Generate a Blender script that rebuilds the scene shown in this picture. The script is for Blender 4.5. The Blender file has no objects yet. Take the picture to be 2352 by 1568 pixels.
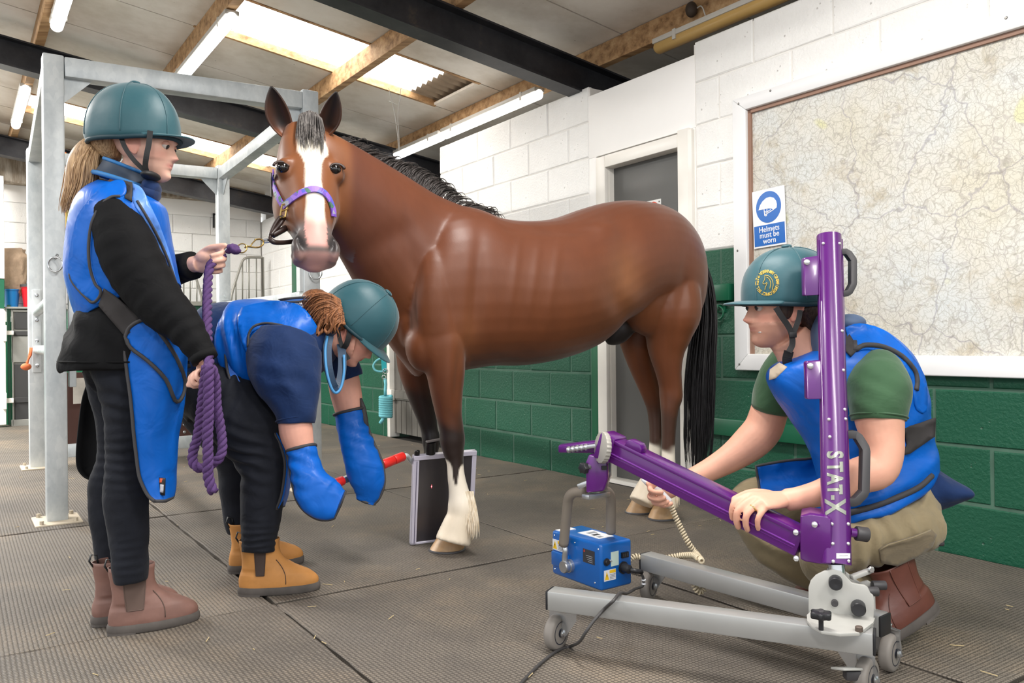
import bpy, bmesh, math, random
import numpy as np
from mathutils import Vector, Matrix, geometry
from mathutils.bvhtree import BVHTree
from mathutils import noise as mnoise
random.seed(7); rng = np.random.default_rng(7)
SC = bpy.context.scene; COL = SC.collection
PI = math.pi
# ------------------------------------------------------------------ camera
FPX, CX, CY, ROLL, HCAM = 1864.0, 1176.0, 784.0, 0.0099, 0.89
cam_d = bpy.data.cameras.new('camera'); cam = bpy.data.objects.new('camera', cam_d); COL.objects.link(cam)
cam_d.sensor_width = 36.0; cam_d.lens = FPX/2352*36.0; cam_d.clip_start = 0.02
_r = Vector((1, 0, -ROLL)).normalized(); _u = Vector((ROLL, 0, 1)).normalized(); _b = Vector((0, -1, 0))
cam.matrix_world = Matrix(((_r.x, _u.x, _b.x, 0), (_r.y, _u.y, _b.y, 0), (_r.z, _u.z, _b.z, HCAM), (0, 0, 0, 1)))
SC.camera = cam
cam_d.dof.use_dof = False
# ------------------------------------------------------------------ world, exposure
wd = bpy.data.worlds.new('world'); SC.world = wd; wd.use_nodes = True
wd.node_tree.nodes['Background'].inputs[0].default_value = (0.93, 0.97, 1.0, 1)
wd.node_tree.nodes['Background'].inputs[1].default_value = 1.1
SC.view_settings.view_transform = 'Standard'; SC.view_settings.look = 'None'
SC.view_settings.exposure = 0.40; SC.view_settings.gamma = 1.0; SC.view_settings.use_curve_mapping = False
SC.cycles.use_denoising = True; SC.cycles.max_bounces = 6; SC.cycles.diffuse_bounces = 4
SC.cycles.sample_clamp_indirect = 6.0
TUBE_E, SKY_E = 3.2, 5.5
# ------------------------------------------------------------------ pixel <-> world helpers
U = Vector((-.5651, .8250, 0)); V = Vector((.8250, .5651, 0)); Z = Vector((0, 0, 1))
def ray(px, py):
    dx, dy = px-CX, py-CY
    return Vector(((dx-ROLL*dy)/FPX, 1.0, -(dy+ROLL*dx)/FPX))
CAM = Vector((0, 0, HCAM))
def W(px, py, d): return CAM + ray(px, py)*d
def G(px, py, z=0.0):
    r = ray(px, py); return CAM + r*((z-HCAM)/r.z)
def PV(px, py, v):
    r = ray(px, py); return CAM + r*(v/r.dot(V))
def PU(px, py, u):
    r = ray(px, py); return CAM + r*(u/r.dot(U))
def R(u, v, z): return U*u + V*v + Z*z
def uvz(p): return p.dot(U), p.dot(V), p.z
# ------------------------------------------------------------------ materials
def S(r, g, b):
    return tuple(((c/255)/12.92 if c/255 <= .04045 else ((c/255+.055)/1.055)**2.4) for c in (r, g, b))
class NT:
    def __init__(s, name):
        s.m = bpy.data.materials.new(name); s.m.use_nodes = True; s.t = s.m.node_tree
        s.b = s.t.nodes['Principled BSDF']; s.out = s.t.nodes['Material Output']
    def n(s, kind, **kw):
        nd = s.t.nodes.new(kind)
        for k, v in kw.items():
            if k.startswith('_'): setattr(nd, k[1:], v)
        for k, v in kw.items():
            if not k.startswith('_'): nd.inputs[k.replace('__', ' ')].default_value = v
        return nd
    def l(s, a, b): s.t.links.new(a, b)
    def coord(s, which='Object', scale=(1, 1, 1), rot=(0, 0, 0)):
        tc = s.n('ShaderNodeTexCoord'); mp = s.n('ShaderNodeMapping')
        mp.inputs['Scale'].default_value = scale; mp.inputs['Rotation'].default_value = rot
        s.l(tc.outputs[which], mp.inputs['Vector']); return mp.outputs['Vector']
    def noise(s, vec, scale, detail=4, rough=.6):
        nd = s.n('ShaderNodeTexNoise', Scale=scale, Detail=detail, Roughness=rough)
        if vec is not None: s.l(vec, nd.inputs['Vector'])
        return nd.outputs['Fac']
    def ramp(s, fac, pts, interp='LINEAR'):
        nd = s.n('ShaderNodeValToRGB'); cr = nd.color_ramp; cr.interpolation = interp
        while len(cr.elements) < len(pts): cr.elements.new(0.5)
        for e, (p, c) in zip(cr.elements, pts):
            e.position = p; e.color = (*c, 1) if len(c) == 3 else c
        s.l(fac, nd.inputs['Fac']); return nd.outputs['Color']
    def mix(s, fac, a, b, mode='MIX'):
        nd = s.n('ShaderNodeMix', _data_type='RGBA', _blend_type=mode)
        for sock, val in ((nd.inputs['Factor'], fac), (nd.inputs['A'], a), (nd.inputs['B'], b)):
            if hasattr(val, 'links') or isinstance(val, bpy.types.NodeSocket): s.l(val, sock)
            elif isinstance(val, (int, float)): sock.default_value = val
            else: sock.default_value = (*val, 1) if len(val) == 3 else val
        return [o for o in nd.outputs if o.type == 'RGBA'][0]
    def mixf(s, fac, lo, hi):
        nd = s.n('ShaderNodeMapRange'); s.l(fac, nd.inputs['Value'])
        nd.inputs['To Min'].default_value = lo; nd.inputs['To Max'].default_value = hi
        return nd.outputs['Result']
    def bump(s, h, strength=.3, dist=.01):
        nd = s.n('ShaderNodeBump', Strength=strength, Distance=dist)
        s.l(h, nd.inputs['Height']); s.l(nd.outputs['Normal'], s.b.inputs['Normal'])
    def base(s, c):
        if isinstance(c, bpy.types.NodeSocket): s.l(c, s.b.inputs['Base Color'])
        else: s.b.inputs['Base Color'].default_value = (*c, 1)
    def set(s, **kw):
        for k, v in kw.items(): s.b.inputs[k.replace('__', ' ')].default_value = v
def mat(name, col, rough=.6, metal=0., var=.08, vs=6., bump=0., bs=60., sc=(1, 1, 1), spec=.5, coat=0., sheen=0., bd=.004, sss=0.):
    t = NT(name); v = t.coord('Object', sc)
    if var:
        f = t.noise(v, vs)
        t.base(t.ramp(f, [(.25, tuple(c*(1-var) for c in col)), (.75, tuple(min(1, c*(1+var)) for c in col))]))
    else: t.base(col)
    t.set(Roughness=rough, Metallic=metal); t.b.inputs['Specular IOR Level'].default_value = spec
    if coat: t.set(Coat__Weight=coat, Coat__Roughness=.12)
    if sheen: t.set(Sheen__Weight=sheen)
    if sss:
        t.set(Subsurface__Weight=sss, Subsurface__Scale=.01); t.b.inputs['Subsurface Radius'].default_value = (1, .35, .2)
    if bump: t.bump(t.noise(v, bs, 3), bump, bd)
    return t.m
def emat(name, col, e):
    t = NT(name); t.base(col); t.b.inputs['Emission Color'].default_value = (*col, 1); t.b.inputs['Emission Strength'].default_value = e
    t.set(Roughness=.4); return t.m
def vmat(name, rough=.5, spec=.4, bump=0., bs=300, sc=(1, 1, 1), sss=0., sheen=0., var=.1, vs=25):
    """colour from the mesh's own colour attribute (coat markings, skin tone), with a little mottling"""
    t = NT(name); a = t.n('ShaderNodeVertexColor'); a.layer_name = 'Col'
    v = t.coord('Object', sc); f = t.noise(v, vs, 3)
    g = t.ramp(f, [(.3, (1-var,)*3), (.7, (1+var*.6,)*3)])
    t.base(t.mix(1.0, a.outputs['Color'], g, 'MULTIPLY'))
    t.set(Roughness=rough); t.b.inputs['Specular IOR Level'].default_value = spec
    if sss:
        t.set(Subsurface__Weight=sss, Subsurface__Scale=.012); t.b.inputs['Subsurface Radius'].default_value = (1, .35, .2)
    if sheen: t.set(Sheen__Weight=sheen, Sheen__Roughness=.4)
    if bump: t.bump(t.noise(v, bs, 2), bump, .002)
    return t.m
# ------------------------------------------------------------------ object helpers
def tag(o, label=None, cat=None, group=None, kind=None):
    if label: o['label'] = label
    if cat: o['category'] = cat
    if group: o['group'] = group
    if kind: o['kind'] = kind
    return o
def empty(name, loc, label=None, cat=None, group=None, kind=None):
    o = bpy.data.objects.new(name, None); COL.objects.link(o); o.location = loc; o.empty_display_size = .1
    bpy.context.view_layer.update()
    return tag(o, label, cat, group, kind)
def link(name, me, m, parent=None, smooth=False):
    if m is not None and not me.materials: me.materials.append(m)
    if smooth and len(me.polygons): me.polygons.foreach_set('use_smooth', [True]*len(me.polygons))
    o = bpy.data.objects.new(name, me); COL.objects.link(o)
    if parent is not None:
        o.parent = parent
        o.matrix_parent_inverse = Matrix.Translation(-world_loc(parent))
    return o
def world_loc(o):
    # every Empty here is an unrotated, unscaled translation; meshes keep world coordinates at the origin
    return o.location.copy() if o.type == 'EMPTY' else Vector((0, 0, 0))
class MB:
    """collects shapes into one mesh (world coordinates)"""
    def __init__(s): s.v = []; s.f = []
    def add(s, vs, fs):
        k = len(s.v); s.v += [tuple(v) for v in vs]; s.f += [tuple(i+k for i in f) for f in fs]; return s
    def box(s, c, ax, ay, az):
        """centre and three half-axis vectors"""
        c = Vector(c); vs = [c+ax*i+ay*j+az*k for i in (-1, 1) for j in (-1, 1) for k in (-1, 1)]
        fs = [(0, 1, 3, 2), (4, 6, 7, 5), (0, 4, 5, 1), (2, 3, 7, 6), (0, 2, 6, 4), (1, 5, 7, 3)]
        if ax.cross(ay).dot(az) < 0: fs = [f[::-1] for f in fs]
        return s.add(vs, fs)
    def bar(s, a, b, w, h, up=Z):
        """rectangular bar from a to b; w across, h along up"""
        a, b = Vector(a), Vector(b); t = b-a; L = t.length; t = t/L
        x = t.cross(up).normalized(); y = x.cross(t).normalized()
        return s.box((a+b)/2, t*(L/2), x*(w/2), y*(h/2))
    def tube(s, pts, r, n=10, caps=True, closed=False, ell=1.0, up=None):
        pts = [Vector(p) for p in pts]; m = len(pts)
        rs = r if hasattr(r, '__len__') else [r]*m
        vs = []; N = None
        for i, p in enumerate(pts):
            a = pts[(i-1) % m] if (closed or i > 0) else p; b = pts[(i+1) % m] if (closed or i < m-1) else p
            T = (b-a)
            T = T.normalized() if T.length > 1e-9 else Vector((0, 0, 1))
            if N is None:
                ref = up if up is not None else (Z if abs(T.z) < .9 else Vector((1, 0, 0)))
                N = (ref - T*ref.dot(T)).normalized()
            else:
                N = N - T*N.dot(T)
                N = N.normalized() if N.length > 1e-6 else T.orthogonal().normalized()
            B = T.cross(N)
            for k in range(n):
                an = 2*PI*k/n; vs.append(p + N*(math.cos(an)*rs[i]) + B*(math.sin(an)*rs[i]*ell))
        fs = []
        for i in range(m if closed else m-1):
            j = (i+1) % m
            for k in range(n):
                l = (k+1) % n; fs.append((i*n+k, i*n+l, j*n+l, j*n+k))
        if caps and not closed: fs += [tuple(range(n))[::-1], tuple((m-1)*n+k for k in range(n))]
        return s.add(vs, fs)
    def cyl(s, a, b, r, n=20, r2=None): return s.tube([a, b], [r, r if r2 is None else r2], n)
    def prism(s, poly, d):
        """polygon (list of Vectors) extruded by vector d"""
        n = len(poly); poly = [Vector(p) for p in poly]
        nn = Vector((0, 0, 0))
        for i in range(n): nn += poly[i].cross(poly[(i+1) % n])
        if nn.dot(d) > 0: poly = poly[::-1]
        vs = poly + [p+d for p in poly]
        fs = [tuple(range(n)), tuple(range(n, 2*n))[::-1]] + [(i, i+n, (i+1) % n+n, (i+1) % n) for i in range(n)]
        return s.add(vs, fs)
    def lathe(s, c, axis, prof, n=24, ref=None):
        """profile of (distance along axis, radius)"""
        axis = Vector(axis).normalized(); x = (Vector(ref) if ref else axis.orthogonal()); x = (x-axis*x.dot(axis)).normalized(); y = axis.cross(x); c = Vector(c)
        vs = []; m = len(prof)
        for h, r in prof:
            for k in range(n):
                a = 2*PI*k/n; vs.append(c+axis*h+x*(r*math.cos(a))+y*(r*math.sin(a)))
        fs = [(i*n+k, i*n+(k+1) % n, (i+1)*n+(k+1) % n, (i+1)*n+k) for i in range(m-1) for k in range(n)]
        fs += [tuple(range(n))[::-1], tuple((m-1)*n+k for k in range(n))]
        return s.add(vs, fs)
    def ball(s, c, rx, ry, rz, X=Vector((1, 0, 0)), Y=Vector((0, 1, 0)), Zv=Vector((0, 0, 1)), n=16, m=10):
        vs = []; c = Vector(c)
        for i in range(1, m):
            t = PI*i/m
            for k in range(n):
                a = 2*PI*k/n; vs.append(c + X*(rx*math.sin(t)*math.cos(a)) + Y*(ry*math.sin(t)*math.sin(a)) + Zv*(rz*math.cos(t)))
        k0 = len(vs); vs += [c+Zv*rz, c-Zv*rz]
        fs = [(i*n+k, (i+1)*n+k, (i+1)*n+(k+1) % n, i*n+(k+1) % n) for i in range(m-2) for k in range(n)]
        fs += [(k0, k, (k+1) % n) for k in range(n)] + [((m-2)*n+k, k0+1, (m-2)*n+(k+1) % n) for k in range(n)]
        return s.add(vs, fs)
    def loft(s, rings, caps=True):
        n = len(rings[0]); vs = [p for r in rings for p in r]; m = len(rings)
        fs = [(i*n+k, i*n+(k+1) % n, (i+1)*n+(k+1) % n, (i+1)*n+k) for i in range(m-1) for k in range(n)]
        if caps: fs += [tuple(range(n))[::-1], tuple((m-1)*n+k for k in range(n))]
        return s.add(vs, fs)
    def mesh(s, name='m'):
        me = bpy.data.meshes.new(name); me.from_pydata(s.v, [], s.f); me.update(); return me
    def build(s, name, m, parent=None, smooth=False, bevel=0., seg=2, sub=0, fix=False):
        me = s.mesh(name)
        if fix or bevel:
            bm = bmesh.new(); bm.from_mesh(me)
            if fix: bmesh.ops.recalc_face_normals(bm, faces=bm.faces)
            if bevel:
                es = [e for e in bm.edges if len(e.link_faces) == 2 and e.calc_face_angle(0) > .5]
                bmesh.ops.bevel(bm, geom=es, offset=bevel, segments=seg, affect='EDGES', profile=.5, clamp_overlap=True)
            bm.to_mesh(me); bm.free()
        if sub:
            me = modded(me, [('SUBSURF', dict(levels=sub, render_levels=sub))])
        o = link(name, me, m, parent, smooth or bool(bevel))
        if bevel or smooth == 'auto':
            me.set_sharp_from_angle(angle=.7)
        return o
def modded(me, mods):
    o = bpy.data.objects.new('tmp', me); COL.objects.link(o)
    for kind, kw in mods:
        md = o.modifiers.new('m', kind)
        for k, v in kw.items(): setattr(md, k, v)
    dg = bpy.context.evaluated_depsgraph_get(); ev = o.evaluated_get(dg)
    out = bpy.data.meshes.new_from_object(ev, depsgraph=dg)
    bpy.data.objects.remove(o); return out
def crom(P, k):
    """Catmull-Rom through rows of an array, k steps per span"""
    P = np.asarray(P, float); n = len(P)
    if n < 3 or k < 2: return P
    Q = np.vstack([2*P[0]-P[1], P, 2*P[-1]-P[-2]]); out = []
    for i in range(n-1):
        a, b, c, d = Q[i:i+4]
        for j in range(k):
            t = j/k; out.append(.5*((2*b)+(c-a)*t+(2*a-5*b+4*c-d)*t*t+(3*b-a-3*c+d)*t**3))
    out.append(P[-1]); return np.array(out)
def sect(stations, n=24, k=4, exp=2.0):
    """rings of a limb: stations (px, py, depth, radius_px[, depth/width ratio])"""
    st = [tuple(s)+(1.0,)*(5-len(s)) for s in stations]; A = crom(st, k)
    C = [W(a[0], a[1], a[2]) for a in A]; rings = []; pN = None
    for i, a in enumerate(A):
        T = (C[min(i+1, len(C)-1)]-C[max(i-1, 0)]).normalized(); Vd = (C[i]-CAM).normalized()
        N = T.cross(Vd)
        N = N.normalized() if N.length > .15 else (pN - T*pN.dot(T)).normalized()
        if pN is not None and N.dot(pN) < 0: N = -N
        pN = N; B = T.cross(N); r = max(a[3], .5)*a[2]/FPX
        ring = []
        for j in range(n):
            an = 2*PI*j/n; c, s_ = math.cos(an), math.sin(an)
            c = math.copysign(abs(c)**(2/exp), c); s_ = math.copysign(abs(s_)**(2/exp), s_)
            ring.append(C[i]+N*(r*c)+B*(r*a[4]*s_))
        rings.append(ring)
    return rings
def limb(mb, stations, n=24, k=4, caps=True, exp=2.0): return mb.loft(sect(stations, n, k, exp), caps)
def span(mb, stations, n=32, k=4, exp=2.2):
    """rings from outline pairs: (topx, topy, botx, boty, depth, half width m, axis Vector)"""
    num = crom([s[:6] for s in stations], k); ax = crom([tuple(s[6]) for s in stations], k); rings = []
    for a, x in zip(num, ax):
        t = W(a[0], a[1], a[4]); b = W(a[2], a[3], a[4]); c = (t+b)/2; A = (t-b)/2; B = Vector(x).normalized()
        ring = []
        for j in range(n):
            an = 2*PI*j/n; co, si = math.cos(an), math.sin(an)
            co = math.copysign(abs(co)**(2/exp), co); si = math.copysign(abs(si)**(2/exp), si)
            ring.append(c+A*co+B*(a[5]*si))
        rings.append(ring)
    return mb.loft(rings)
def remesh(mb, vox, smooth=6, fac=.5):
    bm = bmesh.new(); me = mb.mesh(); bm.from_mesh(me); bmesh.ops.recalc_face_normals(bm, faces=bm.faces); bm.to_mesh(me); bm.free()
    mods = [('REMESH', dict(mode='VOXEL', voxel_size=vox, adaptivity=0.0))]
    if smooth: mods.append(('SMOOTH', dict(iterations=smooth, factor=fac)))
    return modded(me, mods)
def verts_np(me):
    a = np.empty(len(me.vertices)*3); me.vertices.foreach_get('co', a); return a.reshape(-1, 3)
def set_verts(me, a): me.vertices.foreach_set('co', np.ascontiguousarray(a).ravel()); me.update()
def set_cols(me, c):
    at = me.color_attributes.new('Col', 'FLOAT_COLOR', 'POINT')
    at.data.foreach_set('color', np.ascontiguousarray(np.hstack([c, np.ones((len(c), 1))])).ravel())
def proj(P):
    """world points -> pixels"""
    d = P[:, 1]; a = P[:, 0]/d*FPX; b = (HCAM-P[:, 2])/d*FPX
    return np.stack([CX+a+ROLL*b, CY+b-ROLL*a, d], 1)
def sst(x, a, b):
    t = np.clip((x-a)/(b-a), 0, 1); return t*t*(3-2*t)
def arc(c, x, y, r, a0, a1, n):
    return [Vector(c)+x*(r*math.cos(a0+(a1-a0)*i/(n-1)))+y*(r*math.sin(a0+(a1-a0)*i/(n-1))) for i in range(n)]
def text_mesh(body, size, origin, xdir, ydir, extr=.0008, align='CENTER', shear=0., bold=0., squash=1.0, cuts=0):
    cu = bpy.data.curves.new('t', 'FONT'); cu.body = body; cu.size = size; cu.align_x = align; cu.align_y = 'CENTER'
    cu.extrude = extr; cu.shear = shear; cu.offset = bold; cu.resolution_u = 3
    o = bpy.data.objects.new('t', cu); COL.objects.link(o)
    dg = bpy.context.evaluated_depsgraph_get(); me = bpy.data.meshes.new_from_object(o.evaluated_get(dg)); bpy.data.objects.remove(o)
    xd = Vector(xdir).normalized(); yd = Vector(ydir).normalized(); zd = xd.cross(yd)
    xd = xd*squash
    if cuts:
        bm = bmesh.new(); bm.from_mesh(me); bmesh.ops.triangulate(bm, faces=bm.faces); bmesh.ops.subdivide_edges(bm, edges=bm.edges, cuts=cuts, use_grid_fill=True); bmesh.ops.triangulate(bm, faces=bm.faces); bm.to_mesh(me); bm.free()
    me.transform(Matrix(((xd.x, yd.x, zd.x, origin[0]), (xd.y, yd.y, zd.y, origin[1]), (xd.z, yd.z, zd.z, origin[2]), (0, 0, 0, 1))))
    return me
# ================================================================== SETTING
def block_mat(name, col, dark, pits=.5):
    t = NT(name); v = t.coord('Object')
    f = t.noise(v, 7, 5); c = t.ramp(f, [(.3, tuple(x*.93 for x in col)), (.7, col)])
    vo = t.n('ShaderNodeTexVoronoi', Scale=42.0); t.l(v, vo.inputs['Vector'])
    n2 = t.noise(v, 11, 3)
    pit = t.n('ShaderNodeMath', _operation='MULTIPLY'); 
    p1 = t.ramp(vo.outputs['Distance'], [(.10, (1, 1, 1)), (.24, (0, 0, 0))]); p2 = t.ramp(n2, [(.56, (0, 0, 0)), (.66, (1, 1, 1))])
    pm = t.mix(1.0, p1, p2, 'MULTIPLY')
    t.base(t.mix(t.mixf(pm, 0, pits), c, dark))
    n3 = t.noise(v, 60, 4)
    h = t.n('ShaderNodeMath', _operation='SUBTRACT'); t.l(n3, h.inputs[0]); t.l(pm, h.inputs[1])
    t.bump(h.outputs[0], .6, .008); t.set(Roughness=.55); return t.m
M_white = block_mat('white painted block', S(249, 248, 245), S(150, 140, 130), .35)
M_green = block_mat('green painted block', S(18, 84, 60), S(110, 140, 124), .55)
M_mortw = mat('white mortar', S(232, 229, 224), .8)
M_mortg = mat('green grey mortar', S(74, 106, 90), .8, var=.25, vs=9)
M_plas = mat('white plaster', S(252, 250, 247), .6, var=.01, bump=.08)
M_plasg = mat('green plaster', S(16, 92, 60), .5, var=.06)
M_cream = mat('cream gloss paint', S(240, 236, 228), .35, var=.03)
M_door = mat('grey door paint', S(92, 92, 90), .45, var=.08, vs=2)
M_plank = mat('grey stable plank', S(104, 100, 94), .65, var=.15, vs=14, sc=(1, 1, .15), bump=.15)
M_gpaint = mat('green gloss paint', S(20, 92, 64), .35, var=.06)
def mat_rubber():
    t = NT('rubber stable mat'); v = t.coord('Object', rot=(0, 0, -.6)); v2 = t.coord('Object', (.0, .0, .0))
    g = t.coord('Object')
    f = t.noise(g, 1.3, 5, .65); d = t.noise(g, 28, 3)
    c = t.ramp(f, [(.30, S(96, 90, 85)), (.52, S(124, 115, 104)), (.72, S(160, 142, 120))])
    c = t.mix(t.mixf(d, 0, .35), c, S(92, 87, 81))
    vo = t.n('ShaderNodeTexVoronoi', Scale=80.0, Randomness=.12); t.l(v, vo.inputs['Vector'])
    hole = t.ramp(vo.outputs['Distance'], [(.30, (0, 0, 0)), (.52, (1, 1, 1))])
    c = t.mix(t.mixf(hole, 0, .75), c, S(66, 61, 56))
    sp = t.noise(g, 160, 2); spk = t.ramp(sp, [(.74, (0, 0, 0)), (.78, (1, 1, 1))])
    c = t.mix(t.mixf(spk, 0, .5), c, S(190, 175, 150))
    t.base(c); t.set(Roughness=.62); t.b.inputs['Specular IOR Level'].default_value = .35
    h = t.n('ShaderNodeMath', _operation='SUBTRACT'); h.inputs[0].default_value = 1.; t.l(hole, h.inputs[1])
    t.bump(h.outputs[0], .5, .005); return t.m
M_mat = mat_rubber()
M_under = mat('dark concrete', S(40, 36, 32), .9, var=.2)
M_dirt = mat('trodden straw dust', S(132, 114, 92), .95, var=.3, vs=14)
# floor
flo = MB().box(R(3.6, -2.2, -.03), U*9.5, V*8.2, Z*.015).build('floor', M_under); tag(flo, kind='structure')
def wob(a, b, n, amp):
    out = []
    for i in range(n):
        p = a.lerp(b, i/n); q = mnoise.noise(p*9.0)*amp
        out.append(p + (b-a).normalized().cross(Z)*q)
    return out
mat_v = [3.37-1.24*k for k in range(0, 8)]
for i, vv in enumerate(mat_v):
    for j in range(-2, 7):
        u0 = 1.0+1.75*(j-0)-1.75*0; g = .005
        a, b, c, d = (R(u0+g, vv-1.24+g, 0), R(u0+1.75-g, vv-1.24+g, 0), R(u0+1.75-g, vv-g, 0), R(u0+g, vv-g, 0))
        if vv > 3.3 and False: continue
        ctr = (a+c)/2
        pr = proj(np.array([tuple(ctr)])) if ctr.y > .3 else None
        near = ctr.y < 6
        n = 26 if near else 8
        zoff = random.uniform(-.002, .002)
        loop = wob(a, b, n, .007) + wob(b, c, n, .007) + wob(c, d, n, .007) + wob(d, a, n, .007)
        top = [p + Z*(zoff+mnoise.noise(p*2.1)*.003) for p in loop]; low = [ctr.lerp(p, 1.0)-Z*.014 for p in loop]
        inn = [p.lerp(ctr, .006)+Z*.002 for p in top]
        mb = MB(); m = len(loop)
        mb.add(low+top+inn, [(k, (k+1) % m, m+(k+1) % m, m+k) for k in range(m)] + [(m+k, m+(k+1) % m, 2*m+(k+1) % m, 2*m+k) for k in range(m)] + [tuple(range(2*m, 3*m))])
        mb.build('mat', M_mat, flo)
# ------------------------------------------------------------------ right wall of blocks
VW = 3.40; CH = .2335; LV = [-.02, .21]+[.21+CH*k for k in range(1, 11)]; GTOP = LV[6]
wr = MB()
def backing(mb, u0, u1, z0, z1, v0=VW+.007, th=.2): mb.box(R((u0+u1)/2, v0+th/2, (z0+z1)/2), U*((u1-u0)/2), V*(th/2), Z*((z1-z0)/2))
wallr = MB()
for u0, u1 in ((-2.6, 3.15), (4.05, 6.02), (7.03, 11.0)): backing(wallr, u0, u1, GTOP, 2.53)
wall_right = wallr.build('wall_right', M_mortw); tag(wall_right, kind='structure')
mg = MB()
for u0, u1 in ((-2.6, 3.15), (4.05, 6.02), (7.03, 11.0)): backing(mg, u0, u1, -.03, GTOP, VW+.0045)
mg.build('mortar', M_mortg, wall_right, fix=True)
def block_mesh(du, dz, dep=.03, jit=0, ch=.006):
    """a block with a chamfered, slightly uneven face; local x along the wall, y out of the wall, z up"""
    mb = MB(); x, z = du/2, dz/2
    r = random.Random(jit); j = lambda a: r.uniform(-a, a)
    back = [(-x, dep, -z), (x, dep, -z), (x, dep, z), (-x, dep, z)]
    mid = [(-x, ch, -z), (x, ch, -z), (x, ch, z), (-x, ch, z)]
    fr = [(-x+ch+j(.002), j(.0025), -z+ch+j(.002)), (x-ch+j(.002), j(.0025), -z+ch+j(.002)), (x-ch+j(.002), j(.0025), z-ch+j(.002)), (-x+ch+j(.002), j(.0025), z-ch+j(.002))]
    vs = back+mid+fr
    fs = [(i, (i+1) % 4, 4+(i+1) % 4, 4+i) for i in range(4)] + [(4+i, 4+(i+1) % 4, 8+(i+1) % 4, 8+i) for i in range(4)] + [(8, 9, 10, 11)]
    mb.add([Vector(v) for v in vs], fs); me = mb.mesh('block'); return me
_bc = {}
def place_block(u0, u1, z0, z1, m, parent, basis, origin, gap=.008):
    du, dz = round(u1-u0-gap, 3), round(z1-z0-gap, 3)
    if du < .03: return
    key = (du, dz, m.name, random.randrange(4))
    if key not in _bc:
        me = block_mesh(du, dz, jit=random.randrange(999)); me.materials.append(m); _bc[key] = me
    o = bpy.data.objects.new('block', _bc[key]); COL.objects.link(o); o.parent = parent
    o.matrix_world = basis(origin((u0+u1)/2, (z0+z1)/2+random.uniform(-.001, .001)))
Bw = lambda p: Matrix(((-U.x, V.x, 0, p.x), (-U.y, V.y, 0, p.y), (0, 0, 1, p.z), (0, 0, 0, 1)))
def block_run(u0, u1, off):
    for k in range(len(LV)-1):
        z0, z1 = LV[k], LV[k+1]; m = M_green if z1 <= GTOP+.01 else M_white
        e = u0 - ((off+(.23 if k % 2 else 0)) % .46)
        while e < u1:
            a, b = max(e, u0), min(e+.46, u1)
            if b-a > .05: place_block(a, b, z0, z1, m, wall_right, Bw, lambda uu, zz: R(uu, VW+random.uniform(-.002, .001), zz), .012 if m is M_green else .008)
            e += .46
block_run(-1.3, 3.14, .1); block_run(4.06, 6.02, .02); block_run(7.03, 10.9, .3)
# plaster lintel and reveals around the door
mb = MB(); mb.box(R(3.60, VW+.09, 2.272), U*.46, V*.09, Z*.203); mb.box(R(4.025, VW+.09, 1.72), U*.035, V*.088, Z*.35); mb.box(R(3.155, VW+.09, 1.72), U*.012, V*.088, Z*.35)
mb.build('plaster', M_plas, wall_right, bevel=.004)
mb = MB(); mb.box(R(4.025, VW+.09, .68), U*.035, V*.087, Z*.69); mb.build('plaster', M_plasg, wall_right, bevel=.004)
# door_1 with cream frame
d1 = empty('door_1', R(3.57, VW, 0), kind='structure')
mb = MB(); mb.box(R(3.57, VW+.075, .99), U*.318, V*.02, Z*.99); mb.build('door_leaf', M_door, d1, bevel=.003)
def jamb(uc, hw, z1, name='door_frame'):
    mb = MB(); mb.box(R(uc, VW-.002, z1/2), U*hw, V*.02, Z*(z1/2)); return mb.build(name, M_cream, d1, bevel=.005)
jamb(3.925, .043, 2.055); jamb(3.215, .043, 2.075)
MB().box(R(3.57, VW-.002, 2.018), U*.312, V*.02, Z*.038).build('door_frame', M_cream, d1, bevel=.005)
for uu in (3.888, 3.252): MB().box(R(uu, VW+.05, .995), U*.008, V*.035, Z*.995).build('door_frame', M_cream, d1)
MB().box(R(3.57, VW+.05, 1.988), U*.31, V*.035, Z*.008).build('door_frame', M_cream, d1)
MB().box(R(3.163, VW+.02, 1.03), U*.014, V*.042, Z*1.03).build('door_frame', M_cream, d1)
MB().box(R(3.60, VW+.03, .012), U*.36, V*.05, Z*.012).build('threshold', M_cream, d1)
# red disc notice on the door
sg = empty('door_notice', PV(1495, 500, VW+.05), 'white notice with a red disc fixed to the grey door', 'sign')
a = PV(1518, 456, VW+.053); uq, vq, zq = uvz(a)
MB().box(R(uq+.1, VW+.053, zq-.14), U*.1, V*.002, Z*.14).build('plate', mat('white sign', S(240, 240, 238), .4, var=0), sg)
mb = MB(); mb.lathe(R(uq+.062, VW+.0512, zq-.056), -V, [(0, .046), (.0015, .046)], 40); mb.build('red_disc', mat('red print', S(238, 84, 52), .4, var=0), sg)
mb = MB(); mb.lathe(R(uq+.012, VW+.0505, zq-.015), -V, [(0, .005), (.002, .004)], 12); mb.build('screw', mat('screw', S(110, 110, 110), .3, 1, var=0), sg)
# grey plank stable door in the opening (door_2)
d2 = empty('door_2', R(6.5, VW, 0), kind='structure')
for i in range(9):
    uu = 6.10+.105*i
    MB().box(R(uu+.05, VW+.04, .67), U*.050, V*.02, Z*.63).build('plank', M_plank, d2, bevel=.004, seg=1)
for zz in (.40, 1.12): MB().box(R(6.5, VW+.012, zz), U*.47, V*.012, Z*.045).build('ledge', M_plank, d2, bevel=.004, seg=1)
MB().box(R(7.0, VW+.02, .66), U*.03, V*.05, Z*.66).build('door_post', M_cream, d2, bevel=.004)
MB().box(R(6.97, VW-.02, .40), U*.05, V*.02, Z*.05).build('hinge', M_cream, d2, bevel=.006)
mb = MB(); mb.box(R(6.72, VW-.004, .40), U*.2, V*.004, Z*.03); mb.build('strap', M_plank, d2)
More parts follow.
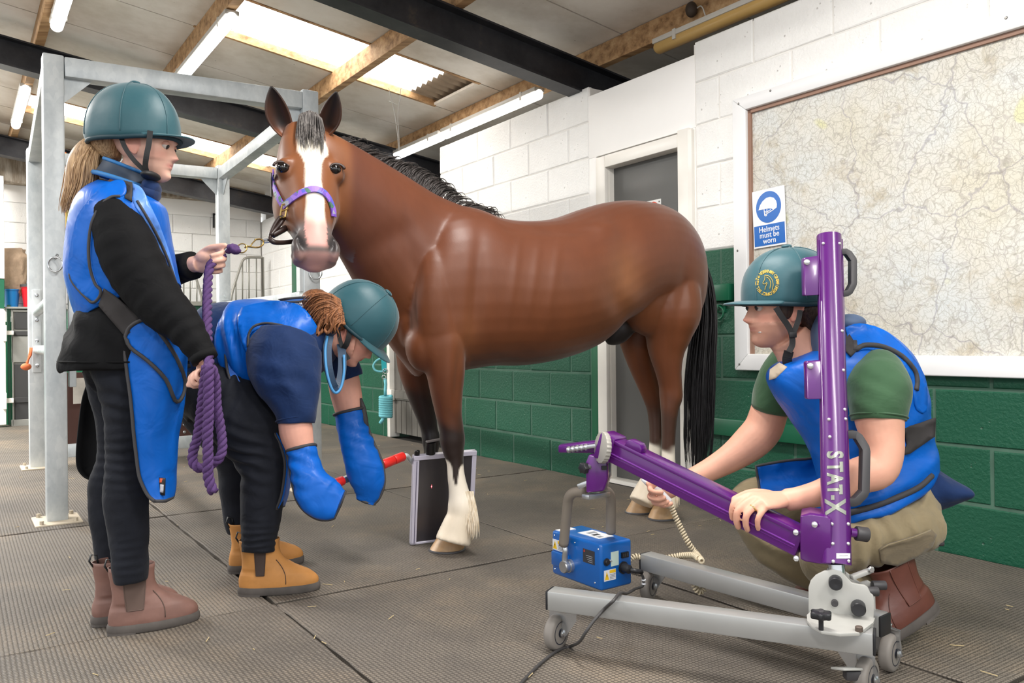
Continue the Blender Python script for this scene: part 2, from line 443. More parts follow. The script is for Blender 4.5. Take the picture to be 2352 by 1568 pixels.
# ------------------------------------------------------------------ back wall
UB = 10.9
bw = MB(); bw.box(R(UB+.12, -1.4, 1.9), U*.1, V*4.8, Z*1.95); wall_back = bw.build('wall_back', M_mortw); tag(wall_back, kind='structure')
Bb = lambda p: Matrix(((V.x, U.x, 0, p.x), (V.y, U.y, 0, p.y), (0, 0, 1, p.z), (0, 0, 0, 1)))
for k in range(5, 11):
    e = -6.0 + (.23 if k % 2 else 0)
    while e < 3.3:
        place_block(e, min(e+.46, 3.39), LV[k], LV[k+1], M_white, wall_back, Bb, lambda vv, zz: R(UB+random.uniform(-.002, .003), vv, zz), .004)
        e += .46
mb = MB(); mb.box(R(UB-.01, -1.4, .57), U*.03, V*4.7, Z*.6); mb.build('plaster', M_plasg, wall_back)
M_stain = NT('stained concrete'); _v = M_stain.coord('Object', (5, 5, .8)); M_stain.base(M_stain.ramp(M_stain.noise(_v, 1.6, 6, .7), [(.3, S(70, 54, 42)), (.5, S(140, 126, 108)), (.7, S(196, 186, 172))])); M_stain.set(Roughness=.9)
MB().box(R(UB+.015, -1.4, 2.645), U*.015, V*4.79, Z*.10).build('plaster', M_plas, wall_back)
tr = MB(); tr.box(R(UB-.06, -1.4, 2.98), U*.10, V*4.8, Z*.24); o = tr.build('trim_1', M_stain.m); tag(o, kind='structure')
# pilaster painted green, and the far wall of the room beyond the stable door
MB().box(R(9.47, VW-.03, .97), U*.09, V*.03, Z*.97).build('pilaster', M_gpaint, wall_right, bevel=.006)
o = MB().box(R(4.5, 6.1, 1.3), U*7, V*.08, Z*1.4).build('wall_outer', M_plas); tag(o, kind='structure')
o = MB().box(R(11.1, 4.8, 1.3), U*.08, V*1.3, Z*1.4).build('wall_far', M_plas); tag(o, kind='structure')
# ------------------------------------------------------------------ roof
SL = .136
K = 1.083
zr = lambda v: HCAM+1.815*K+SL*(3.3*K-v)
M_roof = NT('white roof lining'); _v = M_roof.coord('Object')
_c = M_roof.ramp(M_roof.noise(_v, 2.2, 5, .65), [(.3, S(206, 197, 182)), (.55, S(232, 226, 216)), (.8, S(242, 238, 230))])
_w = M_roof.n('ShaderNodeTexVoronoi', Scale=7.0); M_roof.l(_v, _w.inputs['Vector'])
_c = M_roof.mix(M_roof.mixf(M_roof.ramp(_w.outputs['Distance'], [(.02, (1, 1, 1)), (.05, (0, 0, 0))]), 0, .6), _c, S(96, 80, 62))
M_roof.base(_c); M_roof.set(Roughness=.55); M_roof = M_roof.m
def wood(name, a, b, c):
    t = NT(name); v = t.coord('Object', (1, 1, 1)); 
    mp = t.n('ShaderNodeMapping'); mp.inputs['Rotation'].default_value = (0, 0, -2.17); mp.inputs['Scale'].default_value = (.6, 9, 9)
    tc = t.n('ShaderNodeTexCoord'); t.l(tc.outputs['Object'], mp.inputs['Vector'])
    f = t.noise(mp.outputs['Vector'], 2.2, 6, .65)
    t.base(t.ramp(f, [(.3, a), (.5, b), (.72, c)])); t.set(Roughness=.75); t.bump(f, .2, .004); return t.m
M_purl = wood('weathered purlin', S(120, 88, 56), S(178, 140, 98), S(205, 172, 130))
M_steel = NT('dark painted steel'); _v = M_steel.coord('Object')
M_steel.base(M_steel.ramp(M_steel.noise(_v, 5, 6, .7), [(.35, S(30, 31, 36)), (.6, S(50, 50, 54)), (.78, S(84, 74, 64))])); M_steel.set(Roughness=.4, Metallic=.25); M_steel = M_steel.m
ceil = empty('ceiling', R(4, 0, 2.9), kind='structure')
JN = [K*(4.9-.65*k) for k in range(0, 12)][::-1] + [K*(4.9+.65*k) for k in range(1, 11)]
def roof_panel(u0, u1, v0, v1, m=M_roof, name='roof_panel', th=.02, lift=0.):
    ctr = R((u0+u1)/2, (v0+v1)/2, zr((v0+v1)/2)+th/2+lift); vd = (V-Z*SL)*((v1-v0)/2)
    return MB().box(ctr, U*((u1-u0)/2), vd, Z*(th/2)).build(name, m, ceil)
M_joint = mat('dark joint', S(92, 78, 64), .9)
for k in range(len(JN)-1):
    a, b = JN[k], JN[k+1]
    if b < -1.2: continue
    if abs(a-4.9*K) < .01: parts = [(-3.2, 1.36*K), (3.08*K, 6.2)]
    elif abs(a-8.15*K) < .01: parts = [(-3.2, .55*K), (2.9*K, 6.2)]
    else: parts = [(-3.2, 6.2)]
    for v0, v1 in parts: roof_panel(a+.006, b-.006, v0, v1)
mb = MB()
for a in JN:
    if a > -1.3: mb.box(R(a, 1.5, zr(1.5)+.014), U*.011, (V-Z*SL)*4.7, Z*.006)
mb.build('joint_strip', M_joint, ceil)
# corrugated skylights (lit from outside)
M_sky = emat('backlit translucent sheet', (1.0, .985, .95), SKY_E)
def corr(u0, u1, v0, v1, m, name, lift=.05):
    n = 44; vs = []
    for i in range(n+1):
        vv = v0+(v1-v0)*i/n; dz = lift+.02*math.sin(vv*2*PI/.075*1.0)
        dz = lift+.022*math.sin(i*PI/2)
        for uu in (u0, u1): vs.append(R(uu, vv, zr(vv)+dz))
    fs = [(2*i, 2*i+1, 2*i+3, 2*i+2) for i in range(n)]
    return MB().add(vs, fs).build(name, m, ceil)
def corr_u(u0, u1, v0, v1, m, name, lift=.06, pitch=.09):
    n = int((u1-u0)/pitch*4); vs = []
    for i in range(n+1):
        uu = u0+(u1-u0)*i/n; dz = lift+.022*(0, 1, 0, -1)[i % 4]
        for vv in (v0, v1): vs.append(R(uu, vv, zr(vv)+dz))
    return MB().add(vs, [(2*i, 2*i+1, 2*i+3, 2*i+2) for i in range(n)]).build(name, m, ceil, smooth=True)
M_fib = mat('weathered fibre cement', S(150, 132, 112), .9, var=.2)
corr_u(4.9*K, 5.55*K, 1.36*K, 2.90*K, M_sky, 'skylight'); corr_u(4.9*K, 5.55*K, 2.88*K, 3.24*K, M_fib, 'corrugated_sheet', .055)
corr_u(4.9*K, 5.55*K, 1.2*K, 1.42*K, M_fib, 'corrugated_sheet', .05)
corr_u(8.15*K, 8.8*K, .6*K, 2.8*K, M_sky, 'skylight')
for uu, v0, v1 in ((4.9*K, 1.3*K, 3.1*K), (5.55*K, 1.3*K, 3.1*K), (8.15*K, .5*K, 2.9*K), (8.8*K, .5*K, 2.9*K)):
    MB().box(R(uu, (v0+v1)/2, zr((v0+v1)/2)+.03), U*.014, (V-Z*SL)*((v1-v0)/2), Z*.035).build('skylight_curb', M_purl, ceil)
PV_ = [K*x for x in (3.3, 2.28, 1.34, .49, -.45, -1.4)] + [4.75]
for vv in PV_: MB().box(R(4.6, vv, zr(vv)-.07), U*6.4, V*.032, Z*.07).build('purlin', M_purl, ceil, bevel=.003, seg=1)
def rafter(u0, v0=-3.2, v1=6.0):
    mb = MB(); vd = (V-Z*SL)*((v1-v0)/2); vm = (v0+v1)/2; zt = zr(vm)-.141
    mb.box(R(u0, vm, zt-.006), U*.07, vd, Z*.006); mb.box(R(u0, vm, zt-.209), U*.07, vd, Z*.006); mb.box(R(u0, vm, zt-.107), U*.006, vd, Z*.1)
    mb.build('rafter', M_steel, ceil)
for uu in (1.1, 3.87*K, 6.49*K, 9.45*K): rafter(uu)
# ------------------------------------------------------------------ fluorescent fittings
M_tube = emat('lit tube diffuser', (1.0, .985, .96), TUBE_E)
M_off = mat('unlit yellowed diffuser', S(196, 160, 96), .3, var=.05); M_fit = mat('light fitting body', S(196, 192, 184), .4, var=.05)
def fitting(u0, u1, v, z, lab, lit=True, group=None, loc_v=None):
    u0, u1, v = u0*K, u1*K, v*K
    t = empty('fluorescent_light', R((u0+u1)/2, v, z), lab, 'light', group)
    MB().box(R((u0+u1)/2, v, z+.03), U*((u1-u0)/2), V*.045, Z*.016).build('housing', M_fit, t, bevel=.006)
    mb = MB(); mb.tube([R(u0-.01, v, z), R(u0+.012, v, z), R(u1-.012, v, z), R(u1+.01, v, z)], [.024, .04, .04, .024], 16); mb.build('diffuser', M_tube if lit else M_off, t, smooth=True)
    for uu in (u0+.18, u1-.18): MB().box(R(uu, v, z+.02), U*.012, V*.047, Z*.03).build('clip', M_fit, t)
    return t
zl = lambda v: zr(v*K)-.14-.055
fitting(4.36, 5.64, 3.23, zl(3.3)+.02, 'lit strip light above white block wall, nearer the black rafter')
fitting(5.68, 6.96, 3.23, zl(3.3)+.02, "lit strip light farther along, running behind the horse's mane")
fitting(4.80, 6.22, 1.34, zl(1.34), 'long lit strip light on the sloping roof beside the skylight')
fitting(4.6, 5.85, .54, zl(.49), 'lit strip light cut by the top left edge of the picture')
fitting(7.45, 8.75, .47, zl(.49)+.02, 'lit strip light at far left beyond the galvanised post')
ft = fitting(1.9/K, 3.53/K, 3.5/K, 2.648, 'unlit yellowed strip light on wooden purlin above the wall', lit=False)
mb = MB(); mb.ball(PV(1588, 22, 3.5), .035, .035, .045); mb.build('junction_box', mat('dark box', S(60, 48, 38), .7), ft, smooth=True)
mb = MB(); mb.tube([Vector(p) for p in crom([tuple(PV(*p)) for p in ((1590, 30, 3.52), (1610, 14, 3.51), (1622, 40, 3.53), (1640, 72, 3.58))], 5)], .004, 6); mb.build('flex', M_fit, ft, smooth=True)
# unseen area lamps added under the roof, out of frame, to brighten the room
for (uu, vv) in ((-1.2, 1.4), (-1.2, -.9), (3.2, -2.2), (6.8, -1.5), (9.2, -1.3), (1.6, 1.45)):
    la = bpy.data.lights.new('fill_lamp', 'AREA'); la.shape = 'RECTANGLE'; la.size = 1.5; la.size_y = .3; la.energy = 69 if uu < 5 or vv > 0 else 230; la.color = (1, .97, .93)
    lo = bpy.data.objects.new('fill_lamp', la); COL.objects.link(lo); lo.location = R(uu, vv, zr(vv)-.2); lo.rotation_euler = (0, 0, math.atan2(U.y, U.x))

# pale strings hanging from the skylight edge
mb = MB()
for a_ in (((893, 203), (905, 255), (912, 300), (916, 348)), ((921, 203), (914, 260), (916, 310), (918, 350)), ((893, 232), (914, 240), (921, 226))):
    mb.tube([Vector(q) for q in crom([tuple(W(x, y, 5.6)) for x, y in a_], 4)], .0022, 5)
o = mb.build('hanging_string', M_fit, smooth=True); tag(o, 'pale strings hanging from the skylight edge above the horse neck', 'string')
# ================================================================== FIXTURES
def galv_mat():
    t = NT('galvanised steel'); v = t.coord('Object', (1, 1, .6))
    vo = t.n('ShaderNodeTexVoronoi', Scale=38.0); t.l(v, vo.inputs['Vector'])
    f = t.noise(v, 4, 5, .7)
    c = t.ramp(f, [(.3, S(176, 183, 186)), (.55, S(208, 213, 214)), (.8, S(228, 231, 230))])
    c = t.mix(t.mixf(vo.outputs['Color'], -.05, .22), c, S(150, 160, 168))
    t.base(c); t.set(Metallic=.15, Roughness=.42); return t.m
M_galv = galv_mat()
M_chrome = mat('bright zinc', S(200, 202, 204), .22, .9, var=.04)
M_brown = mat('brown board', S(74, 44, 36), .5, var=.18, vs=5, sc=(1, 1, .3))
M_base = mat('dusty base plate', S(190, 178, 158), .6, .2, var=.12)
# ------------------------------------------------------------------ horse stocks
pA, pB = G(131, 1197), G(86, 1074); pD = pA+V*1.34; pC = pB+V*1.34
st = empty('horse_stocks', (pA+pC)/2, 'galvanised square-tube examination stocks behind the two women', 'stocks')
st.location = (pA+pC)/2*1.0
def post(p, h, w=.095):
    mb = MB(); mb.box(p+Z*(h/2), U*(w/2), V*(w/2), Z*(h/2)); o = mb.build('post', M_galv, st, bevel=.008)
    m2 = MB(); m2.box(p+Z*.006, U*.13, V*.105, Z*.006); m2.build('base_plate', M_base, o, bevel=.004)
    mb = MB()
    for a in (-1, 1):
        for b in (-1, 1): mb.cyl(p+U*(.105*a)+V*(.075*b)+Z*.01, p+U*(.105*a)+V*(.075*b)+Z*.03, .011, 6)
    mb.build('bolt', M_base, o)
    return o
oA, oB, oC, oD = post(pA, 2.36), post(pB, 2.33, .10), post(pC, 2.36), post(pD, 2.40, .10)
def rail(a, b, za, zb, name='rail', w=.08, h=.08, m=M_galv):
    return MB().bar(a+Z*za, b+Z*zb, w, h).build(name, m, st, bevel=.006)
rail(pA+V*.05, pD-V*.05, 2.305, 2.335, 'top_rail', .095, .10); rail(pC+U*-.05, pD+U*.05, 2.29, 2.30, 'top_rail', .085, .09)
rail(pB+V*.05, pC-V*.05, 2.27, 2.29, 'top_rail', .09, .09); rail(pA+U*.05, pB-U*.05, 2.30, 2.27, 'top_rail', .085, .09)
# corner gussets
for p, d, z in ((pA, V, 2.255), (pD, -V, 2.285), (pC, -V, 2.245), (pC, -U, 2.245), (pB, V, 2.225)):
    a = p+d*.045+Z*z; MB().prism([a, a+d*.13, a-Z*.13], (d.cross(Z))*.006).build('gusset', M_galv, st, fix=True)
rail(pC-U*.05, pD+U*.05, 1.205, 1.175, 'side_rail', .07, .06)
rail(pB+V*.05, pC-V*.05, .11, .11, 'bottom_rail', .05, .10)
mb = MB(); mb.box((pB+pC)/2+Z*.42, V*.61, U*.012, Z*.27); mb.build('kick_board', M_brown, st)
mb = MB(); 
for i in range(4):
    c = pB+V*(.42+.3*i)+Z*.19
    for dz in (0, .06): mb.lathe(c+Z*dz-U*.012, -U, [(0, .012), (.006, .012), (.008, .006)], 10)
mb.build('bolt_head', M_chrome, st)
for z0 in (1.137, .865):
    mb = MB(); mb.tube([pA+Z*z0+U*.06, pB+Z*z0-U*.10, pB+Z*z0-U*.055], [.03]*3, 14); mb.build('side_bar', M_galv, st, smooth='auto')
mb = MB(); mb.box(pB+Z*1.0-U*.058, V*.028, U*.008, Z*.30); mb.build('bracket', M_galv, st, bevel=.004)
mb = MB()
for z0 in (1.26, 1.08, .93, .75): mb.lathe(pB+Z*z0-U*.064, -U, [(0, .014), (.012, .014), (.016, .008)], 6)
mb.build('bolt', M_chrome, st)
mb = MB(); c = pA+V*.075; mb.box(c+Z*.98, V*.016, U*.03, Z*.30); mb.build('hinge_channel', M_galv, st, bevel=.004)
mb = MB(); mb.box(W(604/1, 0, 1)*0+pC-U*.053+Z*1.28, V*.028, U*.004, Z*.03); mb.lathe(pC-U*.058+Z*1.285, -U, [(0, .014), (.01, .012)], 8); mb.build('clamp', M_galv, st)
mb = MB(); mb.box(pD-V*.058+Z*1.29, V*.012, U*.03, Z*.09); mb.build('bracket', M_galv, st)
# tether rings
for p, px, py, who in ((pA, 127, 607, 'front'), (pD, 725, 627, 'rear')):
    c = W(px, py, p.y-.062)
    mb = MB(); mb.tube(arc(c, Vector((1, 0, 0)), Z, .036, 0, 2*PI*31/32, 32), .0045, 8, closed=True); mb.build('tether_ring', M_chrome, st, smooth=True)
    mb = MB(); mb.tube([c+Z*.03, c+Z*.05+Vector((0, .02, 0))], .007, 8); mb.build('ring_eye', M_chrome, st, smooth=True)
# paper notice clipped to the board
mb = MB(); p = W(186, 897, pB.y-.05+.12); mb.box(p, V*.052, U*.001, Z*.095); o = mb.build('paper_notice', mat('creased paper', S(196, 190, 180), .7, var=.1, vs=20)); tag(o, 'crumpled white paper notice hanging on the brown kick board', 'notice')
# hanging twines and ropes on the stocks
M_orange = mat('orange twine', S(226, 118, 72), .8, var=.15); M_yellow = mat('yellow twine', S(226, 206, 84), .8, var=.1)
mb = MB()
for k in range(2): mb.tube([W(x+k*3+random.uniform(-1, 1), y, 6.2) for x, y in ((147, 350), (148, 400), (147, 450), (149, 500), (147, 550), (150, 600), (146, 640))], .006, 6)
o = mb.build('baler_twine', M_orange, smooth=True); tag(o, 'long orange twine hanging behind the front galvanised post', 'twine')
mb = MB()
for k in range(3):
    mb.tube([Vector(q) for q in crom([tuple(W(x+k*2.5, y, 6.1)) for x, y in ((147, 352), (154, 372+6*k), (158, 420), (154, 445), (152, 500), (153, 560), (151, 590), (158, 606), (152, 618))], 4)], .0035, 5)
o = mb.build('baler_twine', M_yellow, smooth=True); tag(o, 'yellow twine hanging by the ponytail behind the post', 'twine')
mb = MB()
for k in range(4): mb.tube([W(70+k, 798, 5.7), W(67+k*1.5, 815, 5.7), W(64-k, 832, 5.69), W(60+k*2, 842, 5.69)], .007, 6)
mb.ball(W(60, 842, 5.69), .035, .03, .025)
for k in range(8): mb.tube([W(60, 842, 5.69), W(60+random.uniform(-14, 10), 842+random.uniform(-8, 10), 5.68)], .005, 5)
o = mb.build('baler_twine', M_orange, smooth=True); tag(o, 'knotted tuft of orange twine tied to the stocks bracket', 'twine')
# ------------------------------------------------------------------ stable front at the back
US = 10.62
M_black = mat('black rubber panel', S(54, 54, 54), .6); M_gfr = mat('grey painted frame', S(138, 138, 132), .5)
sd = empty('stable_door', PU(60, 975, US), 'grey framed half door with black panels at far left', 'door')
def quadU(x0, y0, x1, y1, u0, th, name, m, par, bev=.004):
    a = PU(x0, y0, u0); b = PU(x1, y1, u0); ua, va, za = uvz(a); ub, vb, zb = uvz(b)
    return MB().box(R(u0+th/2, (va+vb)/2, (za+zb)/2), V*(abs(vb-va)/2), U*(th/2), Z*(abs(zb-za)/2)).build(name, m, par, bevel=bev, seg=1)
quadU(26, 712, 150, 978, US+.02, .03, 'panel_backing', M_gfr, sd)
for nm, x0, y0, x1, y1 in (('stile', 26, 711, 33, 978), ('rail', 26, 711, 150, 717), ('rail', 26, 772, 150, 830), ('rail', 26, 964, 150, 978)): quadU(x0, y0, x1, y1, US, .03, nm, M_gfr, sd)
for x0, y0, x1, y1 in ((33, 717, 72, 756), (33, 836, 72, 962)): quadU(x0, y0, x1, y1, US+.008, .02, 'panel', M_black, sd, .006)
for y in (765, 918): quadU(33, y-5, 80, y+5, US-.01, .008, 'strap_hinge', M_black, sd, .003)
for y in (764, 920):
    o = quadU(7, y-18, 16, y+20, US-.11, .04, 'hinge_plate', M_cream, sd); quadU(10, y-5, 32, y+5, US-.06, .06, 'hinge_pin', M_cream, sd)
quadU(-14, 712, 15, 975, US-.07, .08, 'door_post', M_cream, sd); 
o = quadU(16, 700, 27, 975, US+.04, .10, 'trim_2', M_gpaint, None); tag(o, kind='structure')
o = quadU(-30, 400, 11, 640, US-.05, .10, 'trim_3', M_plas, None); tag(o, kind='structure')
o = quadU(-30, 640, 11, 708, US-.05, .10, 'trim_4', M_gpaint, None); tag(o, kind='structure')
o = quadU(11, 704, 200, 711, US-.02, .30, 'trim_5', M_gfr, None); tag(o, kind='structure')
o = quadU(150, 711, 420, 1000, US+.02, .08, 'trim_6', M_gpaint, None); tag(o, kind='structure')
zs = uvz(PU(40, 704, US))[2]
def bucket(px, w, h, col, lab, dd=.14, rim=None):
    a = PU(px, 700, US+dd); u, v, _ = uvz(a); c = R(u, v, zs)
    t = empty('bucket', c, lab, 'bucket', None); m = mat('bucket plastic', S(*col), .4, var=.05)
    mb = MB(); mb.lathe(c, Z, [(0, w*.78), (h*.93, w*.97), (h*.93, w*1.05), (h, w*1.05), (h, w*.95), (.02, w*.72)], 24); mb.build('bucket_body', m, t, smooth='auto')
    if rim: MB().lathe(c+Z*(h-.01), Z, [(0, w*1.07), (.03, w*1.07), (.03, w*.9), (.012, w*.9)], 24).build('rim', rim, t)
    mb = MB(); mb.tube([c+V*(w*math.cos(a))+U*.0-U*(w*.55*math.sin(a))+Z*(h*.98-.05*math.sin(a)) for a in [PI*i/12 for i in range(13)]], .004, 5); mb.build('handle', M_galv, t, smooth=True)
    return t
bucket(27, .082, .20, (20, 132, 206), 'bright blue bucket on the ledge above the grey half door')
bucket(77, .125, .235, (200, 22, 32), 'red bucket with black rim on the ledge behind the galvanised posts', .10, M_black)
bucket(168, .07, .255, (62, 76, 112), 'dark blue bucket showing between post and black jacket')
# crumpled paper sack standing in the blue bucket
u, v, _ = uvz(PU(31, 650, US+.15)); mb = MB(); rings = []
for i in range(15):
    t = i/14; r = .055+.062*math.sin(min(1, t*1.6)*PI/2)-(.035 if t > .9 else 0); ring = []
    for k in range(36):
        a = 2*PI*k/36; q = R(u, v, zs+.13+.53*t)
        f = 1+.28*mnoise.noise(Vector((math.cos(a)*2.6, math.sin(a)*2.6, t*6)))
        ring.append(q+V*(r*1.25*f*math.cos(a))+U*(r*.8*f*math.sin(a))+Z*(.02*mnoise.noise(Vector((a, t*3, 4)))))
    rings.append(ring)
mb.loft(rings); o = mb.build('paper_sack', mat('brown paper', S(172, 148, 124), .8, var=.15, vs=14, bump=.5, bs=22, bd=.02), smooth=True); tag(o, 'crumpled brown paper sack standing in the blue bucket', 'sack')
# anti-weave bar grille
UG = 10.5
gr = empty('stable_grille', PU(500, 700, UG), 'pair of white-grey curved bar grilles at the stable front beyond the lead rope', 'grille')
M_bar = mat('weathered bar', S(150, 148, 140), .4, .3)
for mir in (1, -1):
    X = lambda x: 497+mir*(x-497)
    mb = MB(); mb.tube([Vector(q) for q in crom([tuple(PU(X(x), y, UG)) for x, y in ((530, 694), (534, 670), (548, 625), (556, 602), (562, 594), (572, 591), (590, 591), (604, 591))], 4)]+[PU(X(605), 694, UG)], .016, 8); mb.build('frame', M_bar, gr, smooth=True)
    for x, y in ((542, 645), (557, 601), (572, 592), (589, 592)):
        MB().cyl(PU(X(x), y, UG), PU(X(x), 696, UG), .009, 6).build('bar', M_bar, gr, smooth=True)
mb = MB(); mb.bar(PU(385, 697, UG), PU(608, 697, UG), .05, .05); mb.build('sill_rail', M_bar, gr)
o = MB().bar(PU(300, 850, UG+.05), PU(608, 850, UG+.05), .06, 1.62).build('trim_7', M_gpaint); tag(o, kind='structure')
# dark little bracket on the back wall
mb = MB(); mb.bar(PU(491, 490, UB-.02), PU(491, 523, UB-.02), .02, .02, V); mb.bar(PU(489, 492, UB-.02), PU(512, 492, UB-.02), .02, .02); o = mb.build('wall_bracket', M_steel); tag(o, 'small dark iron bracket on the white back wall by the post', 'bracket')
# ------------------------------------------------------------------ map board
mb_e = empty('map_board', R(1.6, 3.37, 1.43), 'huge framed road map mounted on the white and green block wall', 'map')
u0, u1, z0, z1, wf = 2.843, .35, .729, 2.14, .085
M_frame = mat('white moulded frame', S(236, 236, 236), .35, var=.02)
def mitre(a, b, c, d):
    MB().prism([R(q[0], VW-.045, q[1]) for q in (a, b, c, d)], V*.04).build('frame_side', M_frame, mb_e, bevel=.006)
ui0, ui1, zi0, zi1 = u0-wf, u1+wf, z0+wf, z1-wf+.015
mitre((u0, z1), (u1, z1), (ui1, zi1), (ui0, zi1)); mitre((u0, z0), (ui0, zi0), (ui1, zi0), (u1, z0))
mitre((u0, z0), (u0, z1), (ui0, zi1), (ui0, zi0)); mitre((u1, z0), (ui1, zi0), (ui1, zi1), (u1, z1))
M_lath = mat('brown inner edge', S(150, 116, 98), .6)
mb = MB()
mb.box(R(ui0-.009, VW-.012, (zi0+zi1)/2), U*.009, V*.012, Z*((zi1-zi0)/2)); mb.box(R((ui0+ui1)/2, VW-.012, zi1-.009), U*((ui0-ui1)/2), V*.012, Z*.009)
mb.build('inner_lath', M_lath, mb_e)
def map_mat():
    t = NT('printed road map'); v = t.coord('Object')
    c = t.ramp(t.noise(v, 2.4, 4), [(.3, S(212, 206, 188)), (.5, S(216, 213, 204)), (.7, S(212, 216, 216))])
    n = t.noise(v, 5, 5, .7); c = t.mix(t.mixf(t.ramp(n, [(.55, (0, 0, 0)), (.68, (1, 1, 1))]), 0, .75), c, S(186, 174, 150))
    ye = t.noise(v, 3.3, 1); c = t.mix(t.mixf(t.ramp(ye, [(.70, (0, 0, 0)), (.72, (1, 1, 1))]), 0, .6), c, S(216, 214, 150))
    wv = t.n('ShaderNodeTexNoise', Scale=9.0, Detail=3.0); t.l(v, wv.inputs['Vector'])
    add = t.n('ShaderNodeVectorMath', _operation='MULTIPLY_ADD'); t.l(wv.outputs['Color'], add.inputs[0]); add.inputs[1].default_value = (.12, .12, .12); t.l(v, add.inputs[2])
    for sc, w, col, k in ((2.1, .009, S(112, 104, 128), .42), (7.5, .022, S(132, 120, 122), .30), (21, .05, S(140, 132, 118), .34), (55, .08, S(146, 146, 128), .30)):
        vo = t.n('ShaderNodeTexVoronoi', Scale=sc, _feature='DISTANCE_TO_EDGE'); t.l(add.outputs[0], vo.inputs['Vector'])
        ln = t.ramp(vo.outputs['Distance'], [(w*.35, (1, 1, 1)), (w, (0, 0, 0))])
        c = t.mix(t.mixf(ln, 0, k), c, col)
    sp = t.noise(v, 85, 3); c = t.mix(t.mixf(t.ramp(sp, [(.6, (0, 0, 0)), (.7, (1, 1, 1))]), 0, .35), c, S(120, 110, 100))
    t.base(c); t.set(Roughness=.65); t.bump(t.noise(v, 6, 2), .06, .01); return t.m
me = MB(); n = 24; vs = []
for i in range(n+1):
    for j in range(n+1):
        uu = ui0+(ui1-ui0)*i/n; zz = zi0+(zi1-zi0)*j/n
        vs.append(R(uu, VW-.010-.003*mnoise.noise(Vector((uu*4, zz*4, 0))), zz))
me.add(vs, [(i*(n+1)+j, (i+1)*(n+1)+j, (i+1)*(n+1)+j+1, i*(n+1)+j+1) for i in range(n) for j in range(n)])
me.build('map_sheet', map_mat(), mb_e, smooth=True)
mb = MB()
for uu, zz in ((2.80, 2.11), (2.60, 2.125), (1.5, 2.12), (2.81, .76), (2.815, 1.35)): mb.lathe(R(uu, VW-.046, zz), -V, [(0, .006), (.002, .004)], 10)
mb.build('frame_screw', mat('screw head', S(120, 118, 114), .3, .8, var=0), mb_e)
# ------------------------------------------------------------------ helmets sign
hs = empty('safety_sign', PV(1769, 500, VW-.02), 'blue and white safety sign reading Helmets must be worn on the map', 'sign')
o0 = PV(1733, 572, VW-.018); tr_ = PV(1806, 428, VW-.018)
ex = -U; rot = .0
uo, _, zo = uvz(o0); uo2, _, zo2 = uvz(tr_)
SWd, SHt = abs(uo2-uo), .292
ex = (-U*1+Z*.035).normalized(); ey = (Z+U*.035).normalized(); N_ = -V
def sp(x, y, d=0.): return o0+ex*(x*SWd)+ey*(y*SHt)+N_*d
M_sw = mat('sign white', S(238, 238, 240), .35, var=0); M_sb = mat('sign blue', S(10, 100, 186), .35, var=0)
def flat(pts, d, m, name, th=.0012): return MB().prism([sp(x, y, d) for x, y in pts], N_*th).build(name, m, hs, fix=True)
flat([(0, 0), (1, 0), (1, 1), (0, 1)], 0, M_sw, 'plate', .003)
flat([(.03, .03), (.97, .03), (.97, .385), (.03, .385)], .0032, M_sb, 'text_band')
flat([(.5+.385*math.cos(2*PI*k/48), .685+.272*math.sin(2*PI*k/48)) for k in range(48)], .0032, M_sb, 'disc')
hp = [(.16, .66), (.20, .665), (.25, .74), (.33, .80), (.45, .845), (.57, .85), (.68, .82), (.75, .76), (.77, .70), (.76, .645), (.70, .625), (.66, .615), (.61, .64), (.52, .655), (.36, .66)]
flat(hp, .0046, M_sw, 'helmet_symbol')
mb = MB()
for pts in (((.37, .66), (.38, .55), (.42, .535), (.45, .55), (.44, .60), (.37, .62)), ((.46, .655), (.45, .60), (.58, .63)), ((.44, .60), (.47, .575), (.66, .62)), ((.38, .6), (.40, .56), (.44, .555), (.45, .6))):
    P = [sp(x, y, .005) for x, y in pts]
    for a, b in zip(P, P[1:]): mb.bar(a, b, .0012, .004, up=(b-a).cross(N_))
mb.build('strap_symbol', M_sw, hs)
for s_, y in (('Helmets', .305), ('must be', .205), ('worn', .105)):
    link('lettering', text_mesh(s_, .040, sp(.5, y, .0048), ex, ey, .0004, squash=.92, bold=.0003), M_sw, hs)
# ------------------------------------------------------------------ green rails and tie ring on the wall
for z in (1.14, .425):
    o = MB().box(R(3.005 if z > 1 else 2.72, VW-.025, z), U*(.13 if z > 1 else .42), V*.025, Z*.045).build('wall_rail', M_gpaint, bevel=.006)
    tag(o, 'upper green timber rail on the wall by the tail, behind the cap peak' if z > 1 else 'lower green timber rail on the wall behind the crouching man', 'rail')
rg = empty('tie_ring', PV(1650, 720, VW), 'green painted tie ring under the upper wall rail beside the tail', 'ring')
c = PV(1650, 718, VW-.03)
mb = MB(); mb.tube(arc(c, -U, Z, .034, 0, 2*PI*27/28, 28), .006, 8, closed=True); mb.build('ring', M_gpaint, rg, smooth=True)
MB().box(c+Z*.03+V*.022, U*.03, V*.006, Z*.03).build('plate', M_gpaint, rg, bevel=.003); mb = MB(); mb.tube([c+Z*.036+V*.02, c+Z*.036-V*.008], .009, 8); mb.build('staple', M_gpaint, rg)
mb = MB()
for k in range(5): mb.tube([c-Z*.03, c-Z*.04+U*(.02+.008*k), c-Z*(.075+.012*k)+U*(.03+.006*random.random())], .003, 5)
o = mb.build('twine_tuft', mat('pink twine', S(222, 132, 160), .8), smooth=True); tag(o, 'tuft of pink twine looped through the green tie ring', 'twine')
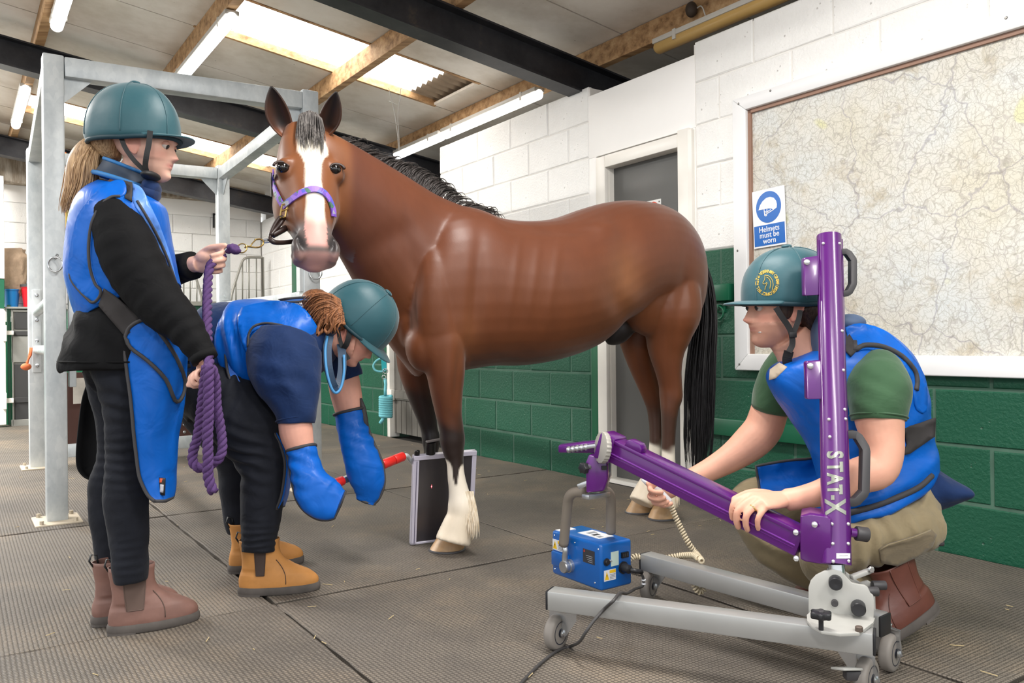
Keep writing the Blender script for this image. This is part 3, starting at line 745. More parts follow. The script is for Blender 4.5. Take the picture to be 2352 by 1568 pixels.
# ------------------------------------------------------------------ turquoise headcollar and lead rope hanging by the stable door
M_tq = mat('turquoise webbing', S(34, 168, 178), .6, var=.1); M_tql = mat('pale turquoise rope', S(112, 190, 200), .7, var=.12, vs=60)
hc = empty('hanging_headcollar', W(880, 850, 7.5), 'turquoise headcollar hanging on the green wall by the stable door', 'headcollar')
D = 7.45
mb = MB(); mb.bar(W(881, 822, D), W(883, 850, D), .045, .012, up=Vector((0, -1, 0))); mb.build('webbing', M_tq, hc)
mb = MB(); mb.tube([Vector(q) for q in crom([tuple(W(x, y, D)) for x, y in ((884, 822), (868, 826), (858, 838), (862, 850), (878, 853), (888, 848))], 5)], .010, 6); mb.build('noseband', M_tql, hc, smooth=True)
mb = MB(); mb.tube(arc(W(885, 852, D-.01), Vector((1, 0, 0)), Z, .022, 0, 2*PI*15/16, 16), .004, 6, closed=True); mb.tube(arc(W(882, 866, D-.01), Vector((1, 0, 0)), Z, .018, 0, 2*PI*15/16, 16), .004, 6, closed=True); mb.build('ring', M_chrome, hc, smooth=True)
lr = MB()
lr.tube([W(884, 868, D), W(886, 882, D), W(885, 895, D), W(885, 908, D)], .014, 8)
coil = []
for i in range(9*14+1):
    a = 2*PI*i/14; coil.append(W(886, 910+46*i/(9*14), D-.02)+Vector((1, 0, 0))*(.05*math.cos(a))+Vector((0, 1, 0))*(.035*math.sin(a)))
lr.tube(coil, .017, 8); lr.tube([W(884, 955, D-.03), W(878, 965, D-.04), W(873, 972, D-.04)], .017, 8)
o = lr.build('coiled_lead_rope', M_tql, smooth=True); tag(o, 'pale turquoise lead rope wound in a coil below the hanging headcollar', 'rope')
# loose straws on the floor
M_straw = mat('straw', S(196, 176, 132), .8, var=.15); mb = MB()
rs = random.Random(3)
for _ in range(260):
    p = R(rs.uniform(-.2, 8), rs.uniform(-1.2, 3.3), .006); a = rs.uniform(0, PI); l = rs.uniform(.004, .022)
    d = Vector((math.cos(a), math.sin(a), 0)); mb.bar(p-d*l, p+d*l, .002, .0015)
o = mb.build('straw', M_straw, flo); tag(o, kind='stuff')
# ================================================================== HORSE
HF = Vector((-.874, -.486, 0)).normalized(); HL = Vector((-HF.y, HF.x, 0)) * -1
HL = Vector((.486, -.874, 0)).normalized()      # the horse's left side, towards the camera
hy = lambda px: 3.675/(1-.53*(px-CX)/FPX)
hb = MB()
span(hb, [ (945, 600, 935, 800, hy(945)-.02, .13, HL), (972, 505, 955, 838, hy(972), .225, HL), (1020, 474, 1010, 858, hy(1020), .265, HL), (1080, 480, 1075, 848, hy(1080), .285, HL),
    (1130, 501, 1130, 840, hy(1130), .30, HL), (1190, 509, 1200, 839, hy(1190), .315, HL), (1262, 504, 1280, 824, hy(1262), .325, HL), (1335, 480, 1352, 795, hy(1335), .315, HL),
    (1392, 465, 1410, 742, hy(1392), .30, HL), (1445, 463, 1462, 715, hy(1445), .29, HL), (1500, 474, 1508, 725, hy(1500), .275, HL), (1545, 504, 1545, 745, hy(1545), .235, HL),
    (1576, 548, 1570, 745, hy(1576), .17, HL), (1590, 600, 1583, 715, hy(1588), .09, HL)], n=36, k=4)
NS = [(1065, 474, 955, 868, 3.53, .23), (1000, 446, 893, 790, 3.46, .18), (925, 400, 838, 690, 3.37, .145), (860, 361, 792, 606, 3.28, .12), (800, 326, 748, 530, 3.20, .105), (748, 300, 716, 455, 3.15, .095), (712, 292, 694, 400, 3.13, .085)]
_pts = [(W(a, b, e)+W(c, d, e))/2 for a, b, c, d, e, f in NS]
ns = []
for i, s_ in enumerate(NS):
    T = (_pts[min(i+1, 6)]-_pts[max(i-1, 0)]).normalized(); A = (W(s_[0], s_[1], s_[4])-W(s_[2], s_[3], s_[4])).normalized()
    B = T.cross(A); B = B if B.dot(HL) > 0 else -B
    ns.append((*s_, B.normalized()))
span(hb, ns, n=32, k=5, exp=2.0)
# muscles: shoulder, point of shoulder, stifle, croup
def ball_px(mb, px, py, d, rx, ry, rd, X=Vector((1, 0, 0)), Zv=Z, n=20): s_ = d/FPX; mb.ball(W(px, py, d), rx*s_, rd, ry*s_, X, X.cross(Zv)*-1, Zv, n, 14)
ball_px(hb, 1005, 700, 3.36, 62, 150, .10, HF*-1); ball_px(hb, 940, 730, 3.43, 32, 75, .10); ball_px(hb, 1495, 645, 3.90, 92, 130, .12, -HF); ball_px(hb, 1530, 590, 3.95, 66, 80, .12, -HF)
ball_px(hb, 1450, 520, 3.98, 60, 40, .12, -HF); ball_px(hb, 975, 795, 3.36, 45, 60, .08)
# legs
FN, HN, HFAR = 3.39, 3.95, 4.13
limb(hb, [(985, 700, 3.36, 50, .8), (1005, 780, 3.355, 58, .8), (1022, 840, 3.36, 48, .9), (1026, 900, 3.37, 38), (1031, 950, 3.38, 31), (1037, 985, 3.385, 28.5), (1039, 1010, 3.39, 30), (1041, 1032, 3.39, 26), (1045, 1060, 3.39, 20, 1.1), (1048, 1095, 3.39, 20.5, 1.1), (1054, 1130, 3.39, 24), (1058, 1160, 3.39, 30), (1058, 1182, 3.39, 31), (1050, 1205, 3.385, 34), (1044, 1230, 3.385, 40), (1040, 1246, 3.38, 42)], n=24, k=4)
limb(hb, [(950, 760, 3.60, 45), (955, 840, 3.64, 42), (966, 900, 3.67, 33), (978, 950, 3.69, 25), (986, 985, 3.70, 20), (990, 1010, 3.70, 22), (990, 1040, 3.70, 17), (988, 1110, 3.70, 18), (985, 1148, 3.70, 24), (980, 1172, 3.70, 27), (977, 1188, 3.695, 30)], n=20, k=3)
limb(hb, [(1525, 640, 3.93, 75, .7), (1538, 715, 3.91, 74, .75), (1535, 765, 3.92, 56, .8), (1531, 805, 3.93, 43, .85), (1535, 850, 3.94, 31), (1540, 885, 3.95, 27), (1541, 912, 3.955, 27), (1538, 940, 3.95, 21, 1.1), (1536, 985, 3.95, 17, 1.15), (1535, 1040, 3.95, 16, 1.15), (1536, 1085, 3.95, 18), (1536, 1115, 3.945, 23), (1530, 1140, 3.94, 26), (1525, 1165, 3.93, 30)], n=22, k=4)
limb(hb, [(1470, 700, 4.12, 66, .8), (1466, 765, 4.1, 50, .8), (1470, 815, 4.11, 36), (1482, 860, 4.12, 29), (1493, 895, 4.13, 24), (1502, 920, 4.14, 23), (1505, 950, 4.14, 18), (1506, 1000, 4.13, 15), (1503, 1050, 4.12, 15), (1497, 1090, 4.11, 18), (1488, 1115, 4.1, 24), (1478, 1140, 4.09, 28), (1472, 1155, 4.08, 30)], n=20, k=4)
# sheath
limb(hb, [(1470, 700, 3.95, 20), (1440, 735, 3.93, 30), (1418, 762, 3.92, 30), (1402, 778, 3.91, 20), (1392, 786, 3.91, 8)], n=16, k=3)
# head: rings along the nasal ridge
Hridge = [(704, 276, 3.105), (710, 312, 3.06), (716, 350, 3.02), (720, 390, 2.99), (723, 430, 2.965), (726, 470, 2.94), (728, 510, 2.918), (729, 545, 2.90), (730, 572, 2.892), (731, 590, 2.90), (730, 602, 2.912)]
ht = [0, .10, .21, .33, .45, .57, .69, .79, .88, .95, 1.0]
hB = [.13, .185, .225, .255, .262, .215, .155, .132, .118, .10, .05]
hW = [.072, .098, .112, .120, .114, .094, .070, .070, .086, .078, .050]
hT = [.0, .0, .05, .12, .20, .22, .20, .12, .05, .0, 0]      # how much narrower the front is than the back
hS = [.0, .0, .0, 0, 0, 0, 0, 0, .0, .006, .022]
Pp, Pm = W(*Hridge[0]), W(*Hridge[-1]); hax = (Pm-Pp).normalized()
tocam = (CAM-(Pp+Pm)/2).normalized(); f0 = (tocam-hax*tocam.dot(hax)).normalized()
yaw = Matrix.Rotation(math.radians(13), 3, hax)
hf = yaw @ f0
if hf.x < f0.x: hf = Matrix.Rotation(math.radians(-13), 3, hax) @ f0
hs = hf.cross(hax); hs = hs if hs.x > 0 else -hs
Rg = crom([tuple(W(*p)) for p in Hridge], 4); Q = crom(np.array([ht, hB, hW, hT, hS]).T, 4)
def head_ring(i):
    c = Vector(Rg[i]); _, B, w, tp, sh = Q[i]; ring = []
    for k in range(32):
        a = 2*PI*k/32; co, si = math.cos(a), math.sin(a); ex = 2.5
        co = math.copysign(abs(co)**(2/ex), co); si = math.copysign(abs(si)**(2/ex), si)
        ring.append(c - hf*(B/2+sh) + hf*(co*B/2) + hs*(si*w*(1-tp*co)))
    return ring
hb.loft([head_ring(i) for i in range(len(Rg))])
def hpt(t, s_, f):
    i = int(np.argmin(abs(Q[:, 0]-t))); return Vector(Rg[i])+hs*s_+hf*f
for sg in (-1, 1):
    hb.ball(hpt(.30, sg*.098, -.050), .030, .034, .036, hs, hf, hax)              # orbit
    hb.ball(hpt(.27, sg*.090, -.035), .034, .028, .024, hs, hf, hax)              # brow
    hb.ball(hpt(.42, sg*.094, -.165), .030, .085, .085, hs, hf, hax)              # cheek disc
    hb.ball(hpt(.52, sg*.062, -.045), .016, .02, .09, hs, hf, hax)                # facial crest
    hb.ball(hpt(.835, sg*.062, -.032), .027, .036, .058, hs, hf, hax)             # nostril flare
hb.ball(hpt(.955, 0, -.075), .046, .034, .024, hs, hf, hax)
HORSE = empty('horse', G(1180, 1240), 'bay horse with white blaze and white socks standing side on', 'horse')
hme = remesh(hb, .0072, 14, .5)
P = verts_np(hme); Nn = np.empty(len(P)*3); hme.vertices.foreach_get('normal', Nn); Nn = Nn.reshape(-1, 3)
# nostrils pressed in, mouth line, throat groove
def headcoord(P):
    d = P-np.array(Pp); t = d@np.array(hax)/(Pm-Pp).length
    ti = np.clip(t, 0, 1); rx = np.stack([np.interp(ti, Q[:, 0], Rg[:, k]) for k in range(3)], 1)
    e = P-rx; return t, e@np.array(hs), e@np.array(hf)
t, sx, fx = headcoord(P)
near_head = (np.abs(sx) < .2) & (fx > -.3) & (fx < .08) & (t > -.1) & (t < 1.1) & (P[:, 1] < 3.3)
nost = np.zeros(len(P))
for sg in (-1, 1):
    c = np.array(hpt(.825, sg*.061, -.010)); q = P-c
    a = (q@np.array(hs))*sg; b = q@np.array(hax); f = q@np.array(hf)
    bb = b*.92-a*.30; aa = a*.92+b*.30
    nost = np.maximum(nost, np.exp(-((aa/.0155)**2+(bb/.036)**2))*near_head)
P = P-Nn*(nost*.022)[:, None]
mouth = np.exp(-((t-.955)/.012)**2)*near_head*(fx < -.005)*(t > .85); P = P-Nn*(mouth*.004)[:, None]
near = sst(Nn@np.array(HL), .1, .5)*(P[:, 2] > .45); pq = proj(P); dsp = np.zeros(len(P))
for x, y, rx, ry, am, ang in ((1000, 640, 60, 95, .012, 10), (1092, 690, 17, 120, -.013, 4), (948, 600, 20, 110, -.009, -14), (1045, 765, 36, 44, .012, 0), (1006, 545, 30, 80, -.003, -30), (1446, 612, 34, 74, -.020, -12), (1388, 528, 36, 22, .014, 0),
    (1290, 530, 120, 11, -.007, 2), (1320, 610, 90, 70, .006, 0), (1473, 705, 36, 46, .014, 0), (1566, 690, 15, 100, -.012, 8), (1500, 600, 60, 90, .008, 0), (1420, 690, 26, 60, -.012, -25), (1170, 780, 110, 30, .006, 0), (870, 560, 28, 110, -.007, 62), (900, 470, 80, 40, .008, 35),
    (1028, 860, 13, 60, .006, 4), (1050, 870, 7, 60, -.006, 4), (1545, 840, 9, 70, -.006, 0), (1180, 650, 10, 90, .003, 8), (1225, 655, 10, 90, .003, 8), (1270, 655, 10, 85, .003, 8)):
    a = math.radians(ang); dx, dy = pq[:, 0]-x, pq[:, 1]-y; ux = dx*math.cos(a)+dy*math.sin(a); uy = -dx*math.sin(a)+dy*math.cos(a)
    dsp += am*np.exp(-(ux/rx)**2-(uy/ry)**2)
P = P+Nn*(dsp*near*(pq[:, 2] < 4.3))[:, None]
set_verts(hme, P); hme.vertices.foreach_get('normal', (Nn_ := np.empty(len(P)*3))); Nn = Nn_.reshape(-1, 3)
# coat colour by place on the body, with a flank highlight painted in
n = len(P); px = proj(P); zz = P[:, 2]
nz = np.array([mnoise.noise(Vector(p)*9) for p in P[::1]]) if n < 40000 else None
if nz is None:
    k = np.arange(n); nz = .5*np.sin(P[:, 0]*31+P[:, 2]*17)*np.sin(P[:, 1]*29-P[:, 2]*23)+.5*np.sin(P[:, 2]*57+P[:, 0]*43)
bay, dbay, blk, wht, crm = [np.array(S(*c)) for c in ((103, 57, 31), (78, 44, 31), (30, 25, 24), (232, 222, 206), (206, 186, 156))]
C = np.tile(bay, (n, 1))
mixc = lambda C, c, w: C*(1-w[:, None])+c*w[:, None]
body = zz > .75
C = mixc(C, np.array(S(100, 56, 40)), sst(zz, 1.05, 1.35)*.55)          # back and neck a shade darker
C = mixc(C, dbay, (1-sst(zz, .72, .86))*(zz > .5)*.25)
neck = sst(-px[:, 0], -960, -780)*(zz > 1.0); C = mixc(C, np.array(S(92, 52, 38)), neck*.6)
def seg(name, xlo, xhi, dlo, dhi): return (px[:, 0] > xlo) & (px[:, 0] < xhi) & (px[:, 2] > dlo) & (px[:, 2] < dhi)
legF = (px[:, 0] < 1130) & (zz < .75); legH = (px[:, 0] > 1400) & (zz < .72); farF = legF & (px[:, 2] > 3.51)
zj = zz+nz*.025
C = mixc(C, blk, (1-sst(zj, .50, .64))*legF*.93); C = mixc(C, blk, (1-sst(zj, .62, .76))*farF*.9)
C = mixc(C, np.array(S(58, 40, 32)), (1-sst(zj, .48, .66))*legH*.85)
front = Nn@np.array(HF)
fw_ = np.exp(-((px[:, 0]-1047)/9)**2); C = mixc(C, wht, (1-sst(zj+.085*fw_, .372, .392))*(legF & ~farF)); C = mixc(C, wht, (1-sst(zj, .27, .31))*farF)
C = mixc(C, wht, (1-sst(zj, .35, .385))*legH)
C = mixc(C, crm, (1-sst(zz, .16, .26))*(legF | legH)*.45)
dS = np.full(n, 9.)
for q in crom([tuple(W(*p)) for p in ((1470, 705, 3.97), (1440, 738, 3.93), (1418, 762, 3.92), (1402, 778, 3.91), (1392, 786, 3.91))], 5): dS = np.minimum(dS, np.sqrt(((P-q)**2).sum(1)))
C = mixc(C, np.array(S(26, 24, 26)), 1-sst(dS, .066, .078))
C = mixc(C, np.array(S(160, 104, 62)), np.exp(-((px[:, 0]-1440)/38)**2-((px[:, 1]-640)/70)**2)*(px[:, 2] < 4.1)*.4)  # lighter flank skin, its golden highlight painted into the coat
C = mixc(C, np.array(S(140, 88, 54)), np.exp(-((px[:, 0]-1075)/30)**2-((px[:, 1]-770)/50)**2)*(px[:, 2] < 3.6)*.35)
C = mixc(C, np.array(S(52, 32, 24)), sst(px[:, 1]+10*nz, 795, 835)*(zz > .75)*(px[:, 0] > 1080)*(px[:, 0] < 1330)*.45)  # coat painted darker along the belly underline
# face
fr = near_head & (fx > -.10)
bl = np.interp(t, [0, .10, .16, .22, .27, .31, .36, .5, .62, .72, .8, .9, .95], [.0, .02, .048, .056, .058, .042, .031, .029, .032, .036, .037, .034, .034])
bw_ = bl+nz*.004
blaze = fr*(1-sst(t, .86, .90))*(1-sst(np.abs(sx-.010*np.exp(-((t-.25)/.08)**2)), bw_-.004, bw_+.004))*(fx > -.06)*(t > .04)
muz = near_head*sst(t, .72, .80)
hw_ = near_head*(1-sst(np.abs(sx), .135, .185))*sst(fx, -.24, -.15)*sst(t, -.05, .06); C = mixc(C, np.array(S(128, 78, 46)), hw_*.9)
C = mixc(C, np.array(S(92, 56, 40)), near_head*(1-sst(np.abs(sx), .135, .185))*sst(-fx, .12, .2)*sst(fx, -.28, -.22)*.5)
C = mixc(C, np.array(S(106, 95, 92)), muz*.95)
C = mixc(C, wht, blaze)
C = mixc(C, np.array(S(222, 164, 154)), near_head*sst(t, .70, .80)*(np.abs(sx) < bl+.003)*(fx > -.09)*(1-sst(t, .90, .94)))
C = mixc(C, np.array(S(196, 150, 142)), near_head*sst(t, .94, .97))
C = mixc(C, np.array(S(22, 19, 20)), np.clip(nost*2.2, 0, 1))
for sg in (-1, 1):
    c = np.array(hpt(.85, sg*.068, -.03)); q = P-c; C = mixc(C, np.array(S(66, 60, 60)), np.exp(-((q@np.array(hs))/.024)**2-((q@np.array(hax))/.05)**2)*near_head*.8*(1-(np.abs(sx) < bl)))
C = mixc(C, np.array(S(120, 80, 74)), mouth*.8)
for sg in (-1, 1):
    c = np.array(hpt(.30, sg*.112, -.050)); q = P-c; C = mixc(C, np.array(S(44, 32, 28)), np.exp(-((q**2).sum(1))/.027**2)*.9*near_head)
set_cols(hme, np.clip(C, 0, 1))
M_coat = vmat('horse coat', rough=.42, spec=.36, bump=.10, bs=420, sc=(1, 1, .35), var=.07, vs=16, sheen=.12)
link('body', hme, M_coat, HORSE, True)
HBVH = BVHTree.FromPolygons([Vector(p) for p in P], [tuple(p.vertices) for p in hme.polygons])
def on(bvh, px_, py_, d0, off=.0):
    r = ray(px_, py_); L = r.length; hit = bvh.ray_cast(CAM, r/L)
    if hit[0] is not None and hit[0].y < d0+.35: return hit[0]+hit[1]*off
    q = bvh.find_nearest(W(px_, py_, d0)); v = W(px_, py_, q[0].y); return v+(v-q[0]).normalized()*0
M_eye = mat('dark glossy eye', S(16, 11, 10), .06, var=0, spec=.8)
for (ex_, ey_) in ((649, 383), (770, 388)):
    c = on(HBVH, ex_, ey_, 3.03, -.010); mb = MB(); mb.ball(c, .024, .022, .021, hs, hf, hax, 20, 14); mb.build('eye', M_eye, HORSE, smooth=True)
    mb = MB(); sd_ = -1 if ex_ < 700 else 1
    mb.tube([c+hs*(.026*math.cos(a))+hf*.010-hax*(.018*math.sin(a))+hs*(sd_*.008) for a in [PI*i/10 for i in range(11)]], .0055, 8); mb.build('eyelid', mat('dark lid', S(54, 36, 30), .5), HORSE, smooth=True)
# ears
def ear(base, tip, w, face, lean):
    b, e = W(*base), W(*tip); ax = (e-b); L = ax.length; ax.normalize(); fwd = (Vector(face)-ax*Vector(face).dot(ax)).normalized(); sd_ = ax.cross(fwd)
    vs, n_, m_ = [], 14, 13
    for i in range(n_+1):
        a = i/n_; hw = w*(math.sin(PI*min(1, .16+.84*a)**.85)**.75)*(1 if a < .999 else 0)+.002; hw = w*max(.03, (math.sin(PI*(.12+.88*a))**.8))
        for j in range(m_+1):
            q = -1.25+2.5*j/m_; x = hw*math.sin(q*1.15); y = hw*(-math.cos(q*1.15))*(1.05-.55*a)
            vs.append(b+ax*(L*a)+sd_*(x+lean*L*.10*math.sin(PI*a))+fwd*(y+.02*a))
    fs = [(i*(m_+1)+j, i*(m_+1)+j+1, (i+1)*(m_+1)+j+1, (i+1)*(m_+1)+j) for i in range(n_) for j in range(m_)]
    mb = MB().add(vs, fs); me = modded(mb.mesh(), [('SUBSURF', dict(levels=1)), ('SOLIDIFY', dict(thickness=.007, offset=0.))])
    Pe = verts_np(me); d = (Pe-np.array(b))@np.array(ax)/L; xx = np.abs((Pe-np.array(b))@np.array(sd_)); ff = (Pe-np.array(b))@np.array(fwd)
    Ne = np.empty(len(Pe)*3); me.vertices.foreach_get('normal', Ne); Ne = Ne.reshape(-1, 3); inner = sst(Ne@np.array(fwd), -.1, .4)
    c = np.tile(np.array(S(112, 64, 40)), (len(Pe), 1)); c = mixc(c, np.array(S(34, 26, 24)), sst(d, .55, .95)); c = mixc(c, np.array(S(52, 36, 30)), inner*sst(d, .1, .3)*.85)
    c = mixc(c, np.array(S(20, 16, 16)), inner*np.exp(-(xx/.018)**2)*sst(d, .1, .3)*.8)
    set_cols(me, c); link('ear', me, M_coat, HORSE, True)
ear((661, 312, 3.10), (622, 201, 3.06), .043, tocam+Vector((.18, 0, 0)), -.5); ear((737, 312, 3.11), (776, 212, 3.07), .040, tocam+Vector((-.30, 0, 0)), .5)
# hooves
M_hoof = mat('horn', S(188, 152, 112), .45, var=.22, vs=18, sc=(1, 1, .3), bump=.15, bs=40)
def hoof(c, fwd, L, wd, h, rake=.03, back=.02):
    sd_ = fwd.cross(Z); rings = []
    for t_, k, dx in ((0, 1.0, 0), (.08, 1.02, 0), (.5, .92, -rake*.5), (.9, .83, -rake*.95), (1.0, .78, -rake)):
        ring = []
        for j in range(28):
            a = 2*PI*j/28; x = math.cos(a); y = math.sin(a); lx = L*x if x > 0 else L*.72*x
            ring.append(c+fwd*(lx*k+dx)+sd_*(wd*y*k*(1 if x > -.3 else .93))+Z*(h*t_*(1 if x > -.4 else .82)))
        rings.append(ring)
    o = MB().loft(rings).build('hoof', M_hoof, HORSE, smooth='auto')
    mb = MB(); mb.tube([c+fwd*(L*1.02*math.cos(a) if math.cos(a) > 0 else L*.74*math.cos(a))+sd_*(wd*1.02*math.sin(a))+Z*.005 for a in [2*PI*i/28 for i in range(28)]], .005, 6, closed=True); mb.build('shoe', mat('steel shoe', S(130, 130, 134), .35, .8), o)
hoof(G(1032, 1262), HF, .085, .072, .075); hoof(G(981, 1182), HF, .08, .068, .07)
hoof(G(1522, 1190), (HF+Vector((.0, -.2, 0))).normalized(), .078, .066, .082); hoof(G(1471, 1176), (HF+Vector((-.05, .1, 0))).normalized(), .078, .066, .08)
# hair
def hair_mat(name, a, b, rough=.45):
    t = NT(name); v = t.coord('Object', (1, 1, .08)); f = t.noise(v, 190, 3)
    t.base(t.ramp(f, [(.3, a), (.7, b)])); t.set(Roughness=rough); t.b.inputs['Specular IOR Level'].default_value = .22; return t.m
def locks(mb, guides, count, r0, spread, n=5, k=5, jit=.3, seed=1, flat_=1.0):
    """many tapered locks between guide paths (each a list of world points)"""
    rr = random.Random(seed); m = len(guides)
    for c in range(count):
        x = rr.random()*(m-1); i = min(int(x), m-2); f = x-i
        pts = [Vector(a)*(1-f)+Vector(b)*f for a, b in zip(guides[i], guides[i+1])]
        o = Vector((rr.gauss(0, 1), rr.gauss(0, 1), rr.gauss(0, .6)))*spread; L = rr.uniform(1-jit, 1)
        P_ = []
        for q, p in enumerate(pts):
            P_.append(tuple(p+o*(q/(len(pts)-1))+Vector((rr.gauss(0, 1), rr.gauss(0, 1), 0))*spread*.12))
        A = crom(P_, k); A = A[:max(4, int(len(A)*L))]
        rad = [r0*(1-.9*(q/(len(A)-1))**1.5) for q in range(len(A))]
        mb.tube([Vector(p) for p in A], rad, n, caps=False)
    return mb
M_mane = hair_mat('black mane hair', S(20, 18, 18), S(78, 72, 70)); M_tail = hair_mat('black tail hair', S(16, 15, 16), S(46, 44, 46))
M_fore = hair_mat('grey black forelock', S(44, 42, 42), S(128, 122, 118)); M_feath = hair_mat('cream feather', S(196, 174, 142), S(240, 230, 212), .6)
mb = MB(); D = hy(1600)
limb(mb, [(1600, 582, D-.02, 14), (1612, 640, D+.0, 17), (1617, 720, D-.01, 18), (1612, 800, D-.03, 21), (1608, 880, D-.05, 22), (1606, 960, D-.06, 19), (1605, 1020, D-.07, 8)], 16, 4)
rr = random.Random(9)
for c in range(420):
    x0 = rr.gauss(0, 1); x0 = max(-1.7, min(1.7, x0)); dz = rr.gauss(0, .03); L = rr.uniform(.55, 1.0) if c % 3 else rr.uniform(.9, 1.04); wv = rr.uniform(-7, 7); ph = rr.uniform(0, 6)
    pts = []
    for q in range(9):
        t_ = q/8*L; y = 584+500*t_; w_ = np.interp(t_, [0, .12, .35, .6, .85, 1.05], [7, 12, 17, 20, 19, 13])
        xc = np.interp(y, [584, 640, 720, 800, 880, 980, 1090], [1600, 1614, 1620, 1613, 1607, 1606, 1603]); pts.append(tuple(W(xc+x0*w_+wv*math.sin(ph+t_*7)*.5*t_, y, D-.02-.06*t_+dz*min(1, t_*3))))
    A = crom(pts, 3); mb.tube([Vector(p) for p in A], [.0042*(1-.85*(i/(len(A)-1))**2) for i in range(len(A))], 4, caps=False)
mb.build('tail', M_tail, HORSE, smooth=True)
def hp(px_, py_, off=.006, d=3.3): return on(HBVH, px_, py_, d, off)
mb = MB()
gd = []
for (x, y) in ((690, 272), (702, 266), (714, 264), (726, 268), (738, 280)):
    gd.append([W(x, y, 3.13), W(x-1, y-6, 3.08), hp(x-2+(x-714)*.15, y+30, .016, 3.06), hp(x-2+(x-714)*.1, y+58, .016, 3.04), hp(x+(x-714)*-.05, y+90, .012, 3.02)])
locks(mb, gd, 220, .0042, .010, 5, 4, .5, 4); mb.build('forelock', M_fore, HORSE, smooth=True)
mb = MB(); gd = []
crest = [(765, 305, 3.17), (800, 322, 3.2), (850, 352, 3.27), (895, 378, 3.33), (940, 405, 3.4), (975, 428, 3.44), (1005, 446, 3.47), (1060, 472, 3.52), (1100, 490, 3.56)]
for i, (x, y, d) in enumerate(crest):
    up_ = (-2, -2, 0, 12, 22, 22, 16, 2, 0)[i]
    y = y+(14, 12, 10, 2, 0, 0, 0, 0, 0)[i]; gd.append([W(x, y+6, d), W(x+12, y-up_*.55, d+.02), W(x+28, y-up_*.65, d+.06), W(x+44, y+4-up_*.1, d+.13), W(x+52, y+70, d+.18)])
locks(mb, gd, 420, .0042, .018, 5, 4, .5, 5); mb.build('mane', M_mane, HORSE, smooth=True)
def feather(top, n_, w, L, back, seed, d):
    mb = MB(); gd = []
    for k in range(5):
        x = top[0]+(k-2)*w; gd.append([W(x, top[1], d), W(x+back*.5, top[1]+L*.35, d-.01), W(x+back*.8, top[1]+L*.7, d-.02), W(x+back*.6, top[1]+L, d-.02)])
    locks(mb, gd, n_, .004, .008, 5, 3, .4, seed); mb.build('feather', M_feath, HORSE, smooth=True)
feather((1070, 1128), 200, 8, 118, 12, 11, 3.365)
feather((1546, 1100), 60, 4, 72, 8, 13, 3.92); feather((1500, 1090), 50, 4, 60, 4, 14, 4.1)
# ------------------------------------------------------------------ headcollar worn by the horse
M_leather = mat('brown leather', S(48, 34, 30), .4, var=.15); M_brass = mat('brass', S(190, 160, 96), .25, .9, var=.05)
def webb():
    t = NT('patterned purple webbing'); v = t.coord('Object'); vo = t.n('ShaderNodeTexVoronoi', Scale=52.0); t.l(v, vo.inputs['Vector'])
    sx_ = t.n('ShaderNodeSeparateColor'); t.l(vo.outputs['Color'], sx_.inputs['Color'])
    t.base(t.ramp(sx_.outputs['Red'], [(.0, S(132, 92, 190)), (.4, S(104, 70, 168)), (.55, S(70, 110, 92)), (.7, S(150, 150, 166)), (.85, S(84, 90, 186))], 'CONSTANT')); t.set(Roughness=.5); return t.m
M_webb = webb()
hcw = empty('headcollar', hpt(.5, 0, 0), "purple patterned headcollar with brass fittings on the horse's head", 'headcollar')
def strap(path, w, th, m, name, k=4, d=3.0, off=.006):
    P_ = [hp(x, y, off, d) for x, y in path]; A = [Vector(p) for p in crom([tuple(p) for p in P_], k)]; rings = []
    for i, p in enumerate(A):
        T = (A[min(i+1, len(A)-1)]-A[max(i-1, 0)]).normalized(); q = HBVH.find_nearest(p); Nv = q[1]; Nv = (Nv-T*Nv.dot(T)).normalized(); Sd = T.cross(Nv)
        rings.append([p+Sd*w/2+Nv*th, p-Sd*w/2+Nv*th, p-Sd*w/2-Nv*th, p+Sd*w/2-Nv*th])
    return MB().loft(rings).build(name, m, hcw, fix=True)
strap([(653, 474), (668, 462), (685, 449), (702, 440), (722, 436), (740, 442), (754, 458), (762, 480), (764, 498)], .024, .003, M_webb, 'noseband')
strap([(651, 470), (641, 452), (634, 432), (630, 412), (628, 395)], .022, .003, M_webb, 'cheek_strap')
strap([(624, 398), (623, 418), (624, 440), (628, 452)], .014, .003, M_leather, 'throat_strap', 3, 3.05)
def tubew(pts, r, m, name, par, k=5, n=6, closed=False, ell=1.):
    A = [Vector(p) for p in crom([tuple(p) for p in pts], k)]; return MB().tube(A, r, n, closed=closed, ell=ell).build(name, m, par, smooth=True)
bd = hp(653, 480).y-.012
mb = MB()
for a, b in (((648, 470), (661, 468)), ((661, 468), (655, 498)), ((655, 498), (643, 500)), ((643, 500), (648, 470)), ((645, 485), (664, 480)), ((657, 470), (666, 478))): mb.cyl(W(*a, bd), W(*b, bd-.004), .0035, 8)
mb.build('buckle', M_brass, hcw, smooth='auto')
dd = bd
flatstrap = lambda pts, name, w=.011: MB().tube([W(x, y, d) for x, y, d in pts], w, 8, ell=.35, up=Vector((0, -1, 0))*0+Z).build(name, M_leather, hcw, smooth=True)
tubew([W(650, 498, dd), W(642, 500, dd), W(632, 514, dd-.01), W(624, 530, dd-.02), (W(620, 545, dd-.03)), W(626, 553, dd-.04)], .0075, M_leather, 'jaw_strap', hcw)
tubew([W(652, 500, dd+.02), W(645, 512, dd+.0), W(634, 525, dd-.01), W(622, 540, dd-.03)], .0085, M_leather, 'jaw_strap', hcw)
tubew([W(626, 540, dd-.02), W(645, 530, dd+.01), W(670, 516, dd+.06)], .012, M_leather, 'chin_strap', hcw)
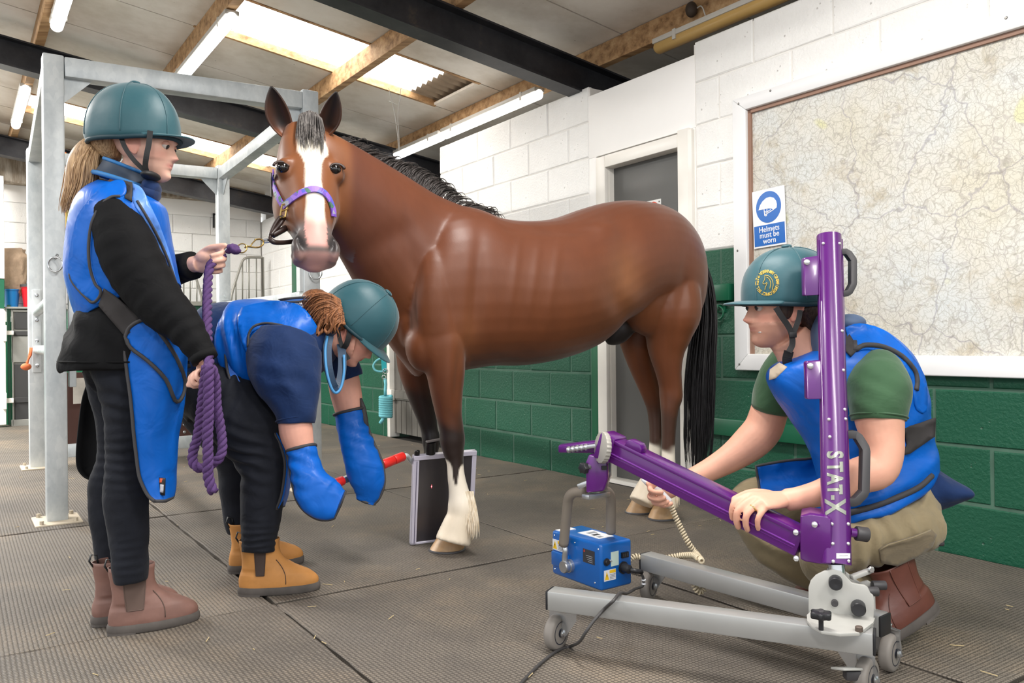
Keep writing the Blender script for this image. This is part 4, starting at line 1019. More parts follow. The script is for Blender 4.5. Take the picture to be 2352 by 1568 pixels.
tubew([W(618, 548, dd-.04), W(630, 556, dd-.04), W(650, 557, dd-.0), W(676, 554, dd+.05)], .0095, M_leather, 'chin_strap', hcw)
DR = dd-.04
tubew([W(604, 552, DR), W(612, 550, DR), W(622, 549, DR)], .004, M_chrome, 'ring', hcw)
tubew([W(604, 556, DR), W(612, 556, DR), W(622, 554, DR)], .004, M_chrome, 'ring', hcw)
# ================================================================== PEOPLE: tools
M_skin = vmat('skin', rough=.5, spec=.35, sss=.06, var=.05, vs=30)
M_teal = mat('teal cap silk', S(22, 78, 88), .5, var=.06, vs=8, sheen=.3, bump=.12, bs=16, bd=.01)
M_teald = mat('dark teal hem', S(14, 52, 62), .6)
M_strap = mat('black webbing', S(24, 24, 26), .6)
def cloth_mat(name, col, rough=.6, var=.1, bump=.25, bs=22, coat=0., sheen=.2, bd=.012, sc=(1, 1, 1), spec=.18):
    t = NT(name); v = t.coord('Object', sc); f = t.noise(v, 9, 4)
    t.base(t.ramp(f, [(.3, tuple(c*(1-var) for c in col)), (.7, tuple(min(1, c*(1+var)) for c in col))])); t.set(Roughness=rough, Sheen__Weight=sheen); t.b.inputs['Specular IOR Level'].default_value = spec
    if coat: t.set(Coat__Weight=coat, Coat__Roughness=.25)
    w = t.n('ShaderNodeTexNoise', Scale=bs, Detail=3.0, Roughness=.5, Distortion=.8); t.l(v, w.inputs['Vector'])
    t.bump(w.outputs['Fac'], bump, bd); return t.m
M_vest = cloth_mat('blue lead apron vinyl', S(6, 92, 186), .44, .07, .42, 9, .12, 0., .022)
M_vlite = cloth_mat('pale blue apron lining', S(92, 140, 220), .4, .06, .2, 11, .3, 0., .018)
M_trim = mat('dark grey binding', S(58, 56, 58), .7, var=.08)
M_elas = mat('dark elastic panel', S(46, 42, 42), .75, var=.12, vs=40)
M_jack = cloth_mat('black softshell', S(13, 13, 15), .8, .2, .3, 12, 0, .0, .02)
M_jean = cloth_mat('washed black denim', S(29, 31, 38), .85, .22, .35, 18, 0, .04, .012)
M_navy = cloth_mat('navy polo cotton', S(22, 44, 84), .75, .14, .4, 14, 0, .1, .016)
M_khaki = cloth_mat('khaki cargo cotton', S(142, 128, 100), .8, .12, .5, 13, 0, .2, .02)
M_kdark = cloth_mat('khaki pocket cotton', S(116, 104, 84), .8, .12, .4, 20, 0, .2, .012)
M_gshirt = cloth_mat('green t-shirt cotton', S(56, 88, 60), .75, .1, .3, 14, 0, .25, .014)
M_brownb = mat('worn brown leather', S(126, 92, 82), .55, var=.2, vs=12, bump=.12, bs=40)
M_tan = mat('tan nubuck leather', S(186, 128, 66), .65, var=.16, vs=12, bump=.1, bs=60)
M_oxb = mat('oxblood leather', S(98, 56, 46), .4, var=.2, vs=10, bump=.15, bs=40)
M_elast = mat('brown elastic', S(92, 74, 66), .8); M_elastd = mat('dark elastic', S(62, 48, 42), .8)
M_sole = mat('dusty black rubber sole', S(84, 78, 74), .8, var=.2, vs=18)
M_hairb = hair_mat('blonde hair', S(120, 88, 60), S(214, 178, 136)); M_hairn = hair_mat('auburn hair', S(84, 52, 34), S(172, 116, 78)); M_hairm = hair_mat('dark cropped hair', S(40, 30, 26), S(72, 56, 48))
M_scl = mat('eye white', S(196, 186, 178), .2, var=0); M_iris = mat('eye iris', S(44, 40, 40), .1, var=0)
M_lid = mat('eyelid skin', S(206, 150, 132), .5, var=.03)
SKIN, LIP, BROW = np.array(S(224, 172, 150)), np.array(S(196, 112, 104)), np.array(S(120, 88, 66))
class Head:
    def __init__(s, ear, fwd, up, H, d_w=1.0):
        s.H = H; s.f = Vector(fwd).normalized(); s.u = (Vector(up)-s.f*Vector(up).dot(s.f)).normalized(); s.l = s.u.cross(s.f)
        s.o = Vector(ear)-s.u*(.42*H)+s.f*(.03*H)
        s.w = d_w
    def p(s, x, y, z): return s.o+(s.f*x+s.l*y+s.u*z)*s.H
    def add(s, mb, nose=1.0, jaw=1.0):
        zs_ = [0, .03, .08, .15, .22, .30, .40, .50, .58, .68, .80, .90, .96, 1.0]
        fx = [.27, .335, .365, .36, .375, .385, .385, .39, .415, .42, .37, .24, .12, .02]
        bx = [-.02, -.02, -.03, -.06, -.13, -.24, -.34, -.41, -.45, -.46, -.42, -.30, -.17, -.02]
        wy = [.05, .10, .145, .20, .235, .262, .285, .30, .31, .318, .30, .22, .13, .02]
        n, m = 56, 64; rings = []
        for i in range(n):
            z = i/(n-1); F, B, w = np.interp(z, zs_, fx), np.interp(z, zs_, bx), np.interp(z, zs_, wy)
            if z < .3: w *= jaw
            ring = []
            for k in range(m):
                a = 2*PI*k/m; c, si = math.cos(a), math.sin(a); ex = 2.35
                cc = math.copysign(abs(c)**(2/ex), c); ss = math.copysign(abs(si)**(2/ex), si)
                xc = .02 if z > .2 else .06; x = xc+(F-xc)*cc if c > 0 else xc+(xc-B)*cc; y = w*ss
                if c > 0:
                    g = lambda y0, z0, sy, sz: math.exp(-((abs(y)-y0)/sy)**2-((z-z0)/sz)**2)
                    nr = np.interp(z, [.29, .315, .345, .38, .44, .50, .55], [0, .06, .105, .085, .05, .02, 0])*nose
                    sw = np.interp(z, [.3, .36, .5], [.062, .055, .038]); x += nr*math.exp(-(y/sw)**2)
                    x += .022*g(.052, .335, .03, .03)*nose
                    x -= .060*g(.135, .505, .075, .05); x += .026*g(.12, .585, .10, .035)
                    x += .020*math.exp(-(y/.10)**2-((z-.258)/.020)**2)+.018*math.exp(-(y/.085)**2-((z-.212)/.02)**2)-.018*math.exp(-(y/.11)**2-((z-.236)/.008)**2)
                    x -= .014*math.exp(-(y/.10)**2-((z-.175)/.02)**2); x += .022*math.exp(-(y/.08)**2-((z-.09)/.05)**2)
                    x += .012*g(.19, .40, .06, .06)
                ring.append(s.p(x, y, z))
            rings.append(ring)
        mb.loft(rings)
        for sg in (1, -1):   # ears
            c = s.p(-.05, .305*sg*s.w, .44); X = (s.f*.35+s.l*sg*.94).normalized()
            Ye = (s.f*.94-s.l*sg*.30-s.u*.12).normalized(); Ze = (s.u-s.f*.18).normalized()
            mb.ball(c, .030*s.H, .062*s.H, .105*s.H, X, Ye, Ze, 16, 12)
            c2 = c+X*(.022*s.H)-Ye*(.012*s.H)
            mb.tube([c2+Ye*(.072*s.H*math.cos(a))*(1 if math.sin(a) > -.2 else .8)+Ze*(.118*s.H*math.sin(a))-Ye*(.02*s.H*math.sin(a))+X*(.012*s.H*(-math.cos(a))) for a in [2*PI*q/24 for q in range(24)]], .0185*s.H, 8, closed=True)
    def colours(s, P, skin=SKIN, lip=LIP, brow=BROW, stubble=0.):
        q = P-np.array(s.o); x = q@np.array(s.f)/s.H; y = q@np.array(s.l)/s.H; z = q@np.array(s.u)/s.H
        C = np.tile(skin, (len(P), 1)); hd = (x > -.6) & (x < .7) & (np.abs(y) < .45) & (z > -.05) & (z < 1.1)
        fr = hd & (x > .25)
        C = mixc(C, lip, fr*np.exp(-((z-.236)/.03)**4-(y/.105)**4)*.7)
        C = mixc(C, np.array(S(214, 140, 124)), hd*np.exp(-((z-.37)/.08)**2-((np.abs(y)-.2)/.09)**2)*(x > .1)*.45)
        C = mixc(C, np.array(S(210, 132, 118)), hd*np.exp(-((z-.35)/.04)**2-(y/.07)**2)*(x > .4)*.45)
        C = mixc(C, brow, fr*np.exp(-((z-.600-.02*np.abs(y))/.017)**2)*(np.abs(y) > .05)*(np.abs(y) < .22)*.8)
        C = mixc(C, brow*.6, fr*np.exp(-((z-.525)/.012)**2-((np.abs(y)-.14)/.07)**4)*.55)
        C = mixc(C, np.array(S(206, 122, 108)), hd*(np.abs(y) > .29)*(x < .06)*(z > .3)*(z < .56)*.5)
        if stubble: C = mixc(C, np.array(S(150, 112, 98)), hd*(z < .31)*(x > -.02)*stubble)
        return C
    def eyes(s, par, look=(1, 0, -.25), lidm=None):
        lidm = lidm or M_lid
        for sg in (1, -1):
            c = s.p(.325, .138*sg, .503); r = .056*s.H; d = (s.f*look[0]+s.l*look[1]+s.u*look[2]).normalized()
            e = MB().ball(c, r, r, r, n=16, m=12).build('eye', M_scl, par, smooth=True)
            MB().ball(c+d*(r*.78), r*.66, r*.66, r*.30, d.orthogonal().normalized(), d.cross(d.orthogonal().normalized()), d, 14, 8).build('iris', M_iris, e, smooth=True)
            MB().ball(c+s.u*(r*.42)+s.f*(r*.02), r*1.08, r*1.12, r*.95, s.f, s.l, s.u, 16, 12).build('eyelid', lidm, par, smooth=True)
            MB().tube([c+(s.f*math.cos(a)+s.l*math.sin(a))*(r*1.02)-s.u*(r*(.10+.22*abs(a)))+s.f*(r*.05) for a in [-.95+1.9*q/8 for q in range(9)]], r*.07, 5).build('lash', M_iris, par, smooth=True)
def hand(mb, wrist, fwd, thumb, sc=1.0, curls=((40, 50, 35),)*4, thumb_dir=((.75, .65, -.2), (.85, .45, -.3), (.9, .3, -.35)), spread=(.10, .03, -.03, -.10), flip=1):
    """five-fingered hand; `thumb` points to the thumb side, fingers curl towards the palm"""
    f = Vector(fwd).normalized(); s_ = (Vector(thumb)-f*Vector(thumb).dot(f)).normalized(); pn = f.cross(s_)*flip     # pn: palm side
    w = Vector(wrist); rings = []
    for t, hw, ht_ in ((-.03, .026, .021), (0, .026, .02), (.02, .033, .018), (.05, .041, .0165), (.078, .043, .0145), (.092, .040, .011)):
        rings.append([w+f*(t*sc)+s_*(hw*sc*math.cos(2*PI*k/20))+pn*(ht_*sc*math.sin(2*PI*k/20)) for k in range(20)])
    mb.loft(rings)
    mb.ball(w+f*(.038*sc)+s_*(.022*sc)+pn*(.010*sc), .030*sc, .02*sc, .016*sc, f, s_, pn)
    fing = []
    for i in range(4):
        b = w+f*((.086, .092, .088, .078)[i]*sc)+s_*((.030, .0105, -.0095, -.0285)[i]*sc); ln = (.94, 1.04, .98, .78)[i]*sc
        d = (f+s_*spread[i]).normalized(); pts = [b-d*(.03*sc), b]; ax = d.cross(pn).normalized(); a = 0
        for seg_, cu in zip((.046, .028, .023), curls[i]):
            a += math.radians(cu); dd_ = d*math.cos(a)+pn*math.sin(a); pts.append(pts[-1]+dd_*(seg_*ln))
        fing.append(pts)
        r0 = (.0098, .0102, .0096, .0085)[i]*sc
        A = [Vector(p) for p in crom([tuple(p) for p in pts], 4)]; n = len(A)
        mb.tube(A, [r0*(1.08-.26*q/(n-1)) for q in range(n)], 12); mb.ball(A[-1], r0*.84, r0*.84, r0*.84, n=10, m=8)
    pts = [w+f*(.015*sc)+s_*(.018*sc), w+f*(.034*sc)+s_*(.036*sc)]
    for seg_, (a, b, c) in zip((.036, .031, .024), thumb_dir): pts.append(pts[-1]+(f*a+s_*b+pn*c).normalized()*(seg_*sc))
    A = [Vector(p) for p in crom([tuple(p) for p in pts], 4)]; n = len(A)
    mb.tube(A, [.0125*sc*(1-.22*q/(n-1)) for q in range(n)], 12); mb.ball(A[-1], .0098*sc, .0098*sc, .0098*sc, n=10, m=8)
    return fing
def wrinkle(me, amp, scale, folds=(), seed=0.):
    """cloth relief: soft noise along the normals plus fold rings (centre, radius, direction, wavelength, amp)"""
    P = verts_np(me); N = np.empty(len(P)*3); me.vertices.foreach_get('normal', N); N = N.reshape(-1, 3)
    d = np.array([mnoise.noise(Vector((p[0]*scale[0]+seed, p[1]*scale[1], p[2]*scale[2])))+.5*mnoise.noise(Vector((p[0]*scale[0]*2.3, p[1]*scale[1]*2.3+seed, p[2]*scale[2]*2.3))) for p in P])*amp
    for c, r, dr, wl, am in folds:
        q = P-np.array(c); g = np.exp(-(q**2).sum(1)/r**2); ph = q@np.array(Vector(dr).normalized())*2*PI/wl
        ph = ph+1.6*np.array([mnoise.noise(Vector(p)*14) for p in P]); d = d+g*am*np.sin(ph)
    set_verts(me, P+N*d[:, None])
def garment(mbs, name, m, par, amp=.004, scale=(9, 9, 9), folds=(), vox=None, smooth_=5, seed=0., open_=False):
    mb = mbs
    me = remesh(mb, vox, smooth_) if vox else mb.mesh()
    wrinkle(me, amp, scale, folds, seed)
    return link(name, me, m, par, True)
def bvh_of(o_or_me):
    me = o_or_me.data if hasattr(o_or_me, 'data') else o_or_me
    return BVHTree.FromPolygons([v.co.copy() for v in me.vertices], [tuple(p.vertices) for p in me.polygons])
def inpoly(x, y, poly):
    c = False; j = len(poly)-1
    for i in range(len(poly)):
        xi, yi = poly[i]; xj, yj = poly[j]
        if (yi > y) != (yj > y) and x < (xj-xi)*(y-yi)/(yj-yi)+xi: c = not c
        j = i
    return c
def panel(poly, bvh, d0, off, m, name, par, trim=None, res=9, th=.005, trim_r=.0045, smooth_poly=3, relax=10, amp=.003, seed=0., tp=None):
    """a piece of cloth cut to an outline, draped on the body below it, with bound edges"""
    pl = [tuple(p) for p in crom(list(poly)+[poly[0]], smooth_poly)[:-1]] if smooth_poly > 1 else list(poly)
    bd_ = []
    for i in range(len(pl)):
        a, b = np.array(pl[i]), np.array(pl[(i+1) % len(pl)]); k = max(1, int(np.linalg.norm(b-a)/res))
        bd_ += [tuple(a+(b-a)*j/k) for j in range(k)]
    xs = [p[0] for p in bd_]; ys = [p[1] for p in bd_]; pts = list(bd_)
    bb = np.array(bd_)
    for x in np.arange(min(xs)+res*.5, max(xs), res):
        for y in np.arange(min(ys)+res*.5, max(ys), res):
            if inpoly(x, y, bd_) and np.min(np.hypot(bb[:, 0]-x, bb[:, 1]-y)) > res*.55: pts.append((x, y))
    nb = len(bd_)
    r_ = geometry.delaunay_2d_cdt([Vector(p) for p in pts], [(i, (i+1) % nb) for i in range(nb)], [], 1, 1e-5)
    V2, _, F2 = r_[0], r_[1], r_[2]
    dep = []
    for p in V2:
        r = ray(p.x, p.y); L = r.length; h = bvh.ray_cast(CAM, r/L)
        if h[0] is None:
            q = bvh.find_nearest(W(p.x, p.y, d0)); dep.append(q[0].y)
        else: dep.append(h[0].y)
    dep = np.array(dep); nbr = [set() for _ in V2]
    for f in F2:
        for i in range(len(f)): nbr[f[i]].add(f[(i+1) % len(f)]); nbr[f[(i+1) % len(f)]].add(f[i])
    d_orig = dep.copy()
    for _ in range(relax):
        dep = np.minimum(np.array([dep[i]*.4+.6*np.mean([dep[j] for j in nb_]) if nb_ else dep[i] for i, nb_ in enumerate(nbr)]), d_orig+.004)
    vs = []
    for i, p in enumerate(V2):
        r = ray(p.x, p.y); w_ = CAM+r*(dep[i]); w_ -= r.normalized()*(off+amp*mnoise.noise(Vector((p.x*.022+seed, p.y*.022, 0)))); vs.append(w_)
    me = bpy.data.meshes.new(name); me.from_pydata([tuple(v) for v in vs], [], [tuple(f) for f in F2])
    bm = bmesh.new(); bm.from_mesh(me); bmesh.ops.recalc_face_normals(bm, faces=bm.faces); bm.to_mesh(me); bm.free()
    c = me.polygons[0]
    if sum((p.normal.dot(CAM-p.center) > 0) for p in me.polygons) < len(me.polygons)/2: me.flip_normals()
    me = modded(me, [('SOLIDIFY', dict(thickness=th, offset=-1.))])
    o = link(name, me, m, par, True)
    if trim and tp:
        b2 = bvh_of(o); E = []
        for q in crom(tp, 6):
            r = ray(q[0], q[1]).normalized(); h = b2.ray_cast(CAM, r)
            if h[0] is None: h = b2.find_nearest(W(q[0], q[1], d0))
            E.append(h[0]-r*.002)
        MB().tube(E, trim_r, 6).build('binding', trim, o, smooth=True)
    elif trim:
        edge = vs[:nb] if len(V2) >= nb else vs
        MB().tube([v-ray(*proj(np.array([tuple(v)]))[0][:2]).normalized()*.001 for v in edge], trim_r, 6, closed=True).build('binding', trim, o, smooth=True)
    return o
def curve_strip(pts, w, th, m, name, par, k=5, facing=None, closed=False):
    """flat strap through world points, its face turned to `facing`"""
    A = [Vector(p) for p in crom([tuple(p) for p in pts], k)]; rings = []
    for i, p in enumerate(A):
        T = (A[min(i+1, len(A)-1)]-A[max(i-1, 0)]).normalized(); fc = (facing if facing is not None else (CAM-p)).normalized()
        S_ = T.cross(fc).normalized(); N = S_.cross(T)
        rings.append([p+S_*w/2+N*th/2, p-S_*w/2+N*th/2, p-S_*w/2-N*th/2, p+S_*w/2-N*th/2])
    return MB().loft(rings).build(name, m, par, fix=True)
def helmet(hd, par, a=.135, b=.118, wd=.095, h=.148, cz=.63, cx=.0, tilt=0., peak=.075, drop=.02, badge=None):
    """riding helmet with a stretched silk: shell, hem, button, seams, peak"""
    H = hd.H; c = hd.p(cx, 0, cz); R_ = Matrix.Rotation(tilt, 3, hd.l); f, u, l = R_@hd.f, R_@hd.u, hd.l
    def pt(ph, th, k=1.0):
        co, si = math.cos(ph), math.sin(ph); ax = a if co > 0 else b; e = 2.25
        s_, cz_ = math.sin(th)**(2/e), math.copysign(abs(math.cos(th))**(2/e), math.cos(th))
        return c+f*(ax*co*s_*k)+l*(wd*si*s_*k)+u*(h*cz_*k if cz_ > 0 else .06*cz_*k)
    n, m = 44, 22; rings = []; TH = PI/2+.42
    for i in range(1, m+1):
        th = TH*i/m
        rings.append([pt(2*PI*k/n, th-(.25*max(0, math.cos(2*PI*k/n)))*(i/m)**3, .965+.035*(1 if i < m else .6)) for k in range(n)])
    mb = MB(); mb.loft(rings[::-1], caps=False); k0 = len(mb.v); mb.v.append(tuple(c+u*(h))); 
    base = (m-1)*n
    mb.f += [(base+(k+1) % n, base+k, k0) for k in range(n)]
    me = mb.mesh(); bm = bmesh.new(); bm.from_mesh(me); bmesh.ops.recalc_face_normals(bm, faces=bm.faces); bm.to_mesh(me); bm.free()
    wrinkle(me, .0012, (22, 22, 22)); me = modded(me, [('SOLIDIFY', dict(thickness=.012, offset=-1.))])
    hm = link('helmet', me, M_teal, par, True)
    mb = MB(); mb.tube([pt(2*PI*k/n, TH-.02-(.25*max(0, math.cos(2*PI*k/n))), .985) for k in range(n)], .008, 8, closed=True); mb.build('hem', M_teald, hm, smooth=True)
    mb = MB(); mb.ball(c+u*(h+.003), .017, .017, .007, f, l, u, 16, 8); mb.build('button', M_teal, hm, smooth=True)
    for k in range(6):
        ph = PI/6+k*PI/3; mb = MB(); mb.tube([pt(ph, .12+(PI/2-.0)*i/14, 1.004) for i in range(15)], .0016, 5); mb.build('seam', M_teal, hm, smooth=True)
    vs = []; nj, ni = 20, 6; th0 = PI/2+.06
    for j in range(nj+1):
        ph = -1.15+2.3*j/nj; p0 = pt(ph, th0, .97); ex = peak*max(0, math.cos(ph/1.15*PI/2))**.6
        for i in range(ni+1):
            t = i/ni; vs.append(p0+(f*.96+l*(.28*math.sin(ph)))*(ex*t)-u*(drop*t*t+.010*(1-math.cos(ph))*t)-u*(.008*(abs(math.sin(ph))**2)))
    me = MB().add(vs, [(j*(ni+1)+i, j*(ni+1)+i+1, (j+1)*(ni+1)+i+1, (j+1)*(ni+1)+i) for j in range(nj) for i in range(ni)]).mesh()
    me = modded(me, [('SOLIDIFY', dict(thickness=.006, offset=0.)), ('SUBSURF', dict(levels=1))]); link('peak', me, M_teal, hm, True)
    hm['_'] = 0; del hm['_']
    return hm, pt, (c, f, u, l)
def boot(heel, toe, m, m_el, par, hgt=.19, up=Z, side=None, wd=1.0, L=None, tab=True, sole_m=None, gus=(.055, .112), gt=.012):
    heel, toe = Vector(heel), Vector(toe); f = (toe-heel); L = L or f.length; f.normalize(); u = (Vector(up)-f*Vector(up).dot(f)).normalized(); s_ = u.cross(f)
    k = L/.29
    prof = [(.026, 0, .288, .050), (.04, -.002, .290, .0515), (.055, -.001, .282, .051), (.07, .002, .262, .049), (.085, .006, .232, .046), (.10, .009, .198, .043), (.12, .010, .166, .040), (.145, .008, .150, .040), (.17, .003, .146, .042), (hgt, -.002, .148, .045)]
    A = crom(prof, 3)
    def ringpt(z, a):
        xh, xf, w = [np.interp(z, A[:, 0], A[:, q]) for q in (1, 2, 3)]; xc = (xh+xf)/2; rx = (xf-xh)/2
        co, si = math.cos(a), math.sin(a); e = 2.6 if z < .08 else 2.2
        co = math.copysign(abs(co)**(2/e), co); si = math.copysign(abs(si)**(2/e), si)
        ww = w*(1-.16*(1 if (co < 0 and z < .09) else 0)*abs(co)); 
        return heel+f*((xc+rx*co)*k)+s_*(ww*si*wd)+u*z
    rings = [[ringpt(z, 2*PI*j/36) for j in range(36)] for z in A[:, 0]]
    mb = MB(); mb.loft(rings, caps=False); me = mb.mesh()
    bm = bmesh.new(); bm.from_mesh(me); bmesh.ops.recalc_face_normals(bm, faces=bm.faces); bm.to_mesh(me); bm.free()
    wrinkle(me, .0022, (26, 26, 26)); me = modded(me, [('SOLIDIFY', dict(thickness=.004, offset=-1.))])
    bt = link('boot', me, m, par, True)
    mb = MB()
    out = lambda z, g: [ringpt(.03, 2*PI*j/36)*1.0+(ringpt(.03, 2*PI*j/36)-(heel+f*(.145*k)+u*.03)).normalized()*g+u*(z-.03) for j in range(36)]
    mb.loft([out(.004, .002), out(.010, .006), out(.024, .006), out(.031, .003)]); mb.build('sole', sole_m or M_sole, bt, smooth='auto')
    mb = MB(); hb_ = [p for p in out(0, .005) if (p-heel).dot(f) < .085*k]
    mb.prism(hb_, u*.014); mb.build('heel_block', sole_m or M_sole, bt, fix=True)
    for sg in (1, -1):
        vs = []; ni, nj = 8, 10
        for i in range(ni+1):
            z = .075+(hgt-.078)*i/ni
            for j in range(nj+1):
                x = gus[0]+(gus[1]-gus[0])*j/nj; x = x+(.5-(j/nj))*gt*(1-i/ni)**2
                xh, xf, w = [np.interp(z, A[:, 0], A[:, q]) for q in (1, 2, 3)]; xc, rx = (xh+xf)/2, (xf-xh)/2
                q = max(-.98, min(.98, (x-xc)/rx)); y = w*(1-abs(q)**2.2)**(1/2.2)*wd
                vs.append(heel+f*(x*k)+s_*(sg*(y+.0022))+u*z)
        MB().add(vs, [(i*(nj+1)+j, i*(nj+1)+j+1, (i+1)*(nj+1)+j+1, (i+1)*(nj+1)+j) for i in range(ni) for j in range(nj)]).build('elastic_gusset', m_el, bt, smooth=True, fix=True)
        MB().tube([vs[i*(nj+1)] for i in range(ni, -1, -1)]+[vs[j] for j in range(1, nj)]+[vs[i*(nj+1)+nj] for i in range(ni+1)], .0016, 5).build('gusset_seam', m_el, bt, smooth=True)
        sm = []
        for q in range(10):
            t_ = q/9; x = .135+.035*t_+.012*math.sin(t_*PI); z = .125-.085*t_; xh, xf, w = [np.interp(z, A[:, 0], A[:, c_]) for c_ in (1, 2, 3)]; xc, rx = (xh+xf)/2, (xf-xh)/2
            qq = max(-.985, min(.985, (x-xc)/rx)); sm.append(heel+f*(x*k)+s_*(sg*(w*(1-abs(qq)**2.3)**(1/2.3)*wd+.0008))+u*z)
        MB().tube(sm, .0013, 5).build('vamp_seam', m_el, bt, smooth=True)
    if tab:
        mb = MB(); b0 = heel+f*(.002)+u*(hgt-.012); mb.tube([b0, b0-f*.012+u*.02, b0-f*.006+u*.04, b0+f*.01+u*.035, b0+f*.014+u*.01], .003, 6, ell=2.2); mb.build('pull_tab', M_strap, bt, smooth=True)
    return bt
# ================================================================== YOUNG WOMAN HOLDING THE ROPE
GD = 2.58
girl = empty('person', G(310, 1440), 'young woman standing in teal helmet and blue apron over black jacket, holding purple lead rope', 'person')
hd = Head(W(305, 337, GD-.065)+Vector((0, .065, 0)), (.995, .06, -.07), (.08, 0, 1), .226)
b = MB(); hd.add(b, nose=.95, jaw=.92)
limb(b, [(322, 372, GD, 34, 1.0), (305, 400, GD, 33, 1.0), (290, 428, GD, 38, 1.1), (284, 455, GD, 66, 1.5)], 24, 3)
limb(b, [(284, 450, GD, 66, 1.6), (280, 500, GD, 84, 1.7), (282, 600, GD, 84, 1.4), (296, 700, GD, 84, 1.4), (298, 800, GD, 92, 1.4), (296, 850, GD, 80, 1.4)], 24, 3)
limb(b, [(262, 490, 2.43, 36), (290, 570, 2.41, 38), (330, 650, 2.40, 34), (400, 735, 2.375, 28), (452, 795, 2.355, 21), (472, 826, 2.345, 18)], 16, 3)
limb(b, [(300, 490, 2.74, 34), (325, 580, 2.79, 33), (350, 640, 2.79, 30), (400, 622, 2.765, 24), (440, 608, 2.735, 19), (455, 606, 2.73, 19)], 16, 3)
for x0, d0 in ((288, 2.50), (258, 2.70)):
    limb(b, [(x0+2, 850, d0, 46), (x0, 960, d0, 34), (x0-4, 1050, d0, 26), (x0-2, 1150, d0, 28), (x0+2, 1230, d0, 18)], 16, 3)
hand(b, W(446, 607, 2.732), (.94, .02, .10), (.0, -.25, 1), .98, ((48, 62, 40), (58, 70, 42), (62, 74, 42), (66, 74, 40)), ((.8, .35, .2), (.96, .10, .1), (.98, -.02, .1)), flip=1)
hand(b, W(468, 812, 2.352), (.14, .0, -1), (-.5, .75, .1), .86, ((72, 92, 60), (76, 92, 60), (78, 92, 60), (80, 92, 60)), ((.8, .2, .6), (.7, -.2, .7), (.5, -.5, .6)), flip=-1)
gm = remesh(b, .0040, 4, .45); set_cols(gm, hd.colours(verts_np(gm), np.array(S(228, 180, 160)), np.array(S(204, 122, 116)), np.array(S(150, 116, 88)))); link('body', gm, M_skin, girl, True)
hd.eyes(girl, (1, 0, -.5))
# hair under the helmet, ponytail
mb = MB(); limb(mb, [(248, 296, GD, 46, 1.3), (246, 324, GD, 38, 1.3), (256, 348, GD, 26, 1.5), (266, 368, GD, 14, 1.4)], 20, 3); garment(mb, 'hair', M_hairb, girl, .004, (20, 20, 20))
mb = MB(); limb(mb, [(243, 326, GD, 13), (218, 336, GD, 26), (197, 366, GD, 34), (187, 410, GD, 34), (175, 452, GD, 27), (163, 484, GD, 12)], 18, 5)
PT = [(246, 324), (216, 332), (193, 372), (185, 420), (170, 462), (158, 494)]
gd = [[W(x+dx*(0, .5, 1, 1.05, .8, .4)[i], y+abs(dx)*.15*(i > 0), GD+dz*(0, .5, 1, 1, .8, .4)[i]) for i, (x, y) in enumerate(PT)] for dx, dz in ((-34, 0), (-24, -.04), (0, -.055), (24, -.04), (32, 0), (10, .04))]
locks(mb, gd, 260, .0036, .007, 5, 4, .25, 21); mb.build('ponytail', M_hairb, girl, smooth=True)
MB().tube(arc(W(240, 330, GD), Z, Vector((0, 1, 0)), .022, 0, 2*PI*15/16, 16), .006, 6, closed=True).build('hair_tie', mat('hair tie', S(120, 90, 62), .6), girl, smooth=True)
hm, hpt_, fr_ = helmet(hd, girl, .140, .152, .112, .166, .625, -.145, math.radians(-3), .052, .002)
# harness
fw = lambda x, y, d=2.495: W(x, y, d)
for pts, w_ in ((((345, 300), (342, 330), (336, 360), (334, 382), (338, 398)), .016), (((277, 312), (288, 340), (308, 368), (330, 390), (342, 404)), .014)):
    curve_strip([fw(x, y, 2.485+.0006*max(0, y-370)) for x, y in pts], w_, .003, M_strap, 'chin_strap', hm)
mb = MB(); mb.ball(W(346, 404, 2.52), .024, .05, .014); mb.build('chin_cup', M_strap, hm, smooth=True)
# jacket
jb = MB(); limb(jb, [(292, 440, GD, 46, 1.3), (284, 480, GD, 84, 1.5), (282, 560, GD, 98, 1.4), (288, 640, GD, 102, 1.3), (300, 700, GD, 108, 1.25), (297, 765, GD, 122, 1.15), (292, 815, GD, 134, 1.08), (290, 838, GD, 138, 1.05), (290, 846, GD, 135, 1.05)], 40, 6)
jo = garment(jb, 'jacket', M_jack, girl, .006, (7, 7, 5), [(W(215, 760, 2.45), .16, (.5, 0, 1), .09, .006), (W(240, 800, 2.45), .18, (1, 0, .2), .08, .005)])
mb = MB(); mb.tube([Vector(p) for p in sect([(290, 828, GD, 138.5, 1.05), (290, 832, GD, 138.5, 1.05)], 40, 1)[0]], .003, 5, closed=True); mb.build('hem_seam', M_jack, jo, smooth=True)
sb = MB(); limb(sb, [(255, 478, 2.46, 42), (268, 508, 2.43, 55), (287, 562, 2.41, 65), (320, 630, 2.40, 64), (372, 698, 2.385, 57), (418, 744, 2.37, 46), (448, 785, 2.355, 36), (470, 824, 2.345, 29)], 32, 6)
so = garment(sb, 'sleeve', M_jack, girl, .005, (8, 8, 8), [(W(330, 640, 2.36), .09, (.6, 0, -.8), .05, .005), (W(420, 750, 2.33), .08, (.6, 0, -.8), .045, .004), (W(265, 540, 2.36), .09, (.3, 0, -1), .06, .004)])
mb = MB(); limb(mb, [(464, 812, 2.347, 31), (472, 827, 2.345, 30)], 24, 2); mb.build('cuff', M_jack, so, smooth=True)
sb = MB(); limb(sb, [(300, 490, 2.74, 48), (325, 580, 2.80, 48), (352, 638, 2.80, 43), (398, 622, 2.77, 35), (443, 609, 2.735, 31)], 28, 5)
so2 = garment(sb, 'sleeve', M_jack, girl, .004, (9, 9, 9))
